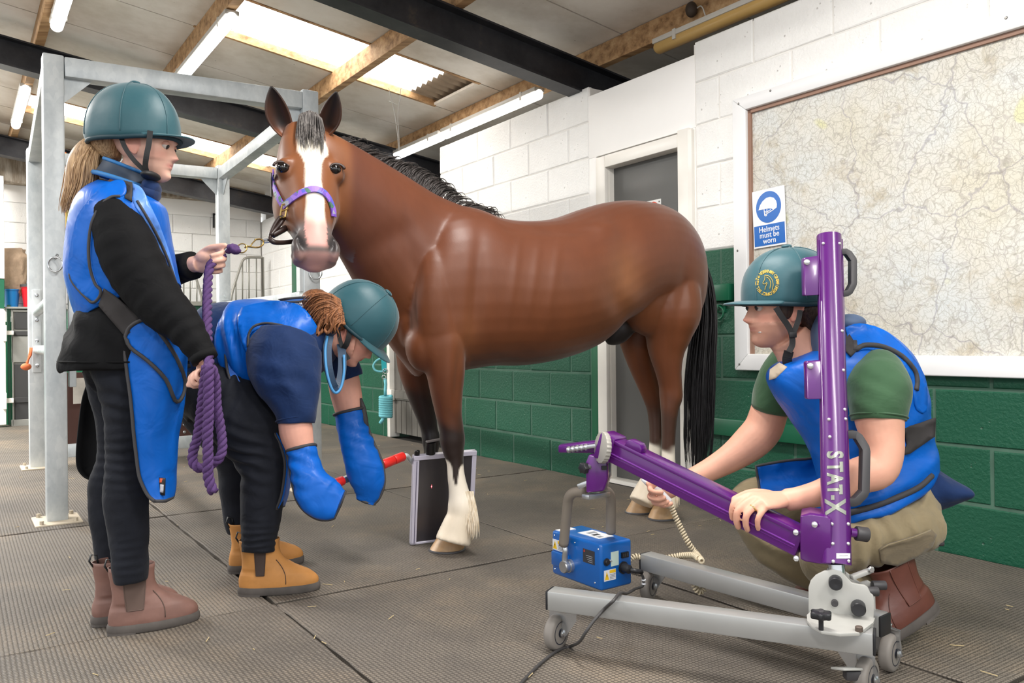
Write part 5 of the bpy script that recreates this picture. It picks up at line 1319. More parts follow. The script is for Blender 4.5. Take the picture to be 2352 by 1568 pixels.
mb = MB(); limb(mb, [(428, 613, 2.747, 33), (444, 609, 2.734, 32.5)], 24, 2); mb.build('cuff', M_jack, so2, smooth=True)
# collar with blue stripes
mb = MB(); cr = sect([(296, 386, GD, 54, .95), (290, 402, GD, 58, 1.0), (285, 418, GD, 65, 1.1)], 36, 4)
o = mb.loft(cr, caps=False).build('collar', mat('slate collar', S(44, 58, 76), .6), girl, smooth=True)
M_cbl = mat('collar blue', S(46, 116, 176), .6)
for rg_, r in ((cr[0], .006), (cr[-1], .008)): MB().tube([Vector(p) for p in rg_], r, 6, closed=True).build('collar_stripe', M_cbl, o, smooth=True)
mb = MB(); mb.ball(W(348, 432, 2.55), .022, .05, .028); mb.ball(W(342, 446, 2.55), .03, .06, .03); garment(mb, 'collar_front', M_navy, girl, .004, (20, 20, 20))
# apron top: shell round the torso, then panels
vb = MB(); limb(vb, [(290, 430, GD, 60, 1.35), (283, 462, GD, 92, 1.5), (278, 510, GD, 106, 1.48), (276, 570, GD, 114, 1.38), (282, 630, GD, 119, 1.3), (296, 685, GD, 116, 1.28), (304, 705, GD, 112, 1.28)], 44, 6)
vo = garment(vb, 'apron_top', M_vest, girl, .005, (6, 6, 6), [(W(185, 600, 2.4), .12, (.8, 0, .6), .10, .004)])
vbv = bvh_of(vo)
panel([(233, 428), (262, 414), (285, 416), (288, 446), (262, 452), (238, 474), (218, 510), (209, 560), (212, 615), (225, 655), (240, 668), (238, 686), (222, 698), (202, 690), (180, 668), (160, 640), (156, 600), (166, 540), (178, 495), (200, 462)], vbv, 2.45, .008, M_vest, 'back_panel', vo, M_trim, tp=[(276, 450), (254, 453), (232, 472), (212, 508), (204, 558), (206, 610), (218, 650), (231, 666), (228, 682), (214, 694), (195, 686), (174, 665), (156, 643)])
panel([(304, 420), (326, 432), (345, 470), (366, 515), (388, 575), (402, 628), (412, 690), (392, 640), (374, 588), (352, 540), (330, 500), (306, 462)], vbv, 2.45, .008, M_vlite, 'front_panel', vo, M_trim, tp=[(315, 461), (338, 499), (360, 539), (382, 587), (400, 637), (415, 679)])
panel([(284, 414), (302, 418), (304, 462), (287, 452)], vbv, 2.45, .013, M_elas, 'shoulder_strap', vo, None, smooth_poly=1)
bigm = MB(); limb(bigm, [(296, 640, GD, 122, 1.25), (302, 700, GD, 120, 1.22), (305, 760, GD, 124, 1.15), (300, 830, GD, 134, 1.05), (300, 900, GD, 120, 1.0), (330, 1000, GD-.02, 96, 1.0), (350, 1160, GD-.03, 80, 1.0)], 40, 4); bigv = bvh_of(bigm.mesh())
panel([(226, 702), (238, 662), (262, 678), (323, 728), (318, 745), (288, 774)], bigv, 2.42, .008, M_elas, 'side_belt', vo, None, smooth_poly=1)
# apron skirt hanging in front and over the near hip
rows = [(700, 300, 424), (740, 300, 428), (780, 292, 430), (815, 290, 430), (860, 294, 428), (910, 300, 424), (960, 305, 418), (1000, 309, 411), (1045, 315, 407), (1090, 321, 404), (1118, 331, 404), (1138, 342, 403), (1150, 356, 400)]
RW = crom(rows, 4); vs = []; nj = 24
for i, (y, xl, xr) in enumerate(RW):
    for j in range(nj+1):
        t = j/nj
        if t < .7: q = t/.7; x = xl+(xr-xl)*math.sin(q*PI/2); d = 2.385+.16*(1-math.cos(q*PI/2))+.02*(1-q)
        else: q = (t-.7)/.3; x = xr-(34)*(1-math.cos(q*PI/2)); d = 2.545+.20*math.sin(q*PI/2)
        yy = y-(max(0, t-.25)*34*(y-1040)/110 if y > 1040 else 0)
        vs.append(W(x+2.5*mnoise.noise(Vector((t*5, y*.008, 0))), yy, d+.008*mnoise.noise(Vector((t*6, y*.006, 3)))+.05*max(0, (900-y)/200)*(0)))
me = MB().add(vs, [(i*(nj+1)+j, (i+1)*(nj+1)+j, (i+1)*(nj+1)+j+1, i*(nj+1)+j+1) for i in range(len(RW)-1) for j in range(nj)]).mesh()
me = modded(me, [('SOLIDIFY', dict(thickness=.006, offset=0.))])
sk = link('apron_skirt', me, M_vest, girl, True)
nr = len(RW)
MB().tube([Vector(vs[i*(nj+1)])-Vector((0, .004, 0)) for i in range(10, nr)]+[Vector(vs[(nr-1)*(nj+1)+j])-Vector((0, .003, 0)) for j in range(nj+1)], .0055, 6).build('binding', M_trim, sk, smooth=True)
skb = MB(); skb.add(vs, [(i*(nj+1)+j, (i+1)*(nj+1)+j, (i+1)*(nj+1)+j+1, i*(nj+1)+j+1) for i in range(nr-1) for j in range(nj)]); skv = bvh_of(skb.mesh())
panel([(288, 772), (297, 752), (320, 737), (342, 737), (371, 769), (403, 817), (422, 861), (425, 887), (416, 916), (402, 919), (381, 871), (339, 828), (300, 798)], skv, 2.42, .016, M_vest, 'hip_flap', sk, M_trim, relax=4, trim_r=.006)
p0, p1 = W(368, 1118, 2.375), W(374, 1118, 2.375)
lt = panel([(365, 1096), (379, 1098), (378, 1138), (366, 1136)], skv, 2.4, .006, mat('black label', S(30, 26, 26), .5), 'care_label', sk, None, smooth_poly=1)
panel([(367, 1098), (378, 1099), (377, 1109), (366, 1108)], skv, 2.4, .0085, mat('orange label', S(206, 84, 48), .5), 'label_top', lt, None, smooth_poly=1, th=.001, res=5)
panel([(368, 1112), (376, 1113), (375, 1131), (367, 1130)], skv, 2.4, .0085, mat('pale label', S(196, 196, 204), .5), 'label_text', lt, None, smooth_poly=1, th=.001, res=5)
# black inner side of the far apron tail
mb = MB(); bk = []
for y, xl, xr in crom([(848, 214, 330), (880, 200, 330), (920, 188, 328), (980, 180, 320), (1040, 175, 310), (1075, 178, 300), (1095, 194, 285), (1103, 215, 265)], 4):
    for j in range(13): bk.append(W(xl+(xr-xl)*j/12, y, 2.80+.03*math.sin(j*.5)))
nb_ = len(bk)//13
me = MB().add(bk, [(i*13+j, (i+1)*13+j, (i+1)*13+j+1, i*13+j+1) for i in range(nb_-1) for j in range(12)]).mesh(); me = modded(me, [('SOLIDIFY', dict(thickness=.006, offset=0.))]); link('apron_tail', me, M_jack, girl, True)
# jeans
jn = MB(); limb(jn, [(296, 800, GD, 105, 1.15), (288, 850, GD, 92, 1.15), (282, 880, GD-.02, 78, 1.2)], 32, 3)
limb(jn, [(292, 850, 2.51, 78), (290, 900, 2.5, 60), (290, 960, 2.5, 48), (287, 1020, 2.5, 43), (286, 1060, 2.5, 42), (287, 1110, 2.5, 47), (289, 1155, 2.5, 49.5), (294, 1210, 2.5, 45), (297, 1260, 2.5, 41), (299, 1300, 2.5, 40), (301, 1336, 2.5, 35)], 32, 4)
limb(jn, [(262, 850, 2.68, 66), (262, 900, 2.69, 54), (264, 960, 2.7, 42), (266, 1050, 2.7, 38), (250, 1110, 2.7, 43), (249, 1160, 2.7, 43), (255, 1230, 2.7, 40), (262, 1290, 2.7, 38), (264, 1312, 2.7, 32)], 32, 4)
garment(jn, 'jeans', M_jean, girl, .0035, (10, 10, 14), [(W(285, 1062, 2.42), .09, (0, 0, 1), .030, .005), (W(290, 905, 2.42), .10, (.3, 0, 1), .05, .006), (W(300, 1290, 2.42), .06, (0, 0, 1), .026, .004), (W(252, 1060, 2.62), .07, (0, 0, 1), .03, .004)], .0062, 4)
boot(G(250, 1458), G(455, 1420), M_brownb, M_elast, girl, .205, gus=(.040, .112), gt=.022); boot(G(214, 1438), G(408, 1392), M_brownb, M_elast, girl, .20, gus=(.045, .118))
# ------------------------------------------------------------------ purple lead rope with trigger clip
M_rope = mat('purple cotton rope', S(78, 50, 100), .85, var=.2, vs=60, bump=.5, bs=160, bd=.004)
M_roped = M_rope
rope = empty('lead_rope', W(480, 850, 2.3), 'twisted purple lead rope held in loops by the standing woman, clipped to headcollar', 'rope')
def twisted(pts, r, name, pitch=.05, k=10, m=M_rope):
    A = [Vector(p) for p in crom([tuple(p) for p in pts], k)]
    # resample evenly
    L = [0.]
    for a, b in zip(A, A[1:]): L.append(L[-1]+(b-a).length)
    n = max(8, int(L[-1]/(pitch/10))); A_ = np.array([tuple(p) for p in A]); s_ = np.linspace(0, L[-1], n)
    Q_ = [Vector([np.interp(x, L, A_[:, c]) for c in range(3)]) for x in s_]
    mb = MB(); N = None; frames = []
    for i, p in enumerate(Q_):
        T = (Q_[min(i+1, n-1)]-Q_[max(i-1, 0)]).normalized()
        N = (T.orthogonal() if N is None else N-T*N.dot(T)).normalized(); frames.append((p, N.copy(), T.cross(N)))
    for q in range(3):
        pp = []
        for i, (p, a, b) in enumerate(frames):
            an = 2*PI*(s_[i]/pitch+q/3); pp.append(p+a*(r*.52*math.cos(an))+b*(r*.52*math.sin(an)))
        mb.tube(pp, r*.56, 8)
    return mb.build(name, m, rope, smooth=True)
RD = 2.30
twisted([W(517, 585, 2.70), W(500, 592, 2.69), W(487, 604, 2.67), W(480, 622, 2.65), W(477, 660, 2.60), W(476, 720, 2.50), W(477, 790, 2.40), W(480, 830, 2.32), W(481, 852, 2.29)], .0145, 'rope', .092)
twisted([W(474, 842, RD), W(470, 870, RD), W(462, 940, RD), W(454, 1000, RD), W(444, 1035, RD), W(443, 1060, RD), W(455, 1074, RD), W(474, 1073, RD+.01), W(492, 1062, RD+.02)], .0135, 'rope', .055)
twisted([W(487, 842, RD+.02), W(496, 880, RD+.03), W(498, 930, RD+.03), W(507, 985, RD+.03), W(511, 1025, RD+.02), W(505, 1050, RD+.01), W(488, 1064, RD+.01), W(478, 1070, RD+.02)], .0135, 'rope', .055)
twisted([W(480, 838, RD-.03), W(479, 870, RD-.035), W(479, 940, RD-.035), W(477, 1000, RD-.035), W(478, 1060, RD-.035), W(478, 1090, RD-.03), W(484, 1115, RD-.03), W(491, 1130, RD-.03)], .0145, 'rope', .055)
mb = MB(); mb.ball(W(536, 571, 2.70), .020, .02, .017); mb.ball(W(541, 576, 2.69), .018, .02, .012); mb.ball(W(531, 568, 2.69), .013, .018, .012); mb.ball(W(524, 578, 2.70), .012, .012, .008); garment(mb, 'rope_knot', M_rope, rope, .003, (60, 60, 60), vox=.003, smooth_=3)
c = W(556, 570, 2.715)
MB().tube(arc(c, Vector((1, 0, 0)), (Z+Vector((0, .2, 0))).normalized(), .016, 0, 2*PI*19/20, 20), .0022, 8, closed=True).build('ring', M_brass, rope, smooth=True)
mb = MB(); mb.tube([W(562, 568, 2.72), W(572, 565, 2.73)], .0034, 8); mb.ball(W(566, 566, 2.72), .005, .005, .005, n=8, m=6); mb.build('swivel', M_brass, rope, smooth=True)
tubew([W(570, 566, 2.73), W(586, 568, 2.76), W(596, 567, 2.79), W(604, 561, 2.81), (W(604, 553, 2.81)), W(597, 549, 2.80), W(586, 550, 2.77)], .0032, M_brass, 'clip_hook', rope)
tubew([W(575, 565, 2.735), W(581, 557, 2.755), W(588, 550, 2.775)], .0024, M_brass, 'clip_gate', rope, 3)
# ================================================================== WOMAN BENDING WITH THE PLATE
BD = 3.05
wom = empty('person', G(620, 1340), 'woman bending forward in teal helmet, navy polo and long blue lead mitts', 'person')
hd = Head(W(797, 768, 2.99)+Vector((0, .075, 0)), (.72, .10, -.69), (.69, -.02, .72), .230)
b = MB(); hd.add(b, nose=.9, jaw=1.0)
limb(b, [(812, 782, BD+.01, 44, 1.0), (790, 778, BD, 40, 1.0), (765, 772, BD, 44, 1.1), (735, 772, BD+.01, 60, 1.3)], 24, 3)
span(b, [(430, 760, 460, 880, 3.06, .13, Vector((0, 1, 0))), (520, 715, 560, 870, 3.06, .14, Vector((0, 1, 0))), (640, 705, 660, 870, 3.06, .15, Vector((0, 1, 0))), (735, 730, 740, 830, 3.06, .13, Vector((0, 1, 0)))], 24, 3)
limb(b, [(680, 800, 2.91, 40), (672, 880, 2.86, 40), (677, 950, 2.84, 37), (680, 990, 2.83, 38), (690, 1030, 2.825, 32), (702, 1075, 2.815, 26), (714, 1104, 2.80, 20)], 20, 3)
limb(b, [(740, 790, 3.17, 36), (780, 840, 3.23, 36), (794, 900, 3.245, 36), (803, 945, 3.24, 32), (815, 1000, 3.23, 26), (826, 1045, 3.22, 20)], 20, 3)
for x0, d0 in ((560, 2.93), (510, 3.2)): limb(b, [(x0-90, 860, d0+.03, 50), (x0-30, 930, d0, 40), (x0-5, 975, d0, 24)], 16, 3)
hand(b, W(716, 1104, 2.80), (.62, -.05, -.6), (.0, -.9, .2), .5, ((45, 60, 40),)*4); hand(b, W(828, 1052, 3.218), (.15, -.1, -1), (.9, -.3, .1), .5, ((40, 60, 40),)*4)
gm = remesh(b, .0042, 4, .45); set_cols(gm, hd.colours(verts_np(gm), np.array(S(222, 164, 144)), np.array(S(190, 104, 100)), np.array(S(100, 70, 54)))); link('body', gm, M_skin, wom, True)
hd.eyes(wom, (1, 0, -.3))
hm, _, fr_ = helmet(hd, wom, .142, .152, .112, .160, .640, -.10, math.radians(4), .062, .012)
curve_strip([W(x, y, d) for x, y, d in ((806, 745, 2.975), (802, 770, 2.968), (796, 790, 2.972), (788, 806, 2.985), (800, 826, 2.99))], .020, .003, M_strap, 'chin_strap', hm)
curve_strip([W(x, y, d) for x, y, d in ((775, 735, 3.0), (778, 765, 2.985), (784, 790, 2.98), (792, 812, 2.985))], .014, .003, M_strap, 'chin_strap', hm)
# hair: loose low bun with curls
mb = MB(); limb(mb, [(792, 742, 3.02, 26), (765, 722, 3.0, 34), (738, 704, 2.99, 36), (715, 695, 2.99, 32), (698, 700, 2.99, 16)], 20, 4); limb(mb, [(742, 690, 2.98, 24), (742, 722, 2.97, 26), (738, 752, 2.97, 18), (732, 768, 2.97, 6)], 16, 4)
garment(mb, 'hair', M_hairn, wom, .008, (22, 22, 22))
mb = MB(); rr = random.Random(5)
hg = [[(780, 688), (752, 674), (722, 674), (702, 692), (692, 716)], [(786, 712), (756, 696), (730, 702), (712, 722), (700, 738)], [(790, 738), (766, 726), (746, 738), (736, 758), (726, 774)], [(782, 700), (770, 712), (758, 732), (760, 752), (750, 764)], [(792, 746), (778, 742), (768, 752), (770, 764), (760, 770)]]
locks(mb, [[W(x, y, 2.945-.02*math.sin(q*.8)) for q, (x, y) in enumerate(g)] for g in hg], 190, .0042, .012, 5, 5, .4, 31)
for pts in (((715, 730), (700, 735), (690, 732), (681, 738)), ((752, 720), (748, 742), (740, 760), (724, 772)), ((768, 730), (762, 752), (752, 764), (744, 752), (752, 742)), ((740, 735), (730, 755), (728, 772), (716, 776))):
    mb.tube([Vector(p) for p in crom([tuple(W(x, y, 2.915)) for x, y in pts], 5)], .006, 6)
mb.build('hair_curl', M_hairn, wom, smooth=True); tag(bpy.context.scene.objects['hair_curl'], kind='stuff')
# polo shirt body and sleeves
AX = Vector((0, 1, 0)); sh = MB()
span(sh, [(418, 772, 440, 880, 3.08, .15, AX), (436, 735, 470, 912, 3.08, .185, AX), (478, 700, 520, 912, 3.08, .19, AX), (540, 694, 580, 905, 3.07, .19, AX), (620, 696, 645, 890, 3.06, .19, AX), (700, 708, 715, 870, 3.06, .19, AX), (748, 732, 755, 838, 3.05, .14, AX), (772, 748, 772, 812, 3.05, .08, AX)], 36, 6)
garment(sh, 'polo_shirt', M_navy, wom, .007, (8, 8, 12), [(W(480, 800, 2.9), .14, (1, 0, .3), .05, .005), (W(440, 850, 2.9), .12, (1, 0, -.2), .04, .004)])
sl = MB(); limb(sl, [(660, 778, 2.93, 74, .9), (652, 815, 2.90, 86, .85), (660, 860, 2.87, 80, .85), (672, 905, 2.85, 64, .9), (678, 945, 2.835, 48), (679, 972, 2.83, 41)], 36, 7)
slo = garment(sl, 'polo_sleeve', M_navy, wom, .006, (9, 9, 7), [(W(690, 870, 2.75), .13, (1, 0, .6), .07, .006), (W(620, 850, 2.75), .10, (.3, 0, 1), .06, .005)])
mb = MB(); mb.tube([Vector(p) for p in sect([(678.5, 962, 2.831, 43.5), (679, 966, 2.83, 42.8)], 36, 1)[0]], .0028, 5, closed=True); mb.build('hem_seam', M_navy, slo, smooth=True)
sl = MB(); limb(sl, [(735, 780, 3.15, 46), (770, 815, 3.2, 44), (790, 848, 3.235, 39), (797, 868, 3.24, 37)], 28, 5); garment(sl, 'polo_sleeve', M_navy, wom, .004, (10, 10, 10))
# apron over the back
ap = MB(); span(ap, [(532, 702, 545, 880, 3.07, .19, AX), (545, 692, 566, 900, 3.07, .205, AX), (565, 688, 590, 905, 3.065, .21, AX), (620, 688, 640, 905, 3.06, .215, AX), (680, 695, 700, 890, 3.055, .205, AX), (724, 712, 735, 850, 3.05, .165, AX), (748, 738, 752, 815, 3.05, .10, AX)], 36, 6)
apo = garment(ap, 'apron_top', M_vest, wom, .007, (7, 7, 7), [(W(560, 770, 2.85), .13, (1, 0, .25), .05, .006), (W(545, 830, 2.85), .12, (1, 0, .3), .05, .005)])
apv = bvh_of(apo)
panel([(556, 704), (590, 696), (640, 690), (690, 702), (720, 735), (738, 772), (746, 800), (734, 816), (716, 800), (690, 776), (655, 759), (615, 752), (585, 758), (571, 775), (568, 810), (556, 790), (548, 760), (546, 725)], apv, 2.9, .010, M_vest, 'back_panel', apo, M_trim, tp=[(733, 805), (715, 790), (689, 766), (654, 749), (614, 742), (585, 748), (572, 766), (569, 797)])
panel([(640, 688), (664, 694), (706, 690), (716, 684), (690, 683)], apv, 2.95, .02, M_vlite, 'far_edge', apo, M_trim, smooth_poly=2)
panel([(733, 792), (748, 786), (752, 800), (738, 818)], apv, 2.95, .016, M_elas, 'shoulder_strap', apo, None, smooth_poly=1)
# side edge of the apron running down to the hanging skirt
limb_pts = [(520, 800, 2.88), (530, 862, 2.865), (560, 915, 2.86), (600, 962, 2.865), (632, 1000, 2.875), (652, 1038, 2.88)]
st_ = MB(); rings = []
A = crom([(p[0], p[1], p[2]) for p in limb_pts], 6)
for i, p in enumerate(A):
    w_ = 17-6*i/len(A); nx, ny = .72, -.60
    rings.append([W(p[0]+nx*w_, p[1]+ny*w_, p[2]+.012), W(p[0]-nx*5, p[1]-ny*5, p[2]), W(p[0]-nx*5, p[1]-ny*5, p[2]+.012), W(p[0]+nx*w_, p[1]+ny*w_, p[2]+.03)])
st_.loft(rings).build('apron_side', M_vest, wom, smooth='auto', fix=True)
MB().tube([W(p[0]-4, p[1]+3, p[2]-.002) for p in A], .005, 6).build('binding', M_trim, wom, smooth=True)
vs = []; rows = crom([(985, 628, 640), (1020, 646, 655), (1060, 657, 664), (1100, 655, 664), (1140, 648, 659), (1168, 637, 650)], 4)
for y, xl, xr in rows:
    for j in range(15):
        t = j/14; vs.append(W(xl+(xr-xl)*math.sin(t*PI/2)+3*math.sin(t*9), y-8*t, 2.87+.42*t))
me = MB().add(vs, [(i*15+j, (i+1)*15+j, (i+1)*15+j+1, i*15+j+1) for i in range(len(rows)-1) for j in range(14)]).mesh(); me = modded(me, [('SOLIDIFY', dict(thickness=.007, offset=0.))]); aps = link('apron_skirt', me, M_vest, wom, True)
MB().tube([Vector(vs[i*15])-Vector((.004, .004, 0)) for i in range(len(rows))]+[Vector(vs[(len(rows)-1)*15+j]) for j in range(15)], .005, 6).build('binding', M_trim, aps, smooth=True)
# thyroid collar: hanging loop with pale blue edge
cl = curve_strip([W(x, y, d) for x, y, d in ((757, 772, 2.94), (752, 800, 2.92), (754, 840, 2.90), (762, 876, 2.90), (772, 893, 2.91), (781, 876, 2.93), (786, 845, 2.95), (786, 815, 2.97), (783, 790, 2.99))], .030, .006, mat('collar slate', S(24, 52, 78), .5), 'collar', wom)
tubew([W(x, y, d) for x, y, d in ((752, 772, 2.93), (747, 805, 2.91), (750, 850, 2.89), (760, 888, 2.89), (771, 902, 2.90), (783, 890, 2.92), (790, 855, 2.94), (790, 815, 2.96))], .0052, mat('pale blue edging', S(70, 138, 190), .55), 'collar_edge', cl)
mb = MB(); limb(mb, [(758, 765, 3.05, 56, 1.0), (770, 772, 3.045, 54, 1.0), (782, 781, 3.04, 50, 1.0)], 30, 4, caps=False); mb.build('neck_collar', mat('slate neck collar', S(34, 56, 86), .6), wom, smooth=True)
# jeans
jn = MB(); limb(jn, [(440, 838, 3.06, 66, 1.2), (475, 880, 3.05, 84, 1.25), (505, 915, 3.05, 86, 1.2)], 28, 3)
limb(jn, [(480, 880, 2.98, 84), (535, 935, 2.94, 82), (580, 1000, 2.92, 74), (598, 1045, 2.91, 62), (604, 1085, 2.9, 51), (604, 1125, 2.9, 49), (601, 1165, 2.9, 47), (598, 1205, 2.89, 43), (595, 1240, 2.89, 40), (593, 1268, 2.88, 38)], 32, 5)
limb(jn, [(458, 880, 3.16, 74), (490, 950, 3.2, 66), (525, 1010, 3.22, 56), (545, 1070, 3.22, 44), (548, 1120, 3.22, 43), (549, 1170, 3.22, 36), (550, 1205, 3.22, 32), (552, 1222, 3.22, 28)], 28, 5)
garment(jn, 'jeans', M_jean, wom, .0035, (10, 10, 14), [(W(570, 1040, 2.83), .10, (.3, 0, 1), .045, .008), (W(520, 900, 2.86), .10, (1, 0, -.3), .05, .006), (W(595, 1245, 2.83), .06, (0, 0, 1), .024, .005)], .0065, 4)
boot(G(550, 1366), G(733, 1352), M_tan, M_elastd, wom, .195, gus=(.058, .098)); boot(G(527, 1316), G(695, 1290), M_tan, M_elastd, wom, .19, gus=(.058, .098))
# lead mitts
def mitt(st, edge, side, name='lead_mitt'):
    mb = MB(); limb(mb, st, 32, 7, exp=2.6); o = garment(mb, name, M_vest, wom, .005, (14, 14, 14), [(W(*edge[1]), .09, (.4, 0, 1), .04, .005)])
    r_ = sect(st, 32, 7, 2.6); MB().tube([p for p in r_[0]], .006, 6, closed=True).build('cuff_binding', M_trim, o, smooth=True)
    px0 = proj(np.array([tuple(r_[len(r_)//2][0])]))[0][0]; px1 = proj(np.array([tuple(r_[len(r_)//2][16])]))[0][0]
    k_ = (0 if px0 < px1 else 16) if side < 0 else (0 if px0 > px1 else 16)
    MB().tube([r[k_] for r in r_]+[r_[-1][(k_+8) % 32], r_[-1][(k_+16) % 32]], .006, 6).build('binding', M_trim, o, smooth=True)
    return o
M_mitt = M_vest
mitt([(692, 1030, 2.825, 33, 1.1), (700, 1066, 2.815, 34, 1.1), (711, 1100, 2.80, 39, 1.0), (725, 1127, 2.79, 46, .85), (744, 1144, 2.782, 47, .7), (762, 1152, 2.778, 43, .55), (776, 1157, 2.776, 35, .5), (780, 1158.5, 2.776, 33, .5)],
     [(661, 1036, 2.80), (668, 1075, 2.78), (684, 1118, 2.765), (708, 1158, 2.755), (738, 1182, 2.752), (756, 1189, 2.754), (776, 1178, 2.757), (786, 1150, 2.762), (788, 1130, 2.772)], -1)
mitt([(802, 945, 3.24, 35, 1.1), (812, 990, 3.232, 34, 1.1), (822, 1030, 3.222, 38, 1.0), (836, 1072, 3.21, 42, .8), (845, 1108, 3.20, 38, .65), (845, 1132, 3.195, 30, .5), (841, 1148, 3.192, 22, .4), (840, 1151, 3.192, 20, .4)],
     [(832, 930, 3.23), (848, 990, 3.21), (862, 1030, 3.20), (878, 1068, 3.185), (881, 1100, 3.178), (866, 1134, 3.172), (846, 1153, 3.17), (829, 1157, 3.172)], 1)
mb = MB(); mb.tube([W(829, 914, 3.22), W(833, 935, 3.22), W(838, 965, 3.22), W(842, 990, 3.22)], [.004, .012, .014, .006], 8); mb.build('mitt_strap', M_trim, wom, smooth=True)
# ------------------------------------------------------------------ x-ray plate and its holder
pl = empty('xray_plate', G(1010, 1252), 'flat x-ray detector plate in clear frame standing behind the front leg', 'plate')
q00, q01, q11, q10 = W(942, 1250, 3.55), W(950, 1046, 3.47), W(1090, 1034, 3.61), W(1083, 1232, 3.64)
q00.z = max(q00.z, .004); ex = ((q10-q00)+(q11-q01)).normalized(); ey = (q01-q00); eyL = ey.length; ey = (ey-ex*ey.dot(ex)).normalized(); en = ex.cross(ey); en = en if en.dot(CAM-q00) > 0 else -en
PW, PH = (q11-q01).dot(ex), (q01-q00).dot(ey)
pp = lambda x, y, d=0: q00+ex*(x*PW)+ey*(y*PH)+en*d
M_clear = mat('clear polycarbonate frame', S(196, 192, 208), .2, var=.03, coat=.5); M_film = mat('dark grey detector face', S(56, 53, 57), .28, var=.05, coat=.3); M_jet = mat('jet black', S(14, 14, 15), .35, var=0)
def slab(x0, y0, x1, y1, d0, d1, m, name, bev=.002): 
    return MB().box(pp((x0+x1)/2, (y0+y1)/2, (d0+d1)/2), ex*((x1-x0)*PW/2), ey*((y1-y0)*PH/2), en*((d1-d0)/2)).build(name, m, pl, bevel=bev, seg=1)
slab(.03, .02, .97, .98, -.010, .004, M_film, 'detector_face')
for a in ((0, 0, .09, 1), (.93, 0, 1, 1)): slab(*a, -.014, .010, M_clear, 'frame_side')
slab(.0, .95, 1, 1.0, -.016, .012, M_clear, 'frame_top'); slab(0, 0, 1, .025, -.014, .010, M_clear, 'frame_bottom')
slab(.045, .02, .055, .94, .0101, .0118, mat('frame groove', S(92, 86, 110), .4), 'groove', 0)
tubew([pp(.06, 1.0, -.002), pp(.06, 1.035, -.002), pp(.06, 1.05, -.002)], .012, M_jet, 'latch', pl, 2, 12)
o = MB().cyl(pp(.27, 1.0, -.006), pp(.27, 1.13, -.006), .022, 20).build('handle_post', M_jet, pl, smooth='auto'); 
mb = MB(); mb.bar(pp(.20, 1.135, -.004), pp(.75, 1.18, -.004), .03, .008, up=Z); mb.build('handle_plate', mat('grey handle plate', S(118, 112, 110), .5), pl, bevel=.003)
hs_ = empty('plate_holder', W(860, 1080, 3.35), 'red and aluminium extending handle held by the bending woman', 'handle')
a, bb = W(915, 1052, 3.42), W(700, 1138, 3.05); dr = (bb-a).normalized()
at_ = lambda px_: a+dr*((px_-915)/(700-915)*(bb-a).length)
M_red = mat('red grip', S(214, 40, 34), .35, var=.04); M_alu = mat('brushed aluminium', S(190, 192, 194), .3, .85, var=.05)
MB().cyl(at_(928), at_(903), .020, 16).build('grip', M_red, hs_, bevel=.004); MB().cyl(at_(902), at_(874), .020, 16).build('grip', M_red, hs_, bevel=.004)
mb = MB(); mb.bar(at_(880), at_(765), .022, .026); mb.build('extension_bar', M_alu, hs_, bevel=.003)
for o_ in (.006, -.006): MB().bar(at_(868)+Z*o_-Vector((0, .0135, 0)), at_(772)+Z*o_-Vector((0, .0135, 0)), .002, .004).build('groove', M_galv, hs_)
MB().cyl(at_(782), at_(758), .019, 16).build('collar', M_red, hs_, bevel=.004)
mb = MB(); mb.cyl(at_(705), at_(686), .021, 16); mb.build('end_cap', mat('dark red cap', S(120, 16, 20), .4), hs_, bevel=.005)
mb = MB(); mb.bar(at_(765), at_(700), .02, .024); mb.build('inner_bar', M_alu, hs_)
tubew([at_(928), W(935, 1046, 3.45), W(942, 1056, 3.49), W(950, 1066, 3.52)], .010, M_galv, 'bracket_rod', hs_)
# little red laser cross of the collimator on plate and cannon bone
M_las = emat('laser spot', (1., .12, .14), 4.)
c = pp(.30, .64, .0048); mb = MB(); mb.lathe(c, en, [(0, .0028), (.0006, .002)], 10); mb.bar(c-ey*.008, c+ey*.008, .0008, .0006, up=en); mb.build('laser_spot', M_las, pl)
# ================================================================== CROUCHING MAN
MD = 2.50
man = empty('person', G(2050, 1470), 'man crouching in teal helmet, green t-shirt and khaki trousers behind the purple column', 'person')
hd = Head(W(1819, 716, MD-.075)+Vector((0, .08, 0)), (-.99, -.10, -.03), (.03, -.02, 1), .250)
b = MB(); hd.add(b, nose=1.05, jaw=1.12)
limb(b, [(1812, 770, MD, 50, .95), (1836, 800, MD, 56, .95), (1860, 840, MD, 66, 1.0), (1890, 870, MD, 90, 1.1)], 24, 3)
limb(b, [(1900, 830, MD, 100, 1.0), (1945, 900, MD, 140, .9), (1990, 1010, MD, 120, .95), (2020, 1110, MD, 96, 1.0), (2040, 1160, MD, 66, 1.1)], 24, 3)
limb(b, [(2015, 860, 2.36, 36), (2016, 900, 2.32, 48), (2019, 955, 2.29, 54), (2026, 1000, 2.275, 48), (2030, 1040, 2.26, 43), (2016, 1078, 2.25, 43), (1975, 1092, 2.25, 42), (1930, 1114, 2.255, 36), (1880, 1133, 2.25, 30), (1832, 1144, 2.255, 26), (1806, 1148, 2.265, 26)], 24, 4)
limb(b, [(1830, 850, 2.70, 50), (1785, 890, 2.75, 44), (1768, 940, 2.77, 42), (1752, 985, 2.78, 43), (1722, 1018, 2.77, 41), (1680, 1050, 2.755, 33), (1635, 1076, 2.745, 27), (1590, 1098, 2.74, 23), (1572, 1106, 2.74, 23)], 24, 4)
limb(b, [(2050, 1175, 2.46, 48), (1990, 1235, 2.42, 40), (1900, 1262, 2.42, 34)], 16, 3)
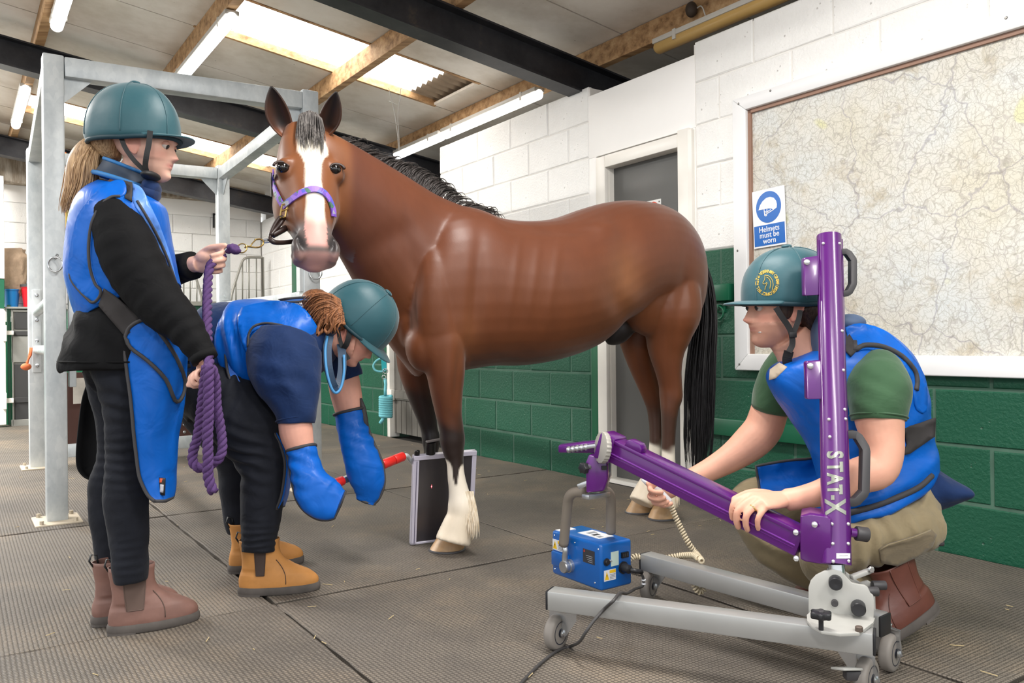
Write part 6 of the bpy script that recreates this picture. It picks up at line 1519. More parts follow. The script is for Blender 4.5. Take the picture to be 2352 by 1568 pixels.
fg = hand(b, W(1800, 1146, 2.262), (-.87, -.42, .06), (-.40, .9, .3), 1.08, ((30, 52, 28), (38, 54, 28), (42, 54, 28), (44, 50, 26)), ((.9, .3, .1), (.9, .0, .25), (.9, -.1, .3)), (.16, .05, -.06, -.2), flip=1)
hand(b, W(1574, 1106, 2.74), (-.90, -.10, -.28), (-.15, -.35, .95), 1.06, ((30, 72, 50), (36, 78, 52), (40, 80, 50), (46, 80, 48)), ((.95, .25, .2), (.98, .1, .15), (.98, .0, .1)), (.12, .02, -.05, -.12), flip=-1)
gm = remesh(b, .0042, 4, .45); set_cols(gm, hd.colours(verts_np(gm), np.array(S(222, 166, 142)), np.array(S(184, 110, 100)), np.array(S(96, 66, 50)), .35)); link('body', gm, M_skin, man, True)
rp0, rp1 = fg[2][1], fg[2][2]; rc = rp0.lerp(rp1, .55); rdv = (rp1-rp0).normalized(); ra = rdv.orthogonal().normalized()
MB().tube(arc(rc, ra, rdv.cross(ra), .0108, 0, 2*PI*19/20, 20), .0022, 6, closed=True).build('ring', mat('gold ring', S(214, 186, 120), .2, .9, var=0), man, smooth=True)
hd.eyes(man, (1, 0, -.2)); MB().ball(W(1745, 763, 2.44), .004, .012, .003).build('teeth', M_scl, man, smooth=True)
mb = MB(); limb(mb, [(1850, 700, MD, 42, 1.7), (1862, 735, MD, 30, 1.8), (1866, 765, MD, 20, 2.0)], 20, 3); garment(mb, 'hair', M_hairm, man, .003, (30, 30, 30))
mb = MB(); mb.ball(hd.p(.06, .30, .50), .022, .010, .040); mb.build('sideburn', M_hairm, man, smooth=True)
hm, hmp, (hc_, hf_, hu_, hl_) = helmet(hd, man, .150, .152, .116, .152, .615, -.12, math.radians(2), .066, .004)
curve_strip([W(x, y, 2.395) for x, y in ((1782, 706), (1796, 728), (1810, 748), (1818, 766), (1820, 790), (1812, 808))], .017, .003, M_strap, 'chin_strap', hm)
curve_strip([W(x, y, 2.40) for x, y in ((1838, 712), (1834, 734), (1826, 756), (1820, 770))], .015, .003, M_strap, 'chin_strap', hm)
mb = MB(); mb.box(W(1821, 769, 2.392), Vector((.011, 0, 0)), Vector((0, .004, 0)), Z*.008); mb.build('buckle', M_strap, hm, bevel=.002)
curve_strip([W(x, y, d) for x, y, d in ((1812, 806, 2.41), (1808, 830, 2.42), (1820, 852, 2.43), (1845, 860, 2.44))], .028, .004, M_strap, 'chin_pad', hm)
# embroidered badge: ring of lettering and a horse-head line
M_gold = mat('gold thread', S(206, 172, 72), .5, var=.08)
hbv = bvh_of(hm)
bc_ = W(1762, 649, 2.4)
def onh(x, y): 
    r = ray(x, y); h = hbv.ray_cast(CAM, r.normalized()); return h[0]-r.normalized()*.0012 if h[0] is not None else W(x, y, 2.4)
badge = empty('x', (0, 0, 0)); bpy.data.objects.remove(badge)
def wrapped(me, x, y):
    """bend small flat lettering (built in the image-facing plane at a pixel) onto the helmet surface"""
    P = verts_np(me); q = proj(P); out = []
    for a in q: out.append(tuple(onh(a[0], a[1])))
    set_verts(me, np.array(out)); return me
letters = 'VETERINARY CENTRE UNDER DIRECT TELL EQUINE '
for i, ch in enumerate(letters):
    if ch == ' ': continue
    an = PI*.72-2*PI*i/len(letters); x = 1762+23.5*math.cos(an); y = 649-26*math.sin(an)
    tx = Vector((math.sin(an), 0, -math.cos(an))); ty = Vector((math.cos(an), 0, math.sin(an)))
    link('lettering', wrapped(text_mesh(ch, .0125, W(x, y, 2.38), tx, ty, .0001, bold=.0003), x, y), M_gold, hm)
def gline(pts, r=.0009): MB().tube([onh(x, y) for x, y in crom(pts, 4)], r, 5).build('badge_line', M_gold, hm, smooth=True)
gline([(1757, 632), (1766, 634), (1773, 642), (1776, 654), (1773, 668)]); gline([(1760, 636), (1766, 640), (1770, 650), (1768, 664)]); gline([(1757, 632), (1756, 642), (1752, 650), (1757, 652), (1762, 648)]); gline([(1762, 650), (1758, 660), (1757, 666)])
# t-shirt and apron
sl = MB(); limb(sl, [(1996, 836, 2.40, 44, .9), (2012, 858, 2.36, 62, .9), (2017, 892, 2.325, 71, .95), (2017, 930, 2.297, 65), (2018, 966, 2.288, 59.5)], 36, 7)
slo = garment(sl, 't_shirt_sleeve', M_gshirt, man, .005, (9, 9, 7), [(W(1975, 880, 2.22), .08, (.7, 0, 1), .05, .006)])
mb = MB(); mb.tube([Vector(p) for p in sect([(2018, 957, 2.29, 61.5), (2018, 961, 2.289, 61)], 36, 1)[0]], .0025, 5, closed=True); mb.build('hem_seam', M_gshirt, slo, smooth=True)
sl = MB(); limb(sl, [(1835, 830, 2.70, 60), (1800, 865, 2.74, 56), (1782, 900, 2.755, 50), (1772, 940, 2.768, 46)], 28, 5); garment(sl, 't_shirt_sleeve', M_gshirt, man, .004, (10, 10, 10))
AXm = Vector((.25, 1, 0)); vb = MB(); span(vb, [(1880, 800, 1962, 748, MD+.02, .07, AXm), (1812, 822, 2026, 756, MD+.01, .13, AXm), (1772, 842, 2084, 800, MD, .16, AXm), (1760, 868, 2116, 850, MD, .175, AXm), (1778, 910, 2131, 905, MD, .18, AXm), (1812, 960, 2136, 958, MD, .175, AXm), (1846, 1010, 2145, 1012, MD, .17, AXm), (1868, 1060, 2151, 1055, MD-.01, .17, AXm), (1876, 1120, 2148, 1085, MD-.02, .17, AXm), (1872, 1190, 2128, 1112, MD-.02, .165, AXm), (1880, 1198, 2112, 1126, MD-.02, .15, AXm)], 44, 6)
vo = garment(vb, 'apron_top', M_vest, man, .005, (7, 7, 7), [(W(2090, 1060, 2.3), .16, (-.4, 0, 1), .07, .007), (W(2000, 1160, 2.3), .14, (-.3, 0, 1), .05, .007), (W(1850, 960, 2.35), .12, (1, 0, .5), .10, .005)])
vbv = bvh_of(vo)
panel([(1944, 752), (1975, 742), (2030, 757), (2080, 800), (2118, 850), (2130, 890), (2128, 945), (2106, 940), (2099, 900), (2092, 868), (2066, 832), (2022, 806), (1985, 802), (1968, 806), (1952, 790)], vbv, 2.4, .012, M_vest, 'back_panel', vo, M_trim, trim_r=.008, tp=[(1958, 813), (1974, 797), (1994, 792), (2030, 797), (2070, 817), (2098, 847), (2106, 871), (2104, 896)])
panel([(1920, 742), (1942, 752), (1972, 800), (1955, 818), (1938, 800)], vbv, 2.42, .016, M_elas, 'shoulder_strap', vo, None, smooth_poly=1)
panel([(2078, 985), (2092, 978), (2150, 960), (2148, 1002), (2090, 1042), (2072, 1046), (2084, 1020)], vbv, 2.35, .010, M_elas, 'side_belt', vo, None, smooth_poly=1)
panel([(1768, 848), (1790, 832), (1808, 842), (1782, 868), (1766, 872)], vbv, 2.35, .006, mat('tan shoulder patch', S(176, 160, 140), .6), 'shoulder_patch', vo, None, smooth_poly=1)
mb = MB(); limb(mb, [(1850, 838, MD, 60, 1.0), (1876, 856, MD+.0, 78, 1.0), (1890, 870, MD, 92, 1.05)], 30, 3, caps=False); mb.build('collar', M_navy, man, smooth=True)
mb = MB(); mb.ball(W(1890, 790, 2.43), .035, .05, .10); mb.ball(W(1950, 742, 2.52), .05, .05, .03); garment(mb, 'collar_back', mat('grey blue collar', S(70, 88, 116), .6), man, .003, (14, 14, 14))
mb = MB(); E = []
for q in crom([(1890, 1192), (1940, 1180), (2000, 1164), (2060, 1142), (2110, 1118), (2140, 1092)], 5):
    r = ray(q[0], q[1]).normalized(); h = vbv.ray_cast(CAM, r); h = h if h[0] is not None else vbv.find_nearest(W(q[0], q[1], 2.36)); E.append(h[0]-r*.002)
mb.tube(E, .009, 8).build('binding', M_trim, vo, smooth=True)
# shirt tail of the navy polo
mb = MB(); limb(mb, [(2050, 1098, 2.57, 90, 1.0), (2102, 1116, 2.51, 66, 1.3), (2142, 1124, 2.49, 52, 1.6), (2178, 1130, 2.48, 32, 2.3), (2203, 1133, 2.48, 11, 5.0)], 30, 6)
garment(mb, 'shirt_tail', M_navy, man, .007, (9, 9, 9), [(W(2120, 1120, 2.35), .12, (1, 0, .5), .07, .007)])
# trousers
tr = MB(); limb(tr, [(2050, 1150, 2.50, 96, 1.2), (2090, 1185, 2.50, 80, 1.3), (2110, 1200, 2.50, 60, 1.3)], 30, 3)
limb(tr, [(2122, 1202, 2.42, 62), (2060, 1220, 2.38, 66), (1990, 1240, 2.36, 60), (1930, 1260, 2.37, 54), (1885, 1276, 2.39, 46), (1890, 1304, 2.41, 44), (1940, 1335, 2.42, 48), (1995, 1350, 2.42, 52), (2045, 1355, 2.42, 52), (2078, 1362, 2.42, 46)], 32, 6)
limb(tr, [(2040, 1160, 2.66, 70), (1950, 1145, 2.70, 66), (1860, 1140, 2.72, 60), (1780, 1145, 2.72, 58), (1722, 1158, 2.71, 50), (1735, 1200, 2.69, 48), (1790, 1255, 2.67, 56), (1850, 1295, 2.66, 52), (1910, 1320, 2.66, 46)], 32, 6)
garment(tr, 'trousers', M_khaki, man, .004, (9, 9, 9), [(W(2050, 1210, 2.27), .15, (1, 0, .35), .055, .006), (W(2030, 1350, 2.3), .10, (1, 0, .3), .05, .008), (W(1780, 1270, 2.58), .10, (.5, 0, 1), .06, .006)], .0065, 4)
trb_ = MB(); limb(trb_, [(2122, 1202, 2.42, 66), (2060, 1220, 2.38, 70), (1990, 1240, 2.36, 64), (1930, 1260, 2.37, 58)], 32, 6); trv = bvh_of(trb_.mesh())
pk = panel([(2020, 1262), (2040, 1250), (2100, 1232), (2140, 1216), (2152, 1228), (2142, 1256), (2110, 1278), (2062, 1300), (2026, 1294)], trv, 2.3, .012, M_kdark, 'cargo_pocket', man, None, smooth_poly=1)
MB().tube([W(x, y, 2.262) for x, y in ((2022, 1262), (2040, 1251), (2100, 1233), (2138, 1217))], .0022, 5).build('stitching', M_khaki, pk, smooth=True)
gv = MB()
for k in range(4): gv.tube([W(2136, 1226+7*k, 2.36), W(2152, 1222+8*k, 2.36), W(2166, 1226+7*k, 2.36)], .009, 8)
gv.build('folded_gloves', mat('dark work gloves', S(64, 60, 62), .8), man, smooth=True)
# apron lap over the far thigh
lap = MB(); limb(lap, [(1720, 1140, 2.715, 54), (1780, 1140, 2.72, 64), (1860, 1132, 2.72, 68), (1950, 1135, 2.70, 74)], 30, 5); lv = bvh_of(lap.mesh())
panel([(1736, 1070), (1790, 1060), (1850, 1054), (1900, 1060), (1910, 1180), (1860, 1170), (1800, 1132), (1752, 1140), (1742, 1105)], lv, 2.6, .012, M_vest, 'apron_lap', man, M_trim)
# near boot, heel raised
tu = (G(2035, 1492)+Z*.035); 
bt_h = W(2150, 1395, 2.37); bt_t = W(2012, 1500, 2.33); bt_t.z = max(bt_t.z, .012)
boot(bt_h+Vector((.0, 0, .0)), bt_t, M_oxb, M_oxb, man, .19, up=Vector((-.55, -.05, 1)), wd=1.06, L=.285, gus=(.05, .11))
boot(G(1990, 1372)+Z*.05, G(1900, 1378)+Z*.0, M_oxb, M_oxb, man, .17, up=Vector((-.3, 0, 1)), L=.28)
c = W(1714, 1160, 2.25); 
# ================================================================== MOBILE X-RAY STAND
M_pur = mat('purple powder coat', S(84, 14, 106), .28, var=.05, coat=.4)
M_purl = mat('purple ridge', S(128, 58, 160), .3, var=.05, coat=.4)
M_light = mat('pale grey steel plate', S(176, 175, 170), .4, .1, var=.04)
M_leg = mat('satin aluminium leg', S(170, 170, 168), .35, .45, var=.05)
M_blk = mat('black plastic', S(34, 34, 37), .4, var=.06); M_blk2 = mat('worn black plastic', S(58, 56, 58), .5, var=.1)
M_tyre = mat('grey rubber tyre', S(128, 122, 116), .6, var=.06); M_hub = mat('dark hub', S(46, 48, 56), .35)
M_foam = mat('beige foam grip', S(138, 128, 116), .8, var=.06)
M_bluep = mat('blue moulded case', S(8, 92, 172), .3, var=.04, coat=.3)
M_screw = mat('bright screw', S(222, 222, 224), .2, .7, var=0)
xs = empty('xray_stand', G(1700, 1470), 'purple column and arm on grey wheeled legs, lettered down the column', 'x-ray stand')
def obar(a, b, w, h, name, m, par=None, bev=.004, up=Z): return MB().bar(a, b, w, h, up).build(name, m, par or xs, bevel=bev)
na, nb2 = G(1265, 1373, .155), G(2006, 1473, .155); fa, fb = G(1483, 1287, .155), G(2030, 1434, .155)
leg1 = obar(na, nb2, .055, .055, 'leg', M_leg); leg2 = obar(fa, fb, .055, .055, 'leg', M_leg)
for a, b, l_ in ((na, nb2, leg1), (fa, fb, leg2)):
    d = (b-a).normalized()
    for e, s_ in ((a, -1), (b, 1)): obar(e, e+d*(.006*s_), .053, .053, 'end_cap', M_blk, l_, .002)
def caster(wc, axis, top, name='caster', brake=False):
    wc = Vector(wc); axis = Vector(axis).normalized(); t = None; r = wc.z
    mb = MB(); mb.lathe(wc-axis*.016, axis, [(0, r*.62), (0, r*.86), (.004, r*.97), (.010, r), (.022, r), (.028, r*.97), (.032, r*.86), (.032, r*.62)], 32)
    o = mb.build('wheel', M_tyre, xs, smooth='auto')
    mb = MB(); mb.lathe(wc-axis*.0165, axis, [(0, r*.1), (0, r*.25), (.003, r*.28), (.004, r*.55), (.0, r*.60), (0, r*.66), (.033, r*.66), (.033, r*.6), (.029, r*.55), (.030, r*.28), (.033, r*.25), (.033, r*.1)], 28); mb.build('hub', M_hub, o, smooth='auto')
    tp = Vector(top); f = (wc-tp); f.z = 0
    f = f.normalized() if f.length > .004 else Z.cross(axis)
    for s_ in (1, -1):
        q = wc+axis*(s_*.021); tq = Vector((tp.x, tp.y, top[2]-.014))+axis*(s_*.021)
        tq1, tq2 = tq+f*.026, tq-f*.018
        MB().prism([tq1, tq2, tq2-Z*.02, q-f*.010-Z*.004, q-Z*.010, q+f*.010-Z*.002, tq1-Z*.03], axis*(s_*.003)).build('fork', M_chrome, o, fix=True)
        MB().lathe(q, axis*s_, [(0, .010), (.004, .010), (.007, .006)], 12).build('axle_nut', M_chrome, o, smooth='auto')
    mb = MB(); mb.box(Vector((tp.x, tp.y, top[2]-.014))+f*.004, f*.024, axis*.024, Z*.003); mb.build('fork_crown', M_chrome, o, bevel=.002)
    mb = MB(); mb.lathe(Vector((tp.x, tp.y, top[2]-.012)), Z, [(0, .022), (.005, .024), (.009, .018), (.012, .012)], 20); mb.build('swivel', M_chrome, o, smooth='auto')
    return o
d1 = (nb2-na).normalized(); d2 = (fb-fa).normalized()
caster(W(1278, 1450, 2.345)*Vector((1, 1, 0)) if False else Vector((W(1278, 1450, 2.345).x, W(1278, 1450, 2.345).y, .050)), (.80, -.60, 0), Vector((W(1295, 1400, 2.33).x, W(1295, 1400, 2.33).y, .128)))
p_ = W(1490, 1345, 2.78); q_ = W(1503, 1300, 2.765); caster((p_.x, p_.y, .050), (.85, -.52, 0), Vector((q_.x, q_.y, .128)))
p_ = W(1990, 1555, 2.01); q_ = W(1963, 1500, 2.03); c3 = caster((p_.x, p_.y, .050), (.72, -.69, 0), Vector((q_.x, q_.y, .128)))
mb = MB(); k0 = W(1945, 1535, 1.985); mb.box(k0, Vector((.028, .01, -.004)), Vector((-.008, .02, -.006)), Vector((0, .001, .003))); mb.build('brake_pedal', M_light, c3, bevel=.002)
MB().box(W(1958, 1548, 1.99), Vector((.02, .0, 0)), Vector((0, .014, 0)), Z*.012).build('brake_body', M_blk2, c3, bevel=.004)
p_ = W(2044, 1490, 2.17); q_ = W(2028, 1455, 2.19); caster((p_.x, p_.y, .050), (.72, -.69, 0), Vector((q_.x, q_.y, .128)))
# pivot bracket: upright plate, foot plate, knobs
dpl = lambda x: 2.085-(x-1857)/151*.055
def wp(x, y, o=0.): return W(x, y, dpl(x)+o)
up_poly = [(1857, 1432), (1857, 1350), (1862, 1334), (1874, 1321), (1894, 1311), (1914, 1308), (1930, 1311), (1942, 1322), (1956, 1338), (1972, 1342), (1986, 1344), (1994, 1350), (1999, 1362), (2006, 1368), (2008, 1380), (2006, 1440), (1990, 1452)]
MB().prism([wp(*p) for p in up_poly], Vector((.35, .94, 0))*.010).build('bracket_plate', M_light, xs, fix=True, bevel=.0015)
up2 = [(1875, 1395), (1900, 1305), (1925, 1300), (1975, 1338), (1992, 1333), (2004, 1340), (2010, 1356), (2012, 1420), (1990, 1440)]
MB().prism([wp(x, y, .085) for x, y in up2], Vector((.35, .94, 0))*.010).build('bracket_plate', M_light, xs, fix=True, bevel=.0015)
ft_z = na.z+.0285
foot = [G(1853, 1418, ft_z), G(1854, 1432, ft_z), G(1864, 1444, ft_z), G(1886, 1456, ft_z), G(1930, 1462, ft_z), G(1974, 1460, ft_z), G(2006, 1436, ft_z), G(2010, 1425, ft_z), G(1870, 1402, ft_z)]
MB().prism(foot, Z*.008).build('foot_plate', M_light, xs, fix=True, bevel=.0015)
ax_ = Vector((-.36, -.93, 0)).normalized()
for x, y, r, L in ((1919, 1334, .0165, .03), (1971, 1392, .0175, .03), (1917, 1383, .0085, .012)):
    c = wp(x, y); mb = MB(); mb.lathe(c, ax_, [(0, r), (L*.9, r), (L, r*.88), (L, r*.3), (L-.001, r*.01)], 24); mb.build('knob', M_blk if r > .01 else M_blk2, xs, smooth='auto')
kb = wp(1886, 1447, -.02); kb = G(1886, 1446, ft_z+.008)
mb = MB(); mb.cyl(kb, kb+Z*.030, .006, 10); mb.build('knob_stem', M_blk, xs)
star = [kb+Z*.028+Vector((math.cos(a), math.sin(a), 0))*(.026*(1 if k % 4 in (0, 1) else .80)) for k, a in enumerate([2*PI*k/24 for k in range(24)])]
mb = MB(); mb.prism(star, Z*.016); mb.build('star_knob', M_blk, xs, fix=True, bevel=.003)
mb = MB(); mb.lathe(kb+Z*.0445, Z, [(0, .009), (.0015, .008)], 6); mb.build('knob_insert', M_blk2, xs)
bb_ = G(1973, 1449, ft_z+.008); mb = MB(); mb.lathe(bb_, Z, [(0, .009), (.010, .009), (.012, .007)], 14); mb.build('bolt', mat('rusty bolt', S(96, 84, 76), .6, .3), xs, smooth='auto')
for x, y in ((1985, 1358), (2003, 1344)):
    c = W(x, y, 2.06+.04*(x > 1990)); mb = MB(); mb.cyl(c, c+Vector((.035, .0, 0)), .012, 16); mb.build('stop_post', M_blk2, xs, bevel=.002)
mb = MB(); mb.bar(W(1955, 1326, 2.07), W(2003, 1308, 2.09), .016, .012); mb.build('release_lever', M_light, xs, bevel=.003)
MB().lathe(W(2001, 1308, 2.075), Vector((0, -1, 0)), [(0, .009), (.004, .006)], 10).build('lever_tip', M_chrome, xs, smooth='auto')
# column
ST_ = [(1904, 543, 2.36, 27), (1908, 700, 2.30, 28.3), (1912, 850, 2.245, 29.5), (1916, 1000, 2.19, 30.8), (1919, 1150, 2.135, 32), (1921, 1296, 2.085, 32.5)]
cb = MB(); limb(cb, ST_, 40, 5, exp=2.3); col = cb.build('column', M_pur, xs, smooth='auto'); cbv = bvh_of(col)
cd = lambda y: float(np.interp(y, [s_[1] for s_ in ST_], [s_[2] for s_ in ST_])); cx_ = lambda y: float(np.interp(y, [s_[1] for s_ in ST_], [s_[0] for s_ in ST_]))
MB().tube([W(cx_(y)-25, y, cd(y)-.014) for y in range(550, 1290, 40)], .0016, 5).build('column_rib', M_pur, col)
MB().tube([W(cx_(y)+27, y, cd(y)+.0) for y in range(550, 1290, 40)], .006, 6).build('column_rib', M_pur, col, smooth=True)
mb = MB(); mb.cyl(W(1921, 1296, 2.085), W(1923, 1318, 2.08), .020, 18); mb.build('pivot_pin', M_chrome, xs, smooth='auto')
def onc(x, y, off=.0): 
    r = ray(x, y).normalized(); h = cbv.ray_cast(CAM, r); return (h[0]-r*off) if h[0] is not None else W(x, y, cd(y))
def fin(poly, y0, name='hinge_fin'):
    return MB().prism([W(x, y, cd(y)-.012) for x, y in poly], Vector((0, .024, 0))).build(name, M_pur, xs, fix=True, bevel=.003)
fin([(1846, 594), (1849, 591), (1881, 587), (1894, 584), (1896, 676), (1850, 679), (1848, 676)], 600); fin([(1852, 832), (1855, 829), (1888, 827), (1900, 824), (1902, 916), (1856, 917), (1854, 913)], 850)
for x, y, s_ in ((1853, 602, .009), (1861, 840, .009)):
    c = W(x, y, cd(y)-.014); MB().lathe(c, Vector((0, -1, 0)), [(0, s_), (.004, s_*.9), (.006, s_*.5)], 14).build('fin_screw', M_screw, xs, smooth='auto')
for x, y in ((1891, 559), (1928, 559), (1934, 760), (1937, 850), (1940, 940), (1904, 963), (1942, 962), (1906, 1003), (1911, 1203), (1948, 1203), (1913, 1248), (1948, 1248), (1914, 1289), (1949, 1288)):
    c = onc(x, y); mb = MB(); mb.ball(c, .0048, .0048, .0048, n=10, m=8); mb.build('screw', M_screw, col, smooth=True)
def dhandle(pts, w, th, dd):
    P_ = [W(x, y, cd(y)+dd) for x, y in pts]
    mb = MB()
    A = P_
    rings = []
    for i, p in enumerate(A):
        T = (A[min(i+1, len(A)-1)]-A[max(i-1, 0)]).normalized(); N = T.cross(Vector((0, -1, 0))).normalized(); B = Vector((0, 1, 0))
        rings.append([p+N*w+B*th, p-N*w+B*th, p-N*w-B*th, p+N*w-B*th])
    return mb.loft(rings).build('column_handle', M_blk2, xs, fix=True, bevel=.003)
dhandle([(1926, 579), (1940, 578), (1947, 582), (1957, 596), (1958, 600), (1958, 650), (1957, 655), (1949, 670), (1943, 674), (1928, 675)], .0085, .012, .0)
dhandle([(1940, 997), (1962, 997), (1969, 1002), (1984, 1026), (1986, 1034), (1984, 1126), (1982, 1132), (1966, 1149), (1958, 1152), (1940, 1151)], .0105, .013, -.01)
# lettering down the column
M_sil = mat('silver lettering', S(150, 152, 140), .25, .5, var=.1)
def wrapc(me, off=.0015):
    P = verts_np(me); q = proj(P); dmin = q[:, 2].min(); out = []
    for a in q: out.append(tuple(onc(a[0], a[1], off+.6*(a[2]-dmin)*0)))
    set_verts(me, np.array(out)); return me
y0 = 1034
for ch, y, sz, sh_ in (('S', 1044, .058, 0), ('T', 1072, .056, 0), ('A', 1099, .056, 0), ('T', 1124, .052, 0), ('-', 1142, .05, 0), ('X', 1164, .074, 0)):
    link('lettering', wrapc(text_mesh(ch, sz, W(1916, y, cd(y)-.03), (.02, 0, -1), (1, 0, .02), .0, squash=.74, bold=.0022, cuts=5)), M_sil, col)
lb = MB(); vs = [onc(1921+32*i/8, 1270+12*j, .0012) for j in (0, 1) for i in range(9)]
lb.add(vs, [(i, i+9, i+10, i+1) for i in range(8)]).build('white_label', M_sw, col)
MB().tube([onc(1928+2.4*i, 1276.5-.1*i, .0014) for i in range(9)], .0005, 4).build('label_print', M_blk2, col)
# lower bracket of the arm, arm, tilt block
MB().prism([W(x, y, 2.13-.06*(x-1838)/70) for x, y in ((1838, 1184), (1860, 1180), (1896, 1186), (1908, 1192), (1910, 1297), (1882, 1295), (1850, 1290), (1838, 1284))], Vector((.035, .09, 0))).build('arm_bracket', M_pur, xs, fix=True, bevel=.004)
for x, y in ((1871, 1204), (1829, 1282), (1828, 1222)): MB().lathe(W(x, y, 2.095+.05*(x < 1850)), Vector((-.3, -.95, 0)), [(0, .008), (.005, .007), (.007, .003)], 12).build('screw', M_screw, xs, smooth='auto')
AL, AR = W(1404, 1027, 2.52), W(1845, 1245, 2.17); ad = (AR-AL).normalized(); asd = ad.cross(Z).normalized(); asd = asd if asd.y < 0 else -asd; aup = asd.cross(ad); aup = aup if aup.z > 0 else -aup
arm = MB().box((AL+AR)/2, ad*((AR-AL).length/2), asd*.034, aup*.036).build('arm', M_pur, xs, bevel=.006)
for o_ in (-.006, -.014): MB().box((AL+AR)/2+asd*.034+aup*o_, ad*((AR-AL).length/2-.01), asd*.0022, aup*.0014).build('arm_rib', M_purl if o_ > -.01 else M_pur, arm)
MB().box((AL+AR)/2+asd*.034+aup*.030, ad*((AR-AL).length/2-.005), asd*.003, aup*.006).build('arm_rib', M_pur, arm, bevel=.002)
MB().box(AL-ad*.004, ad*.028, asd*.040, aup*.042).build('arm_head', M_pur, xs, bevel=.007)
mb = MB(); c_ = AL+ad*.085+aup*.040; mb.prism([c_-ad*.028-aup*.006, c_+ad*.030-aup*.006, c_+ad*.030+aup*.008, c_+ad*.018+aup*.020, c_-ad*.018+aup*.020, c_-ad*.028+aup*.012], asd*.036); mb.build('arm_catch', M_pur, xs, fix=True, bevel=.004)
gc = W(1390, 1028, 2.50); gx = Vector((-.80, -.35, -.25)).normalized()
gdir = Vector((-.94, -.30, .12)).normalized()
mb = MB(); gear = []; gu = (Z-gdir*Z.dot(gdir)).normalized(); gv_ = gdir.cross(gu)
for k in range(48): 
    a = 2*PI*k/48; r = .049*(1 if k % 2 else .955); gear.append(gc+gu*(r*math.cos(a))+gv_*(r*math.sin(a)))
mb.prism(gear, gdir*.016); mb.build('gear_disc', mat('grey gear', S(164, 160, 152), .5, .2), xs, fix=True, bevel=.001)
hl0, hl1 = W(1376, 1026, 2.53), W(1282, 1031, 2.62)
mb = MB(); dv = (hl1-hl0).normalized(); sv = dv.cross(Z).normalized(); mb.prism([hl0+Z*.018, hl1+Z*.011, hl1-Z*.012, hl0-Z*.020], Vector((.01, .05, 0))); mb.build('release_handle', M_pur, xs, fix=True, bevel=.004)
gr_ = W(1370, 1023, 2.515); ge_ = W(1303, 1033, 2.575); gdv = (ge_-gr_).normalized()
mb = MB(); mb.bar(gr_, ge_, .012, .012); mb.build('grip_lever', M_alu, xs, bevel=.002)
for k in range(5): 
    c = gr_.lerp(ge_, .35+.15*k); MB().lathe(c-gdv*.006, gdv, [(0, .007), (.003, .0105), (.008, .0105), (.011, .007)], 12).build('grip_ridge', M_alu, xs, smooth='auto')
# drop bracket, clamp and padded yoke
hb0, hb1 = W(1370, 1050, 2.545), W(1372, 1128, 2.545)
MB().prism([W(x, y, 2.515) for x, y in ((1352, 1044), (1396, 1050), (1396, 1098), (1386, 1128), (1346, 1132), (1345, 1062))], Vector((.02, .06, 0))).build('drop_bracket', M_pur, xs, fix=True, bevel=.005)
MB().box(W(1388, 1074, 2.512), Vector((.008, 0, 0)), Vector((0, .004, 0)), Z*.006).build('slot', M_jet, xs)
kc = W(1346, 1074, 2.50); mb = MB(); kd = Vector((-.75, -.62, 0)).normalized(); ku = Z; kv = kd.cross(ku)
mb.prism([kc+ku*(.019*(1 if k % 2 else .72)*math.cos(2*PI*k/12))+kv*(.019*(1 if k % 2 else .72)*math.sin(2*PI*k/12)) for k in range(12)], kd*.018); mb.build('clamp_knob', M_blk, xs, fix=True, bevel=.002)
mb = MB(); mb.cyl(kc-kd*.015, kc, .009, 12); mb.build('clamp_collar', M_chrome, xs)
MB().bar(W(1344, 1141, 2.51), W(1394, 1133, 2.58), .03, .014).build('clamp_plate', M_alu, xs, bevel=.002); MB().bar(W(1328, 1117, 2.54), W(1350, 1108, 2.53), .02, .016).build('clamp_bar', M_alu, xs, bevel=.003)
# generator hanging in the yoke
gen = empty('xray_generator', W(1360, 1350, 2.68), 'blue box generator with warning labels hanging from the purple arm in a padded handle', 'generator')
T0 = W(1380, 1251, 2.60); T1 = W(1267, 1213, 2.81); ex_ = (T1-T0); ex_.z = 0; gL = ex_.length; ex_.normalize(); ey_ = Vector((-ex_.y, ex_.x, 0)); ey_ = ey_ if ey_.x > 0 else -ey_
gW, gH = .135, .150; g0 = T0+Z*0
gp = lambda x, y, z: g0+ex_*x+ey_*y-Z*z
MB().box(gp(gL/2, gW/2, gH/2), ex_*(gL/2), ey_*(gW/2), Z*(gH/2)).build('case', M_bluep, gen, bevel=.009, seg=3)
def lab(face, a0, b0, a1, b1, m, name, off=.0008, th=.0006):
    """face 'L' long side (x along), 'E' end (y along), 'T' top"""
    if face == 'L': c = gp((a0+a1)/2, -off, (b0+b1)/2); A_, B_, N_ = ex_*(abs(a1-a0)/2), Z*(abs(b1-b0)/2), -ey_
    elif face == 'E': c = gp(-off, (a0+a1)/2, (b0+b1)/2); A_, B_, N_ = ey_*(abs(a1-a0)/2), Z*(abs(b1-b0)/2), -ex_
    else: c = gp((a0+a1)/2, (b0+b1)/2, -off); A_, B_, N_ = ex_*(abs(a1-a0)/2), ey_*(abs(b1-b0)/2), Z
    return MB().box(c, A_, B_, N_*th).build(name, m, gen), c, A_, B_, N_
M_lw = mat('label white', S(226, 228, 232), .4, var=.02); M_yel = mat('warning yellow', S(240, 196, 40), .4, var=0); M_lgr = mat('label grey print', S(140, 144, 150), .5, var=0); M_dpl = mat('dark rating plate', S(66, 66, 72), .35, .3); M_rd = mat('label red', S(200, 60, 50), .4, var=0); M_lgb = mat('pale green label', S(206, 226, 216), .4, var=.02)
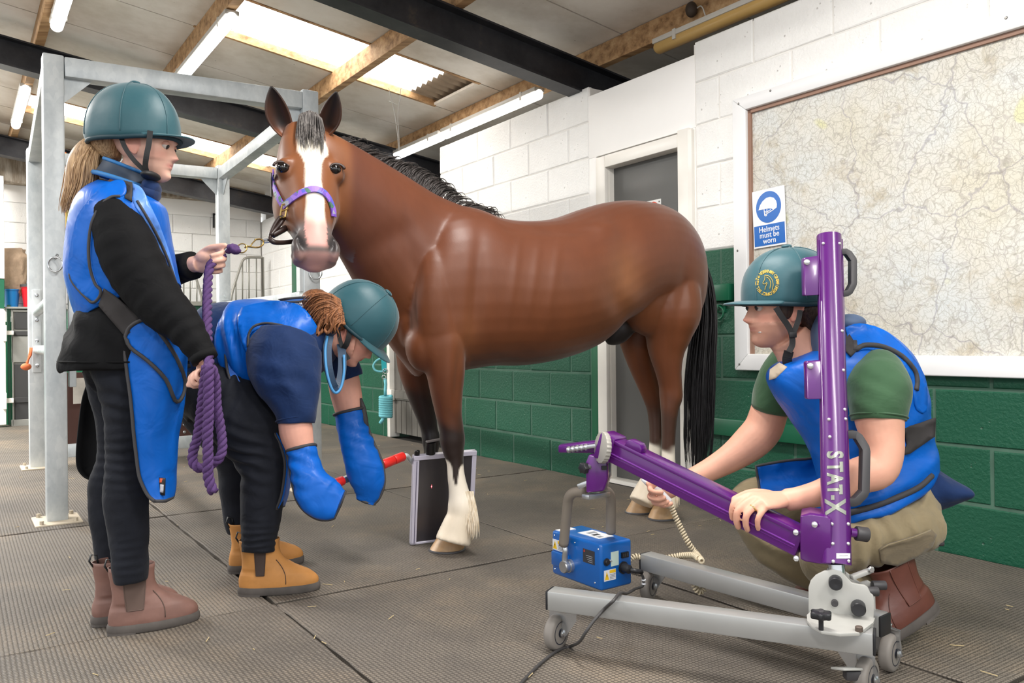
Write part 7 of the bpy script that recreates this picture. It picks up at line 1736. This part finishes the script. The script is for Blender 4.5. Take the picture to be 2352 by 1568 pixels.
def warning(face, a0, b0, a1, b1):
    """yellow warning label with a triangle symbol; the fine print is too small to read, so lines only"""
    o, c, A_, B_, N_ = lab(face, a0, b0, a1, b1, M_lw, 'warning_label')
    sgn = -1 if face == 'L' else 1      # picture-left to right along A_
    P_ = lambda x, y, d=.0012: c+A_*(sgn*x)+B_*y+N_*d
    MB().prism([P_(-.1, .35), P_(.95, .35), P_(.95, .9), P_(-.1, .9)], N_*.0004).build('label_band', M_yel, gen, fix=True)
    MB().prism([P_(-.92, -.75), P_(-.22, -.75), P_(-.57, .75)], N_*.0004).build('warning_triangle', M_yel, gen, fix=True)
    MB().prism([P_(-.53, .45, .0018), P_(-.64, -.05, .0018), P_(-.56, -.05, .0018), P_(-.61, -.5, .0018), P_(-.49, .1, .0018), P_(-.57, .1, .0018)], N_*.0003).build('bolt_symbol', M_jet, gen, fix=True)
    for k, w_ in enumerate((.9, .8, .88, .6)): MB().prism([P_(-.05, .12-.26*k), P_(w_, .12-.26*k), P_(w_, .02-.26*k), P_(-.05, .02-.26*k)], N_*.0003).build('print_line', M_lgr, gen, fix=True)
warning('L', .185, .028, .250, .064); warning('E', .012, .085, .062, .120)
MB().box(gp(.205, -.004, .092), ex_*.045, ey_*.005, Z*.024).build('side_boss', M_bluep, gen, bevel=.004)
o, c, A_, B_, N_ = lab('L', .030, .028, .088, .072, M_dpl, 'rating_plate')
MB().prism([c+A_*.9+B_*.55+N_*.001, c+A_*.6+B_*.55+N_*.001, c+A_*.75+B_*.95+N_*.001], N_*.0003).build('plate_mark', M_rd, gen, fix=True)
for k in range(4): MB().box(c-A_*(.1+.06*k)+B_*(.1-.28*k)+N_*.001, A_*(.55-.05*k), B_*.05, N_*.0003).build('print_line', M_lgr, gen)
lab('E', .042, .030, .075, .076, M_lgb, 'status_label'); lab('E', .086, .038, .116, .056, M_jet, 'socket', .003, .003)
for k in range(3): MB().box(gp(-.0065, .093+.008*k, .047), ey_*.002, Z*.005, ex_*.0006).build('socket_pin', M_blk2, gen)
for y, z, r, m in ((.022, .058, .011, M_blk), (.036, .056, .004, M_screw)): MB().lathe(gp(-.001, y, z), -ex_, [(0, r*1.1), (.004, r*1.1), (.004, r*.8), (.010, r*.7)], 16).build('button', m, gen, smooth='auto')
lab('T', .06, .045, .17, .11, M_lw, 'top_label'); lab('T', .215, .01, .248, .075, M_lw, 'top_label')
for k in range(3): lab('T', .07+.03*k, .055+.004*k, .088+.03*k, .075+.012*k, M_dpl if k == 1 else M_lgr, 'print_block', .0016, .0003)
for x, z in ((.24, .014), (.012, .016), (.24, .13), (.03, .128), (.25, .10), (.13, .018)): MB().lathe(gp(x, -.001, z), -ey_, [(0, .003), (.0015, .002)], 8).build('screw', M_screw, gen)
pg = MB(); pg.lathe(gp(-.0, .095, .088), -ex_, [(0, .020), (.004, .020), (.004, .016), (.03, .014), (.034, .009)], 20); pg.build('plug', M_blk, gen, smooth='auto')
pg = MB(); pg.tube([gp(-.03, .098, .090), gp(-.045, .115, .094), gp(-.045, .135, .10)], .008, 10); pg.build('plug_boot', M_blk, gen, smooth=True)
# yoke
YD = 2.60
kn = gp(.155, -.012, .10); kp = proj(np.array([tuple(kn)]))[0]
mb = MB(); mb.lathe(kn+ey_*.012, -ey_, [(0, .022), (.012, .022), (.012, .019), (.03, .021), (.034, .019), (.034, .003)], 28); mb.build('pivot_knob', M_alu, gen, smooth='auto')
yk = kn-ey_*.012
tubew([yk, yk+Z*.03+ex_*.0, yk+Z*.055-ex_*.004, yk+Z*.075+ex_*.006], .010, M_alu, 'yoke_strap', gen, 5, 8, ell=.6)
a1 = yk+Z*.072+ex_*.006; a2 = W(1304, 1156, 2.66); 
tubew([a1, a1.lerp(a2, .5), a2, W(1309, 1138, 2.64), W(1322, 1130, 2.62), W(1344, 1130, 2.59)], .0165, M_foam, 'foam_grip', gen, 6, 14)
tubew([W(1386, 1128, 2.58), W(1396, 1130, 2.60), W(1402, 1142, 2.62), W(1403, 1160, 2.64), W(1403, 1190, 2.66), W(1403, 1222, 2.68)], .0165, M_foam, 'foam_grip', gen, 6, 14)
# cables
pc = empty('power_cable', G(1300, 1490), 'dark grey power cable running from the blue box over the near leg to the floor', 'cable')
cpts = [gp(-.045, .130, .10), gp(-.047, .140, .12), gp(-.046, .138, .145), W(1459, 1352, 2.55), W(1440, 1362, 2.45)]
z2 = na.z+.0285+.005
cpts += [G(1424, 1362, z2), G(1408, 1380, z2), W(1388, 1398, 2.222), W(1364, 1425, 2.21), W(1345, 1452, 2.205), W(1330, 1474, 2.235)]
cpts += [G(1310, 1484, .006), G(1280, 1494, .006), G(1245, 1520, .006), G(1212, 1552, .006), G(1180, 1590, .006), G(1150, 1640, .006)]
MB().tube([Vector(p) for p in crom([tuple(p) for p in cpts], 6)], .0045, 8).build('cable', mat('dark grey cable', S(62, 60, 60), .5), pc, smooth=True)
mb = MB()
for k in range(2): mb.lathe(gp(-.048, .141, .128+.012*k), Z, [(0, .007), (.004, .007)], 10)
mb.build('cable_clip', M_lw, pc)
hsw = empty('hand_switch', W(1510, 1125, 2.74), "white hand switch with coiled cream cord in the man's far hand", 'switch')
M_cord = mat('cream coiled cord', S(206, 192, 164), .5, var=.06)
MB().tube([W(1476, 1099, 2.715), W(1486, 1106, 2.715), W(1512, 1126, 2.715), W(1536, 1150, 2.715), W(1541, 1156, 2.715)], [.008, .0115, .0125, .0115, .006], 14).build('handset', M_lw, hsw, smooth=True)
def coil(pts, r, pitch, k=8, wr=.0026):
    A = [Vector(p) for p in crom([tuple(p) for p in pts], k)]; L = [0.]
    for a, b in zip(A, A[1:]): L.append(L[-1]+(b-a).length)
    n = int(L[-1]/pitch*10); A_ = np.array([tuple(p) for p in A]); s_ = np.linspace(0, L[-1], n); Q_ = [Vector([np.interp(x, L, A_[:, c]) for c in range(3)]) for x in s_]; N = None; out = []
    for i, p in enumerate(Q_):
        T = (Q_[min(i+1, n-1)]-Q_[max(i-1, 0)]).normalized(); N = (T.orthogonal() if N is None else N-T*N.dot(T)).normalized(); a = 2*PI*s_[i]/pitch
        out.append(p+N*(r*math.cos(a))+T.cross(N)*(r*math.sin(a)))
    MB().tube(out, wr, 5).build('coiled_cord', M_cord, hsw, smooth=True)
zf = fa.z+.0285+.010
coil([W(1541, 1158, 2.715), W(1547, 1176, 2.71), W(1560, 1205, 2.70), W(1582, 1248, 2.68), W(1600, 1272, 2.665), G(1612, 1288, zf)], .0075, .0092, 8, .0034)
coil([gp(.02, gW+.004, .075), W(1462, 1277, 2.70), W(1490, 1283, 2.69), W(1525, 1282, 2.68), W(1560, 1276, 2.67), G(1592, 1275, zf), G(1604, 1282, zf)], .0075, .0092, 8, .0034)
coil([W(1589, 1316, 2.56), W(1593, 1340, 2.55), W(1604, 1358, 2.55), W(1616, 1352, 2.56), W(1620, 1322, 2.57)], .0075, .0092, 8, .0034)

mb = MB(); mb.cyl(W(1952, 1222, 2.10), W(1966, 1224, 2.10), .012, 16); mb.build('clamp_stem', M_pur, xs, smooth='auto')
MB().cyl(W(1965, 1224, 2.10), W(1994, 1228, 2.10), .019, 18).build('clamp_knob', M_blk2, xs, bevel=.004)
